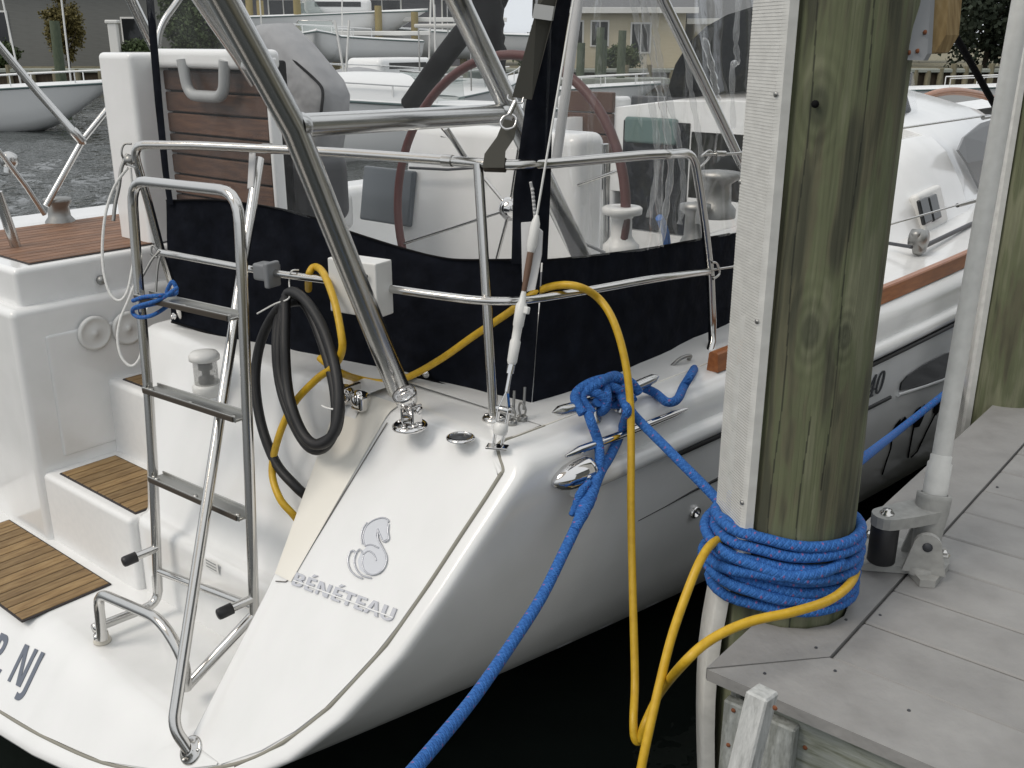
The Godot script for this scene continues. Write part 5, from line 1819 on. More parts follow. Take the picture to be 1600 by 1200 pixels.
func build_whip():
	var p0 := Vector3(-0.6557, 1.055, -2.487)
	var ax := (Vector3(-0.7084, 2.26, -2.79) - p0).normalized()
	var foot := p0 - ax * 0.185
	foot.y = 0.872
	var w := thing("mooring_whip", "white tube mooring whip in a grey cast hinge bracket with black roller", "mooring whip", Vector3(foot.x, 0.85, foot.z))
	# base plate along the edge board
	var s := new_st()
	slab(s, [Vector3(-0.8073, 0.872, -2.383), Vector3(-0.8278, 0.872, -2.488), Vector3(-0.8069, 0.872, -2.555), Vector3(-0.7525, 0.872, -2.541), Vector3(-0.6813, 0.872, -2.534), Vector3(-0.6266, 0.872, -2.561), Vector3(-0.5922, 0.872, -2.482), Vector3(-0.5903, 0.872, -2.366), Vector3(-0.622, 0.872, -2.348), Vector3(-0.6668, 0.872, -2.394), Vector3(-0.7705, 0.872, -2.333)], Vector3(0, -0.02, 0))
	var plate := part(w, "base_plate", s, M.galv)
	for c in [Vector3(-0.8102, 0.872, -2.493), Vector3(-0.6169, 0.872, -2.514)]:
		s = new_st()
		lathe(s, c, Vector3.UP, [[0.017, 0.0], [0.017, 0.003], [0.011, 0.003], [0.011, 0.012], [0.004, 0.018], [0.0, 0.018]], 6, false)
		part(plate, "bolt", s, M.steel)
	s = new_st()
	lathe(s, Vector3(-0.642, 0.865, -2.405), Vector3.UP, [[0.036, 0.0], [0.036, 0.016], [0.024, 0.02], [0.019, 0.02], [0.019, 0.032], [0.0, 0.034]], 16)
	part(plate, "bolt", s, M.galv)
	# twin lugs with the hinge pin
	var pa := Vector3(0.35, 0, 0.94)
	var ps := Vector3(0.94, 0, -0.35)
	var piv := foot + Vector3(0, 0.075, 0)
	for k: float in [-1.0, 1.0]:
		s = new_st()
		var lug := []
		for i in 10:
			var a := PI * i / 9.0
			lug.append(piv + pa * 0.046 * k + Vector3(0, sin(a) * 0.034, 0) - ps * cos(a) * 0.034)
		lug.append(piv + pa * 0.046 * k + Vector3(0, -0.075, 0) + ps * 0.052)
		lug.append(piv + pa * 0.046 * k + Vector3(0, -0.075, 0) - ps * 0.052)
		slab(s, lug, pa * 0.016 * k)
		part(plate, "lug", s, M.galv)
	s = new_st()
	lathe(s, piv - pa * 0.068, pa, [[0.0, 0.0], [0.013, 0.0], [0.013, 0.005], [0.008, 0.006], [0.008, 0.126], [0.013, 0.127], [0.012, 0.134], [0.0, 0.134]], 12)
	part(plate, "hinge_pin", s, M.dark_grey)
	# socket casting with a flat side arm
	s = new_st()
	lathe(s, p0 - ax * 0.172, ax, [[0.0, 0.0], [0.030, 0.0], [0.034, 0.02], [0.037, 0.08], [0.042, 0.12], [0.043, 0.155], [0.043, 0.165], [0.033, 0.167]], 22)
	var arm0 := p0 - ax * 0.035
	var tip := Vector3(-0.726, 1.072, -2.353)
	var armd := tip - arm0
	armd.y = 0.0
	var side := armd.cross(Vector3.UP).normalized()
	var loop := [arm0 + side * 0.043, arm0 + armd * 0.55 + side * 0.042]
	for i in 8:
		var a := PI * i / 7.0
		loop.append(arm0 + armd + side * cos(a) * 0.037 + armd.normalized() * sin(a) * 0.037)
	loop.append(arm0 + armd * 0.55 - side * 0.042)
	loop.append(arm0 - side * 0.043)
	slab(s, loop, Vector3(0, -0.03, 0))
	var sock := part(w, "socket", s, M.galv)
	s = new_st()
	lathe(s, arm0 + armd, Vector3.UP, [[0.018, -0.004], [0.018, 0.003], [0.012, 0.004], [0.012, 0.011], [0.0, 0.013]], 10)
	part(sock, "bolt", s, M.steel)
	s = new_st()
	lathe(s, arm0 + armd + Vector3(0, -0.135, 0), Vector3.UP, [[0.0, 0.0], [0.032, 0.0], [0.035, 0.004], [0.035, 0.10], [0.032, 0.105], [0.0, 0.105]], 22)
	part(sock, "roller", s, M.rubber)
	s = new_st()
	tube(s, [p0 - ax * 0.02, p0 + ax * 0.6, p0 + ax * 1.3, p0 + ax * 1.9], [0.0235, 0.023, 0.0225, 0.022], 18)
	lathe(s, p0, ax, [[0.030, -0.006], [0.030, 0.075], [0.0262, 0.078], [0.0262, 0.095], [0.0235, 0.097]], 20)
	part(w, "pole", s, M.old_white)

func build_dock_face(d):
	# framing seen under the end of the dock
	var s := new_st()
	slab(s, [Vector3(-0.76, 0.815, -1.735), Vector3(1.6, 0.815, -1.735), Vector3(1.6, 0.56, -1.735), Vector3(-0.76, 0.56, -1.735)], Vector3(0, 0, -0.04))
	part(d, "rim_joist", s, M.grey_wood_x)
	s = new_st()
	slab(s, [Vector3(-0.76, 0.555, -1.74), Vector3(1.6, 0.555, -1.74), Vector3(1.6, 0.30, -1.74), Vector3(-0.76, 0.30, -1.74)], Vector3(0, 0, -0.04))
	part(d, "rim_joist", s, M.grey_wood_x)
	s = new_st()
	bevel_box(s, Transform3D(Basis.IDENTITY, Vector3(-0.815, 0.30, -1.84)), Vector3(0.03, 1.0, 0.16), 0.004)
	part(d, "corner_post", s, M.grey_wood)
	s = new_st()
	bevel_box(s, Transform3D(Basis.IDENTITY, Vector3(-0.735, 0.28, -1.718)), Vector3(0.165, 1.02, 0.03), 0.004)
	part(d, "cleat_board", s, M.grey_wood)
	s = new_st()
	bar(s, Vector3(-0.6702, 0.9584, -1.564), Vector3(-0.6887, 0.6111, -1.49), 0.045, 0.058, 0.004)
	part(d, "diagonal_brace", s, M.pale_wood)
	for c in [Vector3(-0.7916, 0.775, -1.702), Vector3(-0.7966, 0.6816, -1.702), Vector3(-0.6353, 0.9468, -1.547), Vector3(-0.6379, 0.7366, -1.735)]:
		s = new_st()
		lathe(s, c, Vector3(0, 0, 1), [[0.0055, 0.0], [0.004, 0.003], [0.0, 0.003]], 8)
		part(d, "nail", s, M.rust)
	# underside so that no sky shows between the boards
	for k in 5:
		piece(d, "joist", box_mesh(Vector3(0.04, 0.22, 5.6), 0.004), M.grey_wood, Transform3D(Basis.IDENTITY, Vector3(-0.6 + k * 0.5, 0.70, -4.6)))

# ---------------------------------------------------------------- lines
func rope(parent, called: String, pts: Array, r: float, m, n := 6, sides := 12, taper := false):
	var s := new_st()
	var path := cr(pts, n)
	var rad = r
	if taper:
		rad = []
		for i in path.size():
			var t: float = i / (path.size() - 1.0)
			rad.append(r * (0.55 + 0.45 * sin(PI * t)) + 0.0006 * (i % 3))
	tube(s, path, rad, sides, true, 20.0)
	s.generate_normals()
	s.generate_tangents()
	return piece(parent, called, s.commit(), m, Transform3D.IDENTITY)

func build_lines():
	var rr := 0.013
	# stern line: eye on the cleat, splice, run down to the lower left
	var a := thing("mooring_line", "blue braided line with an eye splice hanging from the cleat toward the water", "rope", Vector3(-1.427, 1.2, -2.123))
	rope(a, "eye", [Vector3(-1.397, 1.255, -2.031), Vector3(-1.433, 1.235, -2.034), Vector3(-1.375, 1.232, -1.964), Vector3(-1.355, 1.176, -1.972), Vector3(-1.335, 1.139, -1.954), Vector3(-1.325, 1.1, -1.933)], rr, M.blue)
	rope(a, "eye", [Vector3(-1.396, 1.25, -2.129), Vector3(-1.329, 1.24, -2.065), Vector3(-1.365, 1.166, -2.1), Vector3(-1.345, 1.128, -2.027), Vector3(-1.325, 1.107, -1.95), Vector3(-1.31, 1.084, -1.902)], rr, M.blue)
	rope(a, "line", [Vector3(-1.322, 1.108, -1.934), Vector3(-1.305, 1.07, -1.87), Vector3(-1.29, 1.033, -1.808), Vector3(-1.27, 0.9842, -1.717), Vector3(-1.24, 0.9304, -1.593), Vector3(-1.2, 0.9045, -1.44), Vector3(-1.15, 0.8912, -1.262), Vector3(-1.1, 0.908, -1.113), Vector3(-1.05, 0.9303, -0.9643)], rr * 1.04, M.blue)
	rope(a, "splice", [Vector3(-1.322, 1.097, -1.929), Vector3(-1.308, 1.077, -1.882), Vector3(-1.297, 1.054, -1.841), Vector3(-1.28, 1.021, -1.776)], rr * 1.5, M.blue, 6, 12, true)
	rope(a, "splice_tail", [Vector3(-1.315, 1.102, -1.886), Vector3(-1.315, 1.087, -1.848), Vector3(-1.32, 1.052, -1.834), Vector3(-1.32, 1.032, -1.814)], rr * 0.8, M.blue, 6, 12, true)
	# spring: turns on the cleat, then across to the near piling and round it
	var b := thing("mooring_line", "blue braided line made fast on the cleat and coiled many turns round the near piling", "rope", Vector3(-0.87, 0.9, -1.95))
	var c0 := Vector3(-1.438, 1.252, -1.884)
	var c1 := Vector3(-1.385, 1.252, -2.312)
	var cd := (c1 - c0).normalized()
	var sd := cd.cross(Vector3.UP)
	for q in [[0.36, 0.031, 0.25], [0.43, 0.033, -0.2], [0.52, 0.030, 0.3], [0.60, 0.030, -0.15]]:
		var lp := []
		for i in 14:
			var t := TAU * i / 14.0
			lp.append(c0.lerp(c1, q[0]) + Vector3(0, sin(t) * q[1] - 0.002, 0) + sd * cos(t) * q[1] + cd * cos(t + 0.6) * 0.03 * q[2] * 3.0)
		var s := new_st()
		tube(s, cr(lp, 3, true), rr, 10, false, 20.0, true)
		s.generate_normals()
		s.generate_tangents()
		piece(b, "turn", s.commit(), M.blue, Transform3D.IDENTITY)
	rope(b, "turn", [c0.lerp(c1, 0.20) + sd * 0.028 + Vector3(0, -0.012, 0), c0.lerp(c1, 0.22) + Vector3(0, 0.024, 0) - sd * 0.01, c0.lerp(c1, 0.34) + Vector3(0, 0.045, 0) - sd * 0.012, c0.lerp(c1, 0.50) + Vector3(0, 0.048, 0), c0.lerp(c1, 0.64) + Vector3(0, 0.03, 0) + sd * 0.02, c0.lerp(c1, 0.70) + Vector3(0, -0.005, 0) + sd * 0.034], rr, M.blue)
	rope(b, "turn", [c0.lerp(c1, 0.28) + sd * 0.03 + Vector3(0, -0.02, 0), c0.lerp(c1, 0.27) + Vector3(0, 0.02, 0) - sd * 0.005, c0.lerp(c1, 0.40) + Vector3(0, 0.05, 0) + sd * 0.01, c0.lerp(c1, 0.58) + Vector3(0, 0.045, 0) - sd * 0.01, c0.lerp(c1, 0.72) + Vector3(0, 0.012, 0) - sd * 0.02, Vector3(-1.39, 1.215, -2.289), Vector3(-1.327, 1.207, -2.261), Vector3(-1.315, 1.207, -2.297), Vector3(-1.353, 1.21, -2.396), Vector3(-1.356, 1.235, -2.441), Vector3(-1.5, 1.163, -2.73), Vector3(-1.56, 1.151, -2.857), Vector3(-1.66, 1.103, -3.052)], rr, M.blue)
	# tight part to the piling, then the turns as one helix
	var pc := Vector3(-0.87, 0, -2.1)
	var nrm := Vector3(-0.607, 0, 0.789)
	var a_s := atan2(nrm.z, nrm.x)
	var y_top := 1.075
	var turns := 7.0
	var hel := []
	var steps := 8 * 30
	# starts on the boat side
	var a0 := deg_to_rad(178.0)
	var lay := noise(55, 0.35, 2)
	for i in steps + 1:
		var t := float(i) / steps
		var ang := a0 - turns * TAU * t
		var df := wrapf(ang - a_s, -PI, PI)
		var r := 0.147 + rr * 1.05 + 0.024 * exp(-pow(df / 0.55, 4.0))
		var k := floorf(turns * t)
		r += 0.004 * absf(sin(k * 2.4)) * (0.5 + 0.5 * sin(ang * 1.0 + k))
		var y := y_top - 0.195 * t + 0.005 * sin(ang + k * 1.3) + 0.006 * lay.get_noise_1d(t * 60.0)
		hel.append(pc + Vector3(cos(ang) * r, y, sin(ang) * r))
	rope(b, "piling_turns", hel, rr, M.blue, 1, 10)
	# a few crossing riding turns
	for q in [[1.02, 0.93, 20.0, 235.0], [0.985, 1.06, 30.0, 200.0], [0.93, 0.99, 60.0, 215.0]]:
		var pts := []
		for i in 24:
			var t := i / 23.0
			var ang := deg_to_rad(lerpf(q[2], q[3], t))
			var df := wrapf(ang - a_s, -PI, PI)
			var r := 0.147 + rr * 2.7 + 0.026 * exp(-pow(df / 0.55, 4.0)) - 0.02 * pow(absf(t - 0.5) * 2.0, 6.0)
			pts.append(pc + Vector3(cos(ang) * r, lerpf(q[0], q[1], t), sin(ang) * r))
		rope(b, "riding_turn", pts, rr, M.blue, 2, 10)
	rope(b, "tight_part", [c0.lerp(c1, 0.66) + sd * 0.03 + Vector3(0, -0.015, 0), Vector3(-1.36, 1.215, -2.126), Vector3(-1.36, 1.215, -2.126).lerp(hel[2], 0.5), hel[2], hel[4], hel[8]], rr, M.blue)
	# bow spring away along the hull
	var c := thing("mooring_line", "taut blue line leading forward from the near piling along the hull", "rope", Vector3(-0.7837, 1.174, -2.282))
	rope(c, "line", [Vector3(-0.7964, 1.162, -2.225), Vector3(-0.8151, 1.137, -2.377), Vector3(-1, 0.9051, -3.28), Vector3(-1, 0.9064, -3.753), Vector3(-1, 0.918, -4.42), Vector3(-1.02, 0.901, -5.397)], rr, M.blue)
	# shore-power cord
	var yr := 0.0105
	var y1 := thing("power_cord", "thick yellow shore power cord draped over the stern rail and round the near piling", "cord", Vector3(-2.067, 1.2, -1.891))
	rope(y1, "cord", [Vector3(-2.324, 1.45, -1.84), Vector3(-2.22, 1.525, -1.764), Vector3(-2.226, 1.54, -1.791), Vector3(-2.119, 1.545, -1.734), Vector3(-2.036, 1.49, -1.696), Vector3(-1.979, 1.417, -1.665), Vector3(-1.974, 1.369, -1.66), Vector3(-2.019, 1.315, -1.667), Vector3(-2.083, 1.267, -1.657), Vector3(-2.149, 1.19, -1.625), Vector3(-2.178, 1.097, -1.586), Vector3(-2.171, 1.004, -1.547), Vector3(-2.112, 0.9458, -1.522), Vector3(-2.072, 0.9024, -1.534), Vector3(-2.085, 0.8479, -1.571)], yr, M.yellow)
	rope(y1, "cord", [Vector3(-2.102, 1.316, -1.688), Vector3(-2.029, 1.293, -1.688), Vector3(-2.12, 1.212, -1.839), Vector3(-2.046, 1.208, -1.872), Vector3(-1.995, 1.224, -1.927), Vector3(-1.893, 1.292, -1.958), Vector3(-1.788, 1.374, -1.98), Vector3(-1.671, 1.459, -1.993), Vector3(-1.624, 1.51, -2.043), Vector3(-1.56, 1.538, -2.058), Vector3(-1.5, 1.54, -2.076), Vector3(-1.48, 1.501, -2.137), Vector3(-1.42, 1.454, -2.121), Vector3(-1.37, 1.371, -2.103), Vector3(-1.335, 1.269, -2.085), Vector3(-1.31, 1.156, -2.061), Vector3(-1.27, 0.9827, -2.012), Vector3(-1.2, 0.7996, -1.927), Vector3(-1.13, 0.6258, -1.842), Vector3(-1.085, 0.5735, -1.771), Vector3(-1.07, 0.5346, -1.754), Vector3(-1.06, 0.521, -1.76), Vector3(-1.05, 0.5734, -1.769), Vector3(-1.04, 0.6374, -1.812), Vector3(-0.8597, 0.9223, -1.583), Vector3(-0.8248, 0.9726, -1.635), Vector3(-0.7824, 0.9913, -1.72), Vector3(-0.7245, 0.9955, -1.811), Vector3(-0.6938, 0.9816, -1.927), Vector3(-0.6928, 0.97, -2.046), Vector3(-0.729, 0.9428, -2.183), Vector3(-0.7768, 0.9378, -2.251), Vector3(-0.8456, 0.9352, -2.275)], yr, M.yellow)
	rope(y1, "cord", [Vector3(-0.9788, 1.021, -1.982), Vector3(-0.973, 1.037, -1.898), Vector3(-0.9612, 1.024, -1.82), Vector3(-0.9606, 0.9592, -1.763), Vector3(-0.9612, 0.8759, -1.712), Vector3(-0.9507, 0.7793, -1.65), Vector3(-0.9381, 0.6846, -1.59), Vector3(-0.9327, 0.591, -1.553)], yr, M.yellow)
	# black hoses hung from the rail in loops
	var h := thing("hose_coil", "black water hose hung from the rail in loops behind the ladder, tied with white cord", "hose", Vector3(-2.124, 1.07, -1.594))
	var hr := 0.0145
	for q in [
		[Vector3(-2.283, 1.457, -1.737), Vector3(-2.195, 1.439, -1.729), Vector3(-2.091, 1.353, -1.694), Vector3(-2.008, 1.26, -1.654), Vector3(-1.967, 1.17, -1.617), Vector3(-1.985, 1.112, -1.592), Vector3(-2.04, 1.095, -1.585), Vector3(-2.119, 1.131, -1.6), Vector3(-2.215, 1.21, -1.633), Vector3(-2.277, 1.303, -1.672), Vector3(-2.304, 1.395, -1.711)],
		[Vector3(-2.235, 1.479, -1.696), Vector3(-2.153, 1.471, -1.693), Vector3(-2.045, 1.405, -1.665), Vector3(-1.956, 1.307, -1.624), Vector3(-1.918, 1.218, -1.587), Vector3(-1.927, 1.159, -1.562), Vector3(-1.977, 1.134, -1.551), Vector3(-2.044, 1.155, -1.56), Vector3(-2.122, 1.224, -1.589), Vector3(-2.177, 1.315, -1.627), Vector3(-2.217, 1.41, -1.667)],
		[Vector3(-2.249, 1.478, -1.721), Vector3(-2.13, 1.436, -1.703), Vector3(-2.016, 1.339, -1.662), Vector3(-1.955, 1.253, -1.626), Vector3(-1.934, 1.179, -1.595), Vector3(-1.97, 1.135, -1.577), Vector3(-2.034, 1.121, -1.571), Vector3(-2.128, 1.183, -1.597), Vector3(-2.219, 1.276, -1.636), Vector3(-2.261, 1.398, -1.687)]]:
		var s := new_st()
		tube(s, cr(q, 5, true), hr, 12, false, 1.0, true)
		s.generate_normals()
		piece(h, "hose", s.commit(), M.hose, Transform3D.IDENTITY)
	rope(h, "hose", [Vector3(-2.217, 1.454, -1.726), Vector3(-2.293, 1.429, -1.715), Vector3(-2.349, 1.353, -1.693), Vector3(-2.36, 1.27, -1.663), Vector3(-2.33, 1.186, -1.628), Vector3(-2.26, 1.095, -1.59), Vector3(-2.164, 1.022, -1.559), Vector3(-2.08, 0.9784, -1.556), Vector3(-2.065, 0.9426, -1.581), Vector3(-2.077, 0.896, -1.621)], hr, M.hose)
	rope(h, "tie", [Vector3(-2.345, 1.407, -1.666), Vector3(-2.272, 1.446, -1.677), Vector3(-2.213, 1.472, -1.683), Vector3(-2.292, 1.495, -1.747), Vector3(-2.26, 1.532, -1.733), Vector3(-2.265, 1.53, -1.762)], 0.0025, M.white_plastic, 5, 6)
	rope(h, "tie", [Vector3(-1.992, 1.227, -1.595), Vector3(-1.968, 1.226, -1.595), Vector3(-1.939, 1.23, -1.597), Vector3(-1.913, 1.244, -1.602)], 0.003, M.white_plastic, 4, 6)
	rope(h, "end_fitting", [Vector3(-2.039, 1.115, -1.583), Vector3(-1.996, 1.115, -1.583), Vector3(-1.984, 1.138, -1.593)], 0.008, M.yellow, 4, 8)
	# thin white lanyard at the port end of the rail
	var l := thing("lanyard", "thin white line hanging in two long loops beside the ladder", "rope", Vector3(-2.857, 1.423, -1.561))
	rope(l, "line", [Vector3(-2.917, 1.78, -1.644), Vector3(-2.955, 1.725, -1.615), Vector3(-2.959, 1.65, -1.577), Vector3(-2.948, 1.555, -1.545), Vector3(-2.926, 1.471, -1.525), Vector3(-2.897, 1.408, -1.521), Vector3(-2.871, 1.386, -1.533), Vector3(-2.857, 1.408, -1.554), Vector3(-2.858, 1.461, -1.577), Vector3(-2.867, 1.537, -1.604), Vector3(-2.894, 1.65, -1.632), Vector3(-2.911, 1.78, -1.649)], 0.0045, M.white_line, 5, 8)
	rope(l, "line", [Vector3(-2.797, 1.454, -1.556), Vector3(-2.803, 1.398, -1.526), Vector3(-2.809, 1.343, -1.496), Vector3(-2.803, 1.287, -1.476), Vector3(-2.782, 1.235, -1.47), Vector3(-2.756, 1.209, -1.481), Vector3(-2.741, 1.224, -1.5), Vector3(-2.741, 1.259, -1.516), Vector3(-2.755, 1.343, -1.542), Vector3(-2.749, 1.398, -1.571)], 0.0045, M.white_line, 5, 8)
	# short blue lashing on the ladder
	var k := thing("lashing", "short blue cord lashed round the top rung of the ladder", "rope", Vector3(-2.587, 1.428, -1.455))
	rope(k, "cord", [Vector3(-2.592, 1.452, -1.426), Vector3(-2.533, 1.472, -1.428), Vector3(-2.451, 1.489, -1.429), Vector3(-2.499, 1.473, -1.508), Vector3(-2.513, 1.504, -1.51), Vector3(-2.541, 1.478, -1.508), Vector3(-2.535, 1.449, -1.486), Vector3(-2.535, 1.446, -1.426), Vector3(-2.591, 1.43, -1.425)], 0.006, M.blue, 5, 8)
	rope(k, "cord", [Vector3(-2.479, 1.493, -1.5), Vector3(-2.452, 1.478, -1.428), Vector3(-2.571, 1.438, -1.42), Vector3(-2.596, 1.414, -1.424), Vector3(-2.556, 1.41, -1.423), Vector3(-2.488, 1.429, -1.425), Vector3(-2.513, 1.438, -1.485), Vector3(-2.478, 1.462, -1.487)], 0.006, M.blue, 5, 8)
	# webbing strap hooked to the rail
	var w := thing("webbing_strap", "olive webbing strap with a steel snap hook holding the canopy to the rail", "strap", Vector3(-1.768, 1.84, -2.055))
	var s := new_st()
	slab(s, [Vector3(-1.562, 2.299, -1.987), Vector3(-1.526, 2.299, -2.017), Vector3(-1.535, 2.214, -1.999), Vector3(-1.604, 2.013, -2.002), Vector3(-1.643, 2.019, -1.972), Vector3(-1.569, 2.223, -1.974)], Vector3(-0.002, 0, -0.003))
	part(w, "upper_web", s, M.strap)
	s = new_st()
	slab(s, [Vector3(-1.66, 1.966, -1.962), Vector3(-1.634, 1.96, -1.981), Vector3(-1.631, 1.922, -1.967), Vector3(-1.641, 1.89, -1.944), Vector3(-1.635, 1.851, -1.932), Vector3(-1.676, 1.851, -1.897), Vector3(-1.68, 1.884, -1.909), Vector3(-1.665, 1.924, -1.939)], Vector3(-0.002, 0, -0.003))
	part(w, "lower_web", s, M.strap)
	s = new_st()
	lathe(s, Vector3(-1.695, 1.855, -1.926), Vector3(-1.647, 1.855, -1.949) - Vector3(-1.695, 1.855, -1.926), [[0.016, 0.0], [0.0185, 0.001], [0.0185, 0.055], [0.016, 0.056]], 14)
	part(w, "wrap", s, M.leather)
	s = new_st()
	tube(s, bend([Vector3(-1.649, 2.025, -1.964), Vector3(-1.647, 2.013, -1.96), Vector3(-1.617, 2.004, -1.98), Vector3(-1.618, 2.019, -1.986)], 0.006), 0.0026, 6)
	tube(s, [Vector3(-1.632, 2.01, -1.971), Vector3(-1.636, 1.98, -1.954)], 0.006, 8)
	tube(s, cr([Vector3(-1.639, 1.98, -1.958), Vector3(-1.625, 1.971, -1.966), Vector3(-1.624, 1.95, -1.957), Vector3(-1.639, 1.944, -1.942), Vector3(-1.651, 1.956, -1.937), Vector3(-1.65, 1.972, -1.946), Vector3(-1.639, 1.98, -1.958)], 4), 0.003, 6)
	part(w, "snap_hook", s, M.chrome)
	s = new_st()
	slab(s, [Vector3(-1.565, 2.234, -1.968), Vector3(-1.529, 2.228, -1.996), Vector3(-1.527, 2.196, -1.984), Vector3(-1.563, 2.202, -1.956)], Vector3(0.0, 0, 0.006))
	part(w, "buckle", s, M.dull_metal)

const FA := Vector3(-0.640, 0, -0.7683)
const FR := Vector3(0.7683, 0, -0.640)

# a spot on the far side of the basin: metres ahead, picture-independent lateral metres, height
func spot(a: float, b: float, y: float) -> Vector3:
	return FA * a + FR * b + Vector3(0, y, 0)

func far_box(st, a0: float, a1: float, b0: float, b1: float, y0: float, y1: float, bev := 0.02):
	var c := spot((a0 + a1) * 0.5, (b0 + b1) * 0.5, (y0 + y1) * 0.5)
	bevel_box(st, Transform3D(Basis(FR, Vector3.UP, -FA), c), Vector3(b1 - b0, y1 - y0, a1 - a0), bev)

func build_shore():
	var s := new_st()
	far_box(s, 46.0, 200.0, -150.0, 150.0, -1.0, 0.95, 0.05)
	tag(part(self, "ground", s, M.grass), "grassy land behind the far bulkhead", "ground", "", "structure")
	# timber bulkhead: vertical piles in front of planks
	var bw := thing("bulkhead", "old timber bulkhead of round piles along the far shore", "bulkhead", spot(46, 0, 0))
	s = new_st()
	far_box(s, 45.8, 46.1, -60.0, 60.0, -0.6, 0.9, 0.02)
	part(bw, "wall", s, M.bulk_wood)
	s = new_st()
	far_box(s, 45.5, 46.2, -60.0, 60.0, 0.85, 1.02, 0.03)
	part(bw, "cap_board", s, M.grey_wood_x)
	var pm := CylinderMesh.new()
	pm.top_radius = 0.13
	pm.bottom_radius = 0.14
	pm.height = 1.9
	pm.radial_segments = 10
	for i in 60:
		var b := -30.0 + i * 1.0
		if i > 46:
			b = 16.0 + (i - 46) * 0.55
		piece(bw, "pile", pm, M.bulk_pile, Transform3D(Basis.IDENTITY, spot(45.6, b, 0.05 + rng.randf_range(-0.1, 0.25))))

func gable_house(called, label, a0, a1, b0, b1, eave, ridge, wall_m, roof_m, wins: Array, trim_m):
	var h := thing(called, label, "house", spot(a0, (b0 + b1) * 0.5, 0.95))
	var s := new_st()
	far_box(s, a0, a1, b0, b1, 0.9, eave, 0.03)
	part(h, "wall", s, wall_m)
	# roof with its ridge across the picture
	s = new_st()
	var am: float = (a0 + a1) * 0.5
	flat(s)
	var o := 0.5
	var p := [spot(a0 - o, b0 - o, eave - 0.1), spot(am, b0 - o, ridge), spot(a1 + o, b0 - o, eave - 0.1)]
	slab(s, [p[0], p[1], p[2], p[2] + Vector3(0, 0.18, 0), p[1] + Vector3(0, 0.18, 0), p[0] + Vector3(0, 0.18, 0)], FR * (b1 - b0 + 2 * o))
	part(h, "roof", s, roof_m)
	s = new_st()
	far_box(s, a0 - 0.53, a0 - 0.48, b0 - o, b1 + o, eave - 0.16, eave + 0.1, 0.01)
	part(h, "fascia", s, trim_m)
	for w in wins:
		s = new_st()
		far_box(s, a0 - 0.06, a0 + 0.02, w[0], w[1], w[2], w[3], 0.02)
		var f := part(h, "window", s, trim_m)
		var n: int = w[4]
		for k in n:
			s = new_st()
			var wd: float = (w[1] - w[0] - 0.1) / n
			far_box(s, a0 - 0.08, a0 - 0.02, w[0] + 0.08 + wd * k, w[0] + 0.02 + wd * (k + 1), w[2] + 0.08, w[3] - 0.08, 0.01)
			part(f, "pane", s, M.window_dark)
	return h

func tree(called, label, at: Vector3, h: float, r: float, seed_: int, m, group := ""):
	var t := thing(called, label, "tree", at, group)
	var rg := RandomNumberGenerator.new()
	rg.seed = seed_
	var s := new_st()
	tube(s, [at, at + Vector3(0.1, h * 0.3, 0), at + Vector3(0.0, h * 0.75, 0.1)], [0.05 * h * 0.55, 0.04 * h * 0.5, 0.01 * h], 8)
	for k in 7:
		var a := rg.randf() * TAU
		var y0 := h * rg.randf_range(0.22, 0.55)
		tube(s, [at + Vector3(0.05, y0, 0), at + Vector3(cos(a) * r * 0.4, y0 + h * 0.14, sin(a) * r * 0.4), at + Vector3(cos(a) * r * 0.75, y0 + h * 0.3, sin(a) * r * 0.75)], [0.012 * h, 0.008 * h, 0.003 * h], 6)
	part(t, "trunk", s, M.bark)
	s = new_st()
	flat(s)
	var clumps := []
	for k in 70:
		var d := Vector3(rg.randf_range(-1, 1), rg.randf_range(-1, 1), rg.randf_range(-1, 1))
		while d.length() > 1.0 or d.length() < 0.35:
			d = Vector3(rg.randf_range(-1, 1), rg.randf_range(-1, 1), rg.randf_range(-1, 1))
		clumps.append([at + Vector3(d.x * r, h * 0.56 + d.y * h * 0.42, d.z * r), r * rg.randf_range(0.2, 0.4)])
	for c in clumps:
		for k in 120:
			var d := Vector3(rg.randfn(), rg.randfn(), rg.randfn()) * 0.5
			var p: Vector3 = c[0] + d * c[1]
			var u := Vector3(rg.randf_range(-1, 1), rg.randf_range(-1, 1), rg.randf_range(-1, 1)).normalized()
			var v := u.cross(Vector3(rg.randf_range(-1, 1), rg.randf_range(-1, 1), rg.randf_range(-1, 1))).normalized()
			var sz := rg.randf_range(0.05, 0.11) * (r / 2.5 + 0.4)
			tri(s, p - u * sz, p + v * sz * 0.8, p + u * sz)
			tri(s, p - u * sz, p + u * sz, p - v * sz * 0.8)
	part(t, "crown", s, m)
	return t

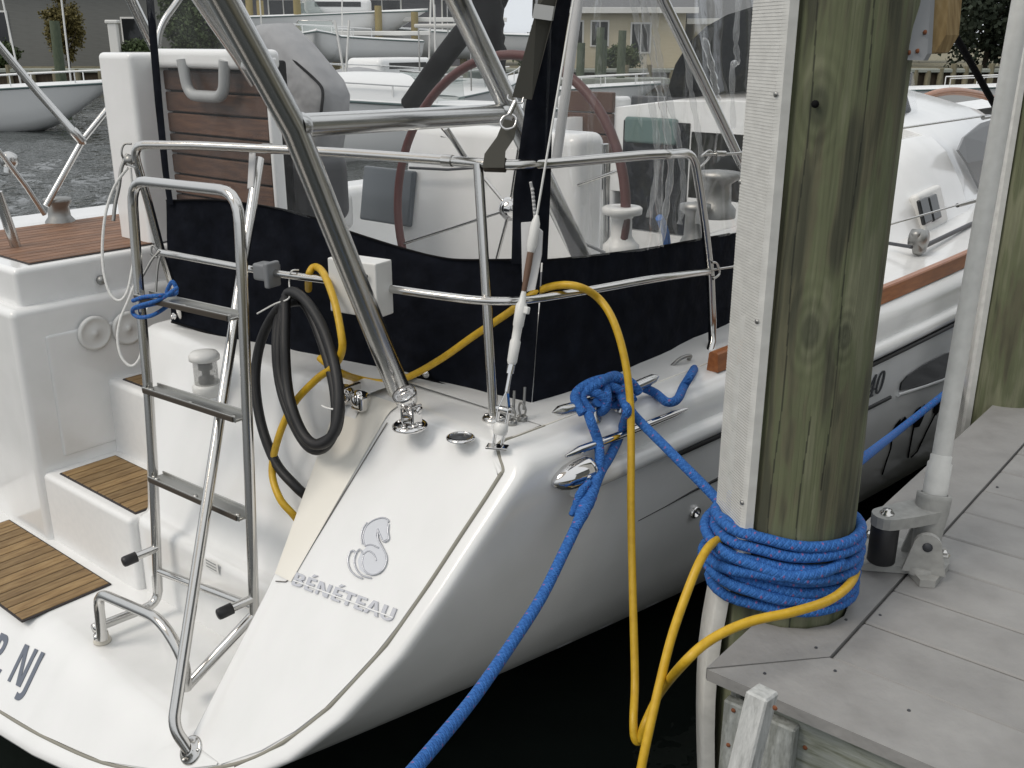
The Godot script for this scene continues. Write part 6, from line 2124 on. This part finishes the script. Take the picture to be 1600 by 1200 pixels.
# a small open motorboat; heading = direction of the bow
func motorboat(label, at: Vector3, heading: Vector3, L: float, beam: float, free: float, hull_m, extras: String, group := ""):
	var b := thing("motorboat", label, "boat", at, group)
	var fw := heading.normalized()
	var rt := fw.cross(Vector3.UP)
	var s := new_st()
	var top := []
	for side: float in [1.0, -1.0]:
		var rows := []
		for i in 21:
			var t := i / 20.0
			var w: float = beam * 0.5 * (1.0 - pow(max(0.0, (t - 0.45) / 0.55), 2.2))
			var yk: float = -0.25 + pow(max(0.0, (t - 0.6) / 0.4), 2.5) * (free * 0.9)
			var ys: float = free * (0.78 + 0.22 * t) + 0.12 * t * t
			var base := at + fw * (t - 0.5) * L
			var rake: float = 0.12 * L * pow(max(0.0, (t - 0.7) / 0.3), 1.5)
			var row := []
			for q in [[0.0, 0.0], [0.62, 0.12], [0.80, 0.30], [0.88, 0.55], [0.97, 0.9], [1.0, 1.0]]:
				row.append(base + rt * side * w * q[0] + fw * rake * q[1] + Vector3(0, lerpf(yk, ys, q[1]), 0))
			rows.append(row)
			if side > 0:
				top.append([row[5]])
			else:
				top[i].append(row[5])
		if side < 0:
			rows.reverse()
		grid(s, rows)
		flat(s)
	part(b, "hull", s, hull_m)
	s = new_st()
	var drows := []
	for t in top:
		var m: Vector3 = (t[0] + t[1]) * 0.5
		drows.append([t[0], t[0].lerp(m, 0.12) + Vector3(0, 0.03, 0), m + Vector3(0, 0.07, 0), t[1].lerp(m, 0.12) + Vector3(0, 0.03, 0), t[1]])
	grid(s, drows)
	part(b, "deck", s, M.boat_white)
	s = new_st()
	slab(s, [top[0][0], top[0][1], top[0][1] - Vector3(0, free * 0.95, 0) - rt * -0.25 * beam, top[0][0] - Vector3(0, free * 0.95, 0) + rt * -0.25 * beam], -fw * 0.04)
	part(b, "transom", s, M.boat_white)
	for k in 2:
		var gp := []
		for t in top:
			gp.append(t[k] + Vector3(0, -0.03, 0))
		s = new_st()
		tube(s, gp, 0.022, 6)
		part(b, "rub_rail", s, M.boat_trim)
	if "r" in extras:
		for k in 2:
			var rp := []
			for i in range(9, 20):
				rp.append(top[i][k].lerp(top[i][1 - k], 0.06) + Vector3(0, 0.30, 0))
			s = new_st()
			tube(s, rp, 0.018, 6)
			var rl := part(b, "bow_rail", s, M.boat_white)
			for i in [9, 12, 15, 18]:
				s = new_st()
				var q: Vector3 = top[i][k].lerp(top[i][1 - k], 0.06)
				tube(s, [q, q + Vector3(0, 0.30, 0)], 0.015, 6)
				part(rl, "post", s, M.boat_white)
	if "c" in extras:
		s = new_st()
		round_box(s, frame(at + Vector3(0, free + 0.25, 0) + fw * L * 0.10, fw, Vector3.UP), Vector3(L * 0.38, 0.55, beam * 0.62), 0.18)
		part(b, "cabin", s, M.boat_white)
		for side: float in [1.0, -1.0]:
			s = new_st()
			round_box(s, frame(at + Vector3(0, free + 0.30, 0) + fw * L * 0.10 + rt * side * beam * 0.31, fw, Vector3.UP), Vector3(L * 0.26, 0.18, 0.03), 0.01)
			part(b, "side_window", s, M.window_dark)
	if "d" in extras:
		s = new_st()
		var dm := []
		for i in 9:
			var t := lerpf(0.5, 0.97, i / 8.0)
			var w: float = beam * 0.46 * (1.0 - pow(max(0.0, (t - 0.45) / 0.55), 2.2))
			var y0: float = free * (0.78 + 0.22 * t) + 0.12 * t * t + 0.02
			var row := []
			for k in 9:
				var a := PI * k / 8.0
				row.append(at + fw * ((t - 0.5) * L + 0.12 * L * pow(max(0.0, (t - 0.7) / 0.3), 1.5)) + rt * cos(a) * w + Vector3(0, y0 + sin(a) * 0.5 * (1.0 - pow(i / 8.0, 3.0)), 0))
			dm.append(row)
		grid(s, dm)
		part(b, "foredeck", s, M.boat_white)
	if "w" in extras:
		s = new_st()
		var wc := at + Vector3(0, free * 0.95, 0) + fw * L * 0.02
		flat(s)
		quad(s, wc + rt * beam * 0.40, wc + rt * beam * 0.33 - fw * 0.35 + Vector3(0, 0.5, 0), wc - rt * beam * 0.33 - fw * 0.35 + Vector3(0, 0.5, 0), wc - rt * beam * 0.40)
		for side: float in [1.0, -1.0]:
			quad(s, wc + rt * beam * 0.40 * side, wc + rt * beam * 0.40 * side - fw * 1.0, wc + rt * beam * 0.36 * side - fw * 1.0 + Vector3(0, 0.42, 0), wc + rt * beam * 0.33 * side - fw * 0.35 + Vector3(0, 0.5, 0))
		var ws := part(b, "windscreen", s, M.boat_glass)
		s = new_st()
		tube(s, [wc + rt * beam * 0.36 - fw + Vector3(0, 0.42, 0), wc + rt * beam * 0.33 - fw * 0.35 + Vector3(0, 0.5, 0), wc - rt * beam * 0.33 - fw * 0.35 + Vector3(0, 0.5, 0), wc - rt * beam * 0.36 - fw + Vector3(0, 0.42, 0)], 0.02, 6)
		part(ws, "frame", s, M.steel)
	if "t" in extras:
		s = new_st()
		round_box(s, frame(at + Vector3(0, free + 1.55, 0) - fw * L * 0.12, fw, Vector3.UP), Vector3(L * 0.34, 0.10, beam * 0.8), 0.04)
		var tp := part(b, "canopy", s, M.boat_canopy)
		for sx: float in [-1.0, 1.0]:
			for sz: float in [-1.0, 1.0]:
				s = new_st()
				var q := at + fw * (L * -0.12 + L * 0.15 * sx) + rt * beam * 0.36 * sz
				tube(s, [q + Vector3(0, free * 0.8, 0), q + Vector3(0, free + 1.55, 0)], 0.022, 6)
				part(tp, "post", s, M.steel)
	if "g" in extras:
		s = new_st()
		var cv := []
		for i in 9:
			var t := i / 8.0
			var row := []
			for k in 9:
				var a := PI * k / 8.0
				row.append(at + fw * L * lerpf(0.08, -0.46, t) + rt * cos(a) * beam * 0.5 + Vector3(0, free * 0.85 + sin(a) * (0.75 * sin(PI * clampf(t * 0.8 + 0.12, 0, 1))), 0))
			cv.append(row)
		grid(s, cv)
		part(b, "boat_cover", s, M.cover_grey if "g1" in extras else M.cover_navy)
	return b

func far_piling(a: float, b: float, h: float, m, label: String, group: String):
	var p := thing("piling", label, "piling", spot(a, b, -0.5), group)
	var s := new_st()
	tube(s, [spot(a, b, -0.5), spot(a, b, h * 0.5), spot(a + 0.02, b + 0.02, h)], [0.15, 0.145, 0.135], 10)
	part(p, "post", s, m)

func build_far():
	M.grass = tri_mat(noise_tex(501, 0.05, 4, ramp([[0.0, c3(0.10, 0.10, 0.055)], [0.5, c3(0.19, 0.17, 0.11)], [1.0, c3(0.30, 0.28, 0.20)]])), 0.95, Vector3(0.3, 0.3, 0.3))
	M.bulk_wood = tri_mat(noise_tex(502, 0.03, 4, ramp([[0.0, c3(0.05, 0.04, 0.03)], [1.0, c3(0.16, 0.12, 0.08)]])), 0.95, Vector3(1.0, 0.2, 1.0))
	M.bulk_pile = tri_mat(noise_tex(503, 0.03, 4, ramp([[0.0, c3(0.12, 0.11, 0.07)], [1.0, c3(0.28, 0.25, 0.17)]])), 0.95, Vector3(1.0, 0.3, 1.0))
	M.siding_grey = tri_mat(noise_tex(504, 0.02, 4, ramp([[0.0, c3(0.13, 0.135, 0.13)], [1.0, c3(0.18, 0.185, 0.18)]])), 0.8, Vector3(0.3, 3.0, 0.3))
	M.siding_blue = tri_mat(noise_tex(505, 0.02, 4, ramp([[0.0, c3(0.09, 0.09, 0.105)], [1.0, c3(0.13, 0.13, 0.145)]])), 0.8, Vector3(0.3, 3.0, 0.3))
	M.siding_beige = tri_mat(noise_tex(506, 0.02, 4, ramp([[0.0, c3(0.50, 0.45, 0.33)], [1.0, c3(0.60, 0.54, 0.41)]])), 0.8, Vector3(0.3, 3.0, 0.3))
	M.shingle = tri_mat(noise_tex(507, 0.08, 4, ramp([[0.0, c3(0.12, 0.125, 0.13)], [1.0, c3(0.20, 0.205, 0.21)]])), 0.9, Vector3(0.6, 0.6, 0.6))
	M.house_trim = mat(c3(0.7, 0.7, 0.68), 0.6)
	M.bark = mat(c3(0.05, 0.04, 0.03), 0.95)
	M.leaf_dark = mat(c3(0.018, 0.028, 0.014), 0.8)
	M.leaf = mat(c3(0.05, 0.075, 0.025), 0.8)
	M.leaf_gold = mat(c3(0.12, 0.10, 0.03), 0.8)
	M.boat_white = mat(c3(0.74, 0.75, 0.75), 0.35)
	M.boat_trim = mat(c3(0.06, 0.10, 0.10), 0.5)
	M.boat_canopy = mat(c3(0.55, 0.55, 0.53), 0.8)
	M.cover_navy = mat(c3(0.03, 0.035, 0.055), 0.85)
	M.boat_glass = mat(Color(0.25, 0.32, 0.30, 0.4), 0.05)
	M.boat_glass.transparency = BaseMaterial3D.TRANSPARENCY_ALPHA
	M.pile_yellow = mat(c3(0.26, 0.21, 0.09), 0.9)
	M.pile_green = tri_mat(noise_tex(508, 0.03, 4, ramp([[0.0, c3(0.05, 0.07, 0.045)], [1.0, c3(0.11, 0.13, 0.085)]])), 0.9, Vector3(2, 0.5, 2))
	build_shore()
	# houses on the far shore
	gable_house("house", "dark grey sided house behind the left motorboat", 53.0, 61.0, -38.0, -16.5, 5.2, 8.5, M.siding_grey, M.shingle, [[-31.0, -29.4, 1.9, 3.6, 2], [-26.8, -25.2, 1.9, 3.6, 2], [-19.6, -18.4, 1.0, 3.3, 1]], M.house_trim)
	gable_house("house", "slate blue house behind the boat lifts", 54.0, 62.0, -14.0, -0.5, 4.8, 8.0, M.siding_blue, M.shingle, [[-12.4, -10.8, 2.4, 4.2, 2], [-7.6, -5.6, 2.2, 4.2, 2], [-3.6, -2.0, 2.2, 4.2, 2]], M.house_trim)
	gable_house("house", "cream sided bungalow with tall paired windows and grey roof", 50.0, 58.0, 1.6, 8.2, 3.55, 5.8, M.siding_beige, M.shingle, [[2.7, 3.4, 1.9, 3.1, 1], [3.7, 4.6, 1.9, 3.1, 2], [5.6, 6.6, 1.6, 3.0, 2]], M.house_trim)
	gable_house("house", "low pale house with a broad grey roof beyond the spray hood", 52.0, 60.0, 9.0, 19.0, 3.1, 6.6, M.siding_beige, M.shingle, [[10.5, 11.6, 1.7, 2.8, 2], [14.0, 15.2, 1.7, 2.8, 2]], M.house_trim)
	# trees
	tree("tree", "dense dark evergreen tree at the far bulkhead", spot(50, 22.6, 0.9), 5.4, 2.9, 11, M.leaf_dark)
	tree("tree", "dark evergreen tree with the cream house on one side", spot(64, 24.0, 0.9), 8.0, 3.4, 12, M.leaf_dark)
	tree("tree", "small golden green tree against the dark grey house", spot(49.5, -21.0, 0.9), 3.4, 0.8, 13, M.leaf_gold)
	tree("tree", "light green garden tree between the grey and the slate houses", spot(51, -15.2, 0.9), 4.0, 1.5, 14, M.leaf)
	# shrubs, white posts
	for q in [[48.0, -17.0, 1.1, 0.9, 21, "low green shrub beside the white utility pedestal"], [48.5, -24.0, 1.2, 1.0, 22, "low green shrub before the dark grey house"], [48.6, 1.0, 1.5, 0.9, 23, "taller green shrub at the corner of the cream bungalow"], [48.2, 5.0, 0.9, 0.8, 24, "low green shrub under the cream bungalow's double window"]]:
		tree("shrub", q[5], spot(q[0], q[1], 0.9), q[2], q[3], q[4], M.leaf, "shrubs on the far bank")
	var s := new_st()
	far_box(s, 47.0, 47.3, -18.0, -17.6, 0.9, 2.95, 0.03)
	far_box(s, 46.95, 47.35, -18.08, -17.52, 2.9, 3.05, 0.03)
	tag(part(self, "pedestal", s, M.house_trim), "white square utility pedestal on the left bank", "pedestal")
	# mooring pilings
	for q in [[30.0, -13.0, 2.7]]:
		far_piling(q[0], q[1], q[2], M.pile_green, "tall green piling behind the left motorboat", "")
	for q in [[40.0, -9.9, 4.0, "tall yellowish lift piling, outer one of a close pair"], [40.0, -9.5, 3.6, "yellowish lift piling, shorter one of a close pair"], [39.0, -7.9, 4.2, "tallest yellowish lift piling, at the stern of the cabin boat"], [41.0, -6.9, 3.8, "yellowish lift piling behind the cabin boat"], [39.5, -5.0, 3.4, "yellowish lift piling at the bow of the cabin boat"], [40.0, -3.7, 3.2, "yellowish lift piling at the bow of the canopied boat"], [41.0, -1.9, 3.3, "yellowish lift piling behind the canopied boat"], [38.5, -0.6, 3.0, "shortest yellowish lift piling, past the canopied boat's stern"]]:
		far_piling(q[0], q[1], q[2], M.pile_yellow, q[3], "lift pilings")
	for q in [[36.0, 2.35, 2.1, "shortest grey green piling before the bungalow's single window"], [36.0, 3.0, 2.6, "tallest grey green piling on the bungalow walkway"], [36.0, 3.75, 2.5, "grey green piling before the bungalow's paired windows"], [37.0, 3.2, 2.2, "grey green piling on the shore side of the bungalow walkway"]]:
		far_piling(q[0], q[1], q[2], M.pile_green, q[3], "dock pilings by the bungalow")
	# lift beams and walkway
	for q in [[40.2, -10.5, -0.2, 2.85], [38.9, -8.5, -3.0, 2.35]]:
		s = new_st()
		far_box(s, q[0], q[0] + 0.35, q[1], q[2], q[3], q[3] + 0.16, 0.02)
		tag(part(self, "lift_beam", s, M.house_trim), "white horizontal beam of a boat lift", "beam", "boat lift beams")
	s = new_st()
	far_box(s, 35.5, 37.0, 1.5, 5.4, 0.75, 0.95, 0.02)
	tag(part(self, "walkway", s, M.grey_wood_x), "narrow timber walkway in front of the cream bungalow", "walkway")
	# boats
	motorboat("white open motorboat with a low bow rail and dark green rub rail", spot(26.5, -14.4, 0.0), FR * 1.0 + FA * 0.10, 7.0, 2.3, 1.05, M.boat_white, "r")
	motorboat("white cuddy motorboat with a raked windscreen moored across the basin", spot(20.0, -2.1, 0.0), -FR * 0.9 - FA * 0.45, 5.6, 2.3, 1.15, M.boat_white, "rdw")
	motorboat("white motorboat with grey cover tucked behind the cuddy boat", spot(25.0, -4.6, 0.0), -FR * 0.7 - FA * 0.7, 6.0, 2.2, 0.95, M.boat_white, "g1")
	motorboat("white motorboat raised on a lift with a small cabin", spot(40.0, -7.2, 2.35), FR * 1.0 + FA * 0.15, 6.5, 2.2, 0.8, M.boat_white, "cw")
	motorboat("white motorboat raised on a lift under a pale canopy", spot(41.0, -2.2, 1.75), -FR * 1.0 + FA * 0.1, 6.0, 2.2, 0.8, M.boat_white, "wt")
	motorboat("white motorboat with a narrow white deck by the bungalow walkway", spot(33.0, 1.6, 0.0), FR * 1.0 - FA * 0.2, 5.0, 2.0, 0.8, M.boat_white, "r")
	motorboat("white motorboat with an angled bow rail below the dark tree", spot(34.0, 14.6, 0.0), FR * 0.9 - FA * 0.3, 6.5, 2.3, 0.8, M.boat_white, "r")
	motorboat("white motorboat raised bow-on in a lift behind the grey cover", spot(36.0, -6.7, 1.75), -FA + FR * 0.2, 4.6, 1.7, 0.6, M.boat_white, "w")
	motorboat("white motorboat in a low lift next to the bow-on boat", spot(37.0, -5.5, 1.7), -FR * 0.8 - FA * 0.6, 4.6, 1.7, 0.6, M.boat_white, "r")
	motorboat("white open motorboat lying stern-on before the slate house", spot(30.0, -1.2, 0.0), FA * 0.9 + FR * 0.4, 5.8, 2.2, 1.0, M.boat_white, "rwt")
	motorboat("white cabin boat by the canopied boat", spot(33.0, -3.4, 0.0), -FR * 0.6 - FA * 0.8, 6.4, 2.4, 1.15, M.boat_white, "rc")
	# slender white poles: outriggers, flag staffs and lift guides
	for q in [[30.0, -2.45, 3.6, 0.05, "white outrigger pole leaning over the cabin boat"], [29.0, -2.05, 4.2, -0.03, "tall white pole between the cabin boat and the canopied boat"], [24.0, -3.95, 2.6, 0.10, "white pole leaning inward over the covered boat, one of a crossed pair"], [24.0, -3.75, 2.6, -0.10, "white pole leaning outward over the covered boat, one of a crossed pair"], [38.0, -9.0, 4.6, 0.0, "thin white staff beside the pair of lift pilings"], [38.0, -6.2, 4.8, 0.04, "thin white staff over the raised cabin boat"], [28.0, -13.2, 4.0, -0.06, "thin pale fishing rod standing in the left motorboat"], [28.0, -11.9, 4.2, 0.02, "thin pale staff at the bow of the left motorboat"], [26.0, -1.9, 3.0, 0.0, "short white pole at the bow of the cuddy boat"]]:
		s = new_st()
		tube(s, [spot(q[0], q[1], 0.4), spot(q[0], q[1] + q[3] * q[2], q[2])], 0.025, 8)
		tag(part(self, "pole", s, M.house_trim), q[4], "pole", "white poles among the boats")
	# unseen house, added so that its bulk darkens the starboard hull side
	var h := thing("house", "unseen dark grey house added beside the dock to darken the hull side", "house", Vector3(16.0, 0.9, -12.0))
	s = new_st()
	bevel_box(s, Transform3D(Basis.IDENTITY, Vector3(13.5, 4.2, -11.0)), Vector3(8.0, 6.6, 26.0), 0.05)
	part(h, "wall", s, M.siding_grey)
	s = new_st()
	slab(s, [Vector3(8.9, 7.5, -24.5), Vector3(13.5, 10.2, -24.5), Vector3(18.1, 7.5, -24.5)], Vector3(0, 0, 27))
	part(h, "roof", s, M.shingle)
	s = new_st()
	bevel_box(s, Transform3D(Basis.IDENTITY, Vector3(13.0, 0.0, 0.0)), Vector3(16.0, 1.8, 90.0), 0.05)
	tag(part(self, "ground", s, M.grass), "grassy bank behind the dock", "ground", "", "structure")

func _ready():
	rng.seed = 7
	# ---- camera
	var cam := Camera3D.new()
	cam.name = "camera"
	cam.position = Vector3(0, 2.15, 0)
	cam.rotation_degrees = Vector3(-19.0, 39.8, 0)
	cam.fov = 42.2
	cam.near = 0.05
	cam.far = 400.0
	add_child(cam)
	cam.current = true
	# ---- sky, sun, exposure
	var env := Environment.new()
	var sky := Sky.new()
	var sm := ProceduralSkyMaterial.new()
	sm.sky_top_color = Color(0.98, 0.99, 1.0)
	sm.sky_horizon_color = Color(0.90, 0.92, 0.94)
	sm.ground_bottom_color = Color(0.25, 0.26, 0.26)
	sm.ground_horizon_color = Color(0.55, 0.56, 0.57)
	sm.sky_curve = 0.35
	sm.sun_angle_max = 1.0
	sky.sky_material = sm
	env.background_mode = Environment.BG_SKY
	env.sky = sky
	env.tonemap_mode = Environment.TONE_MAPPER_LINEAR
	env.tonemap_exposure = 0.95
	env.sdfgi_enabled = true
	env.ssao_enabled = true
	env.ssil_enabled = true
	var we := WorldEnvironment.new()
	we.name = "world_environment"
	we.environment = env
	add_child(we)
	var sun := DirectionalLight3D.new()
	sun.name = "sun"
	sun.light_energy = 0.5
	sun.light_color = Color(1.0, 0.97, 0.93)
	sun.light_angular_distance = 25.0
	sun.shadow_enabled = true
	sun.rotation_degrees = Vector3(-48, -22, 0)
	add_child(sun)
	make_materials()
	print("materials")
	# ---- setting and things
	build_water()
	var dock = build_dock()
	var boat := thing("sailboat", "white sailing yacht moored stern first beside the grey dock, navy cockpit enclosure up", "sailboat", Vector3(XC, 0, -6.5))
	build_hull(boat)
	build_stern(boat)
	build_cockpit(boat)
	build_rails(boat)
	build_arch(boat)
	build_enclosure(boat)
	build_ladder(boat)
	build_fittings(boat)
	print("boat")
	build_pilings()
	build_whip()
	build_dock_face(dock)
	build_lines()
	print("dockside")
	build_far()
	print("far")
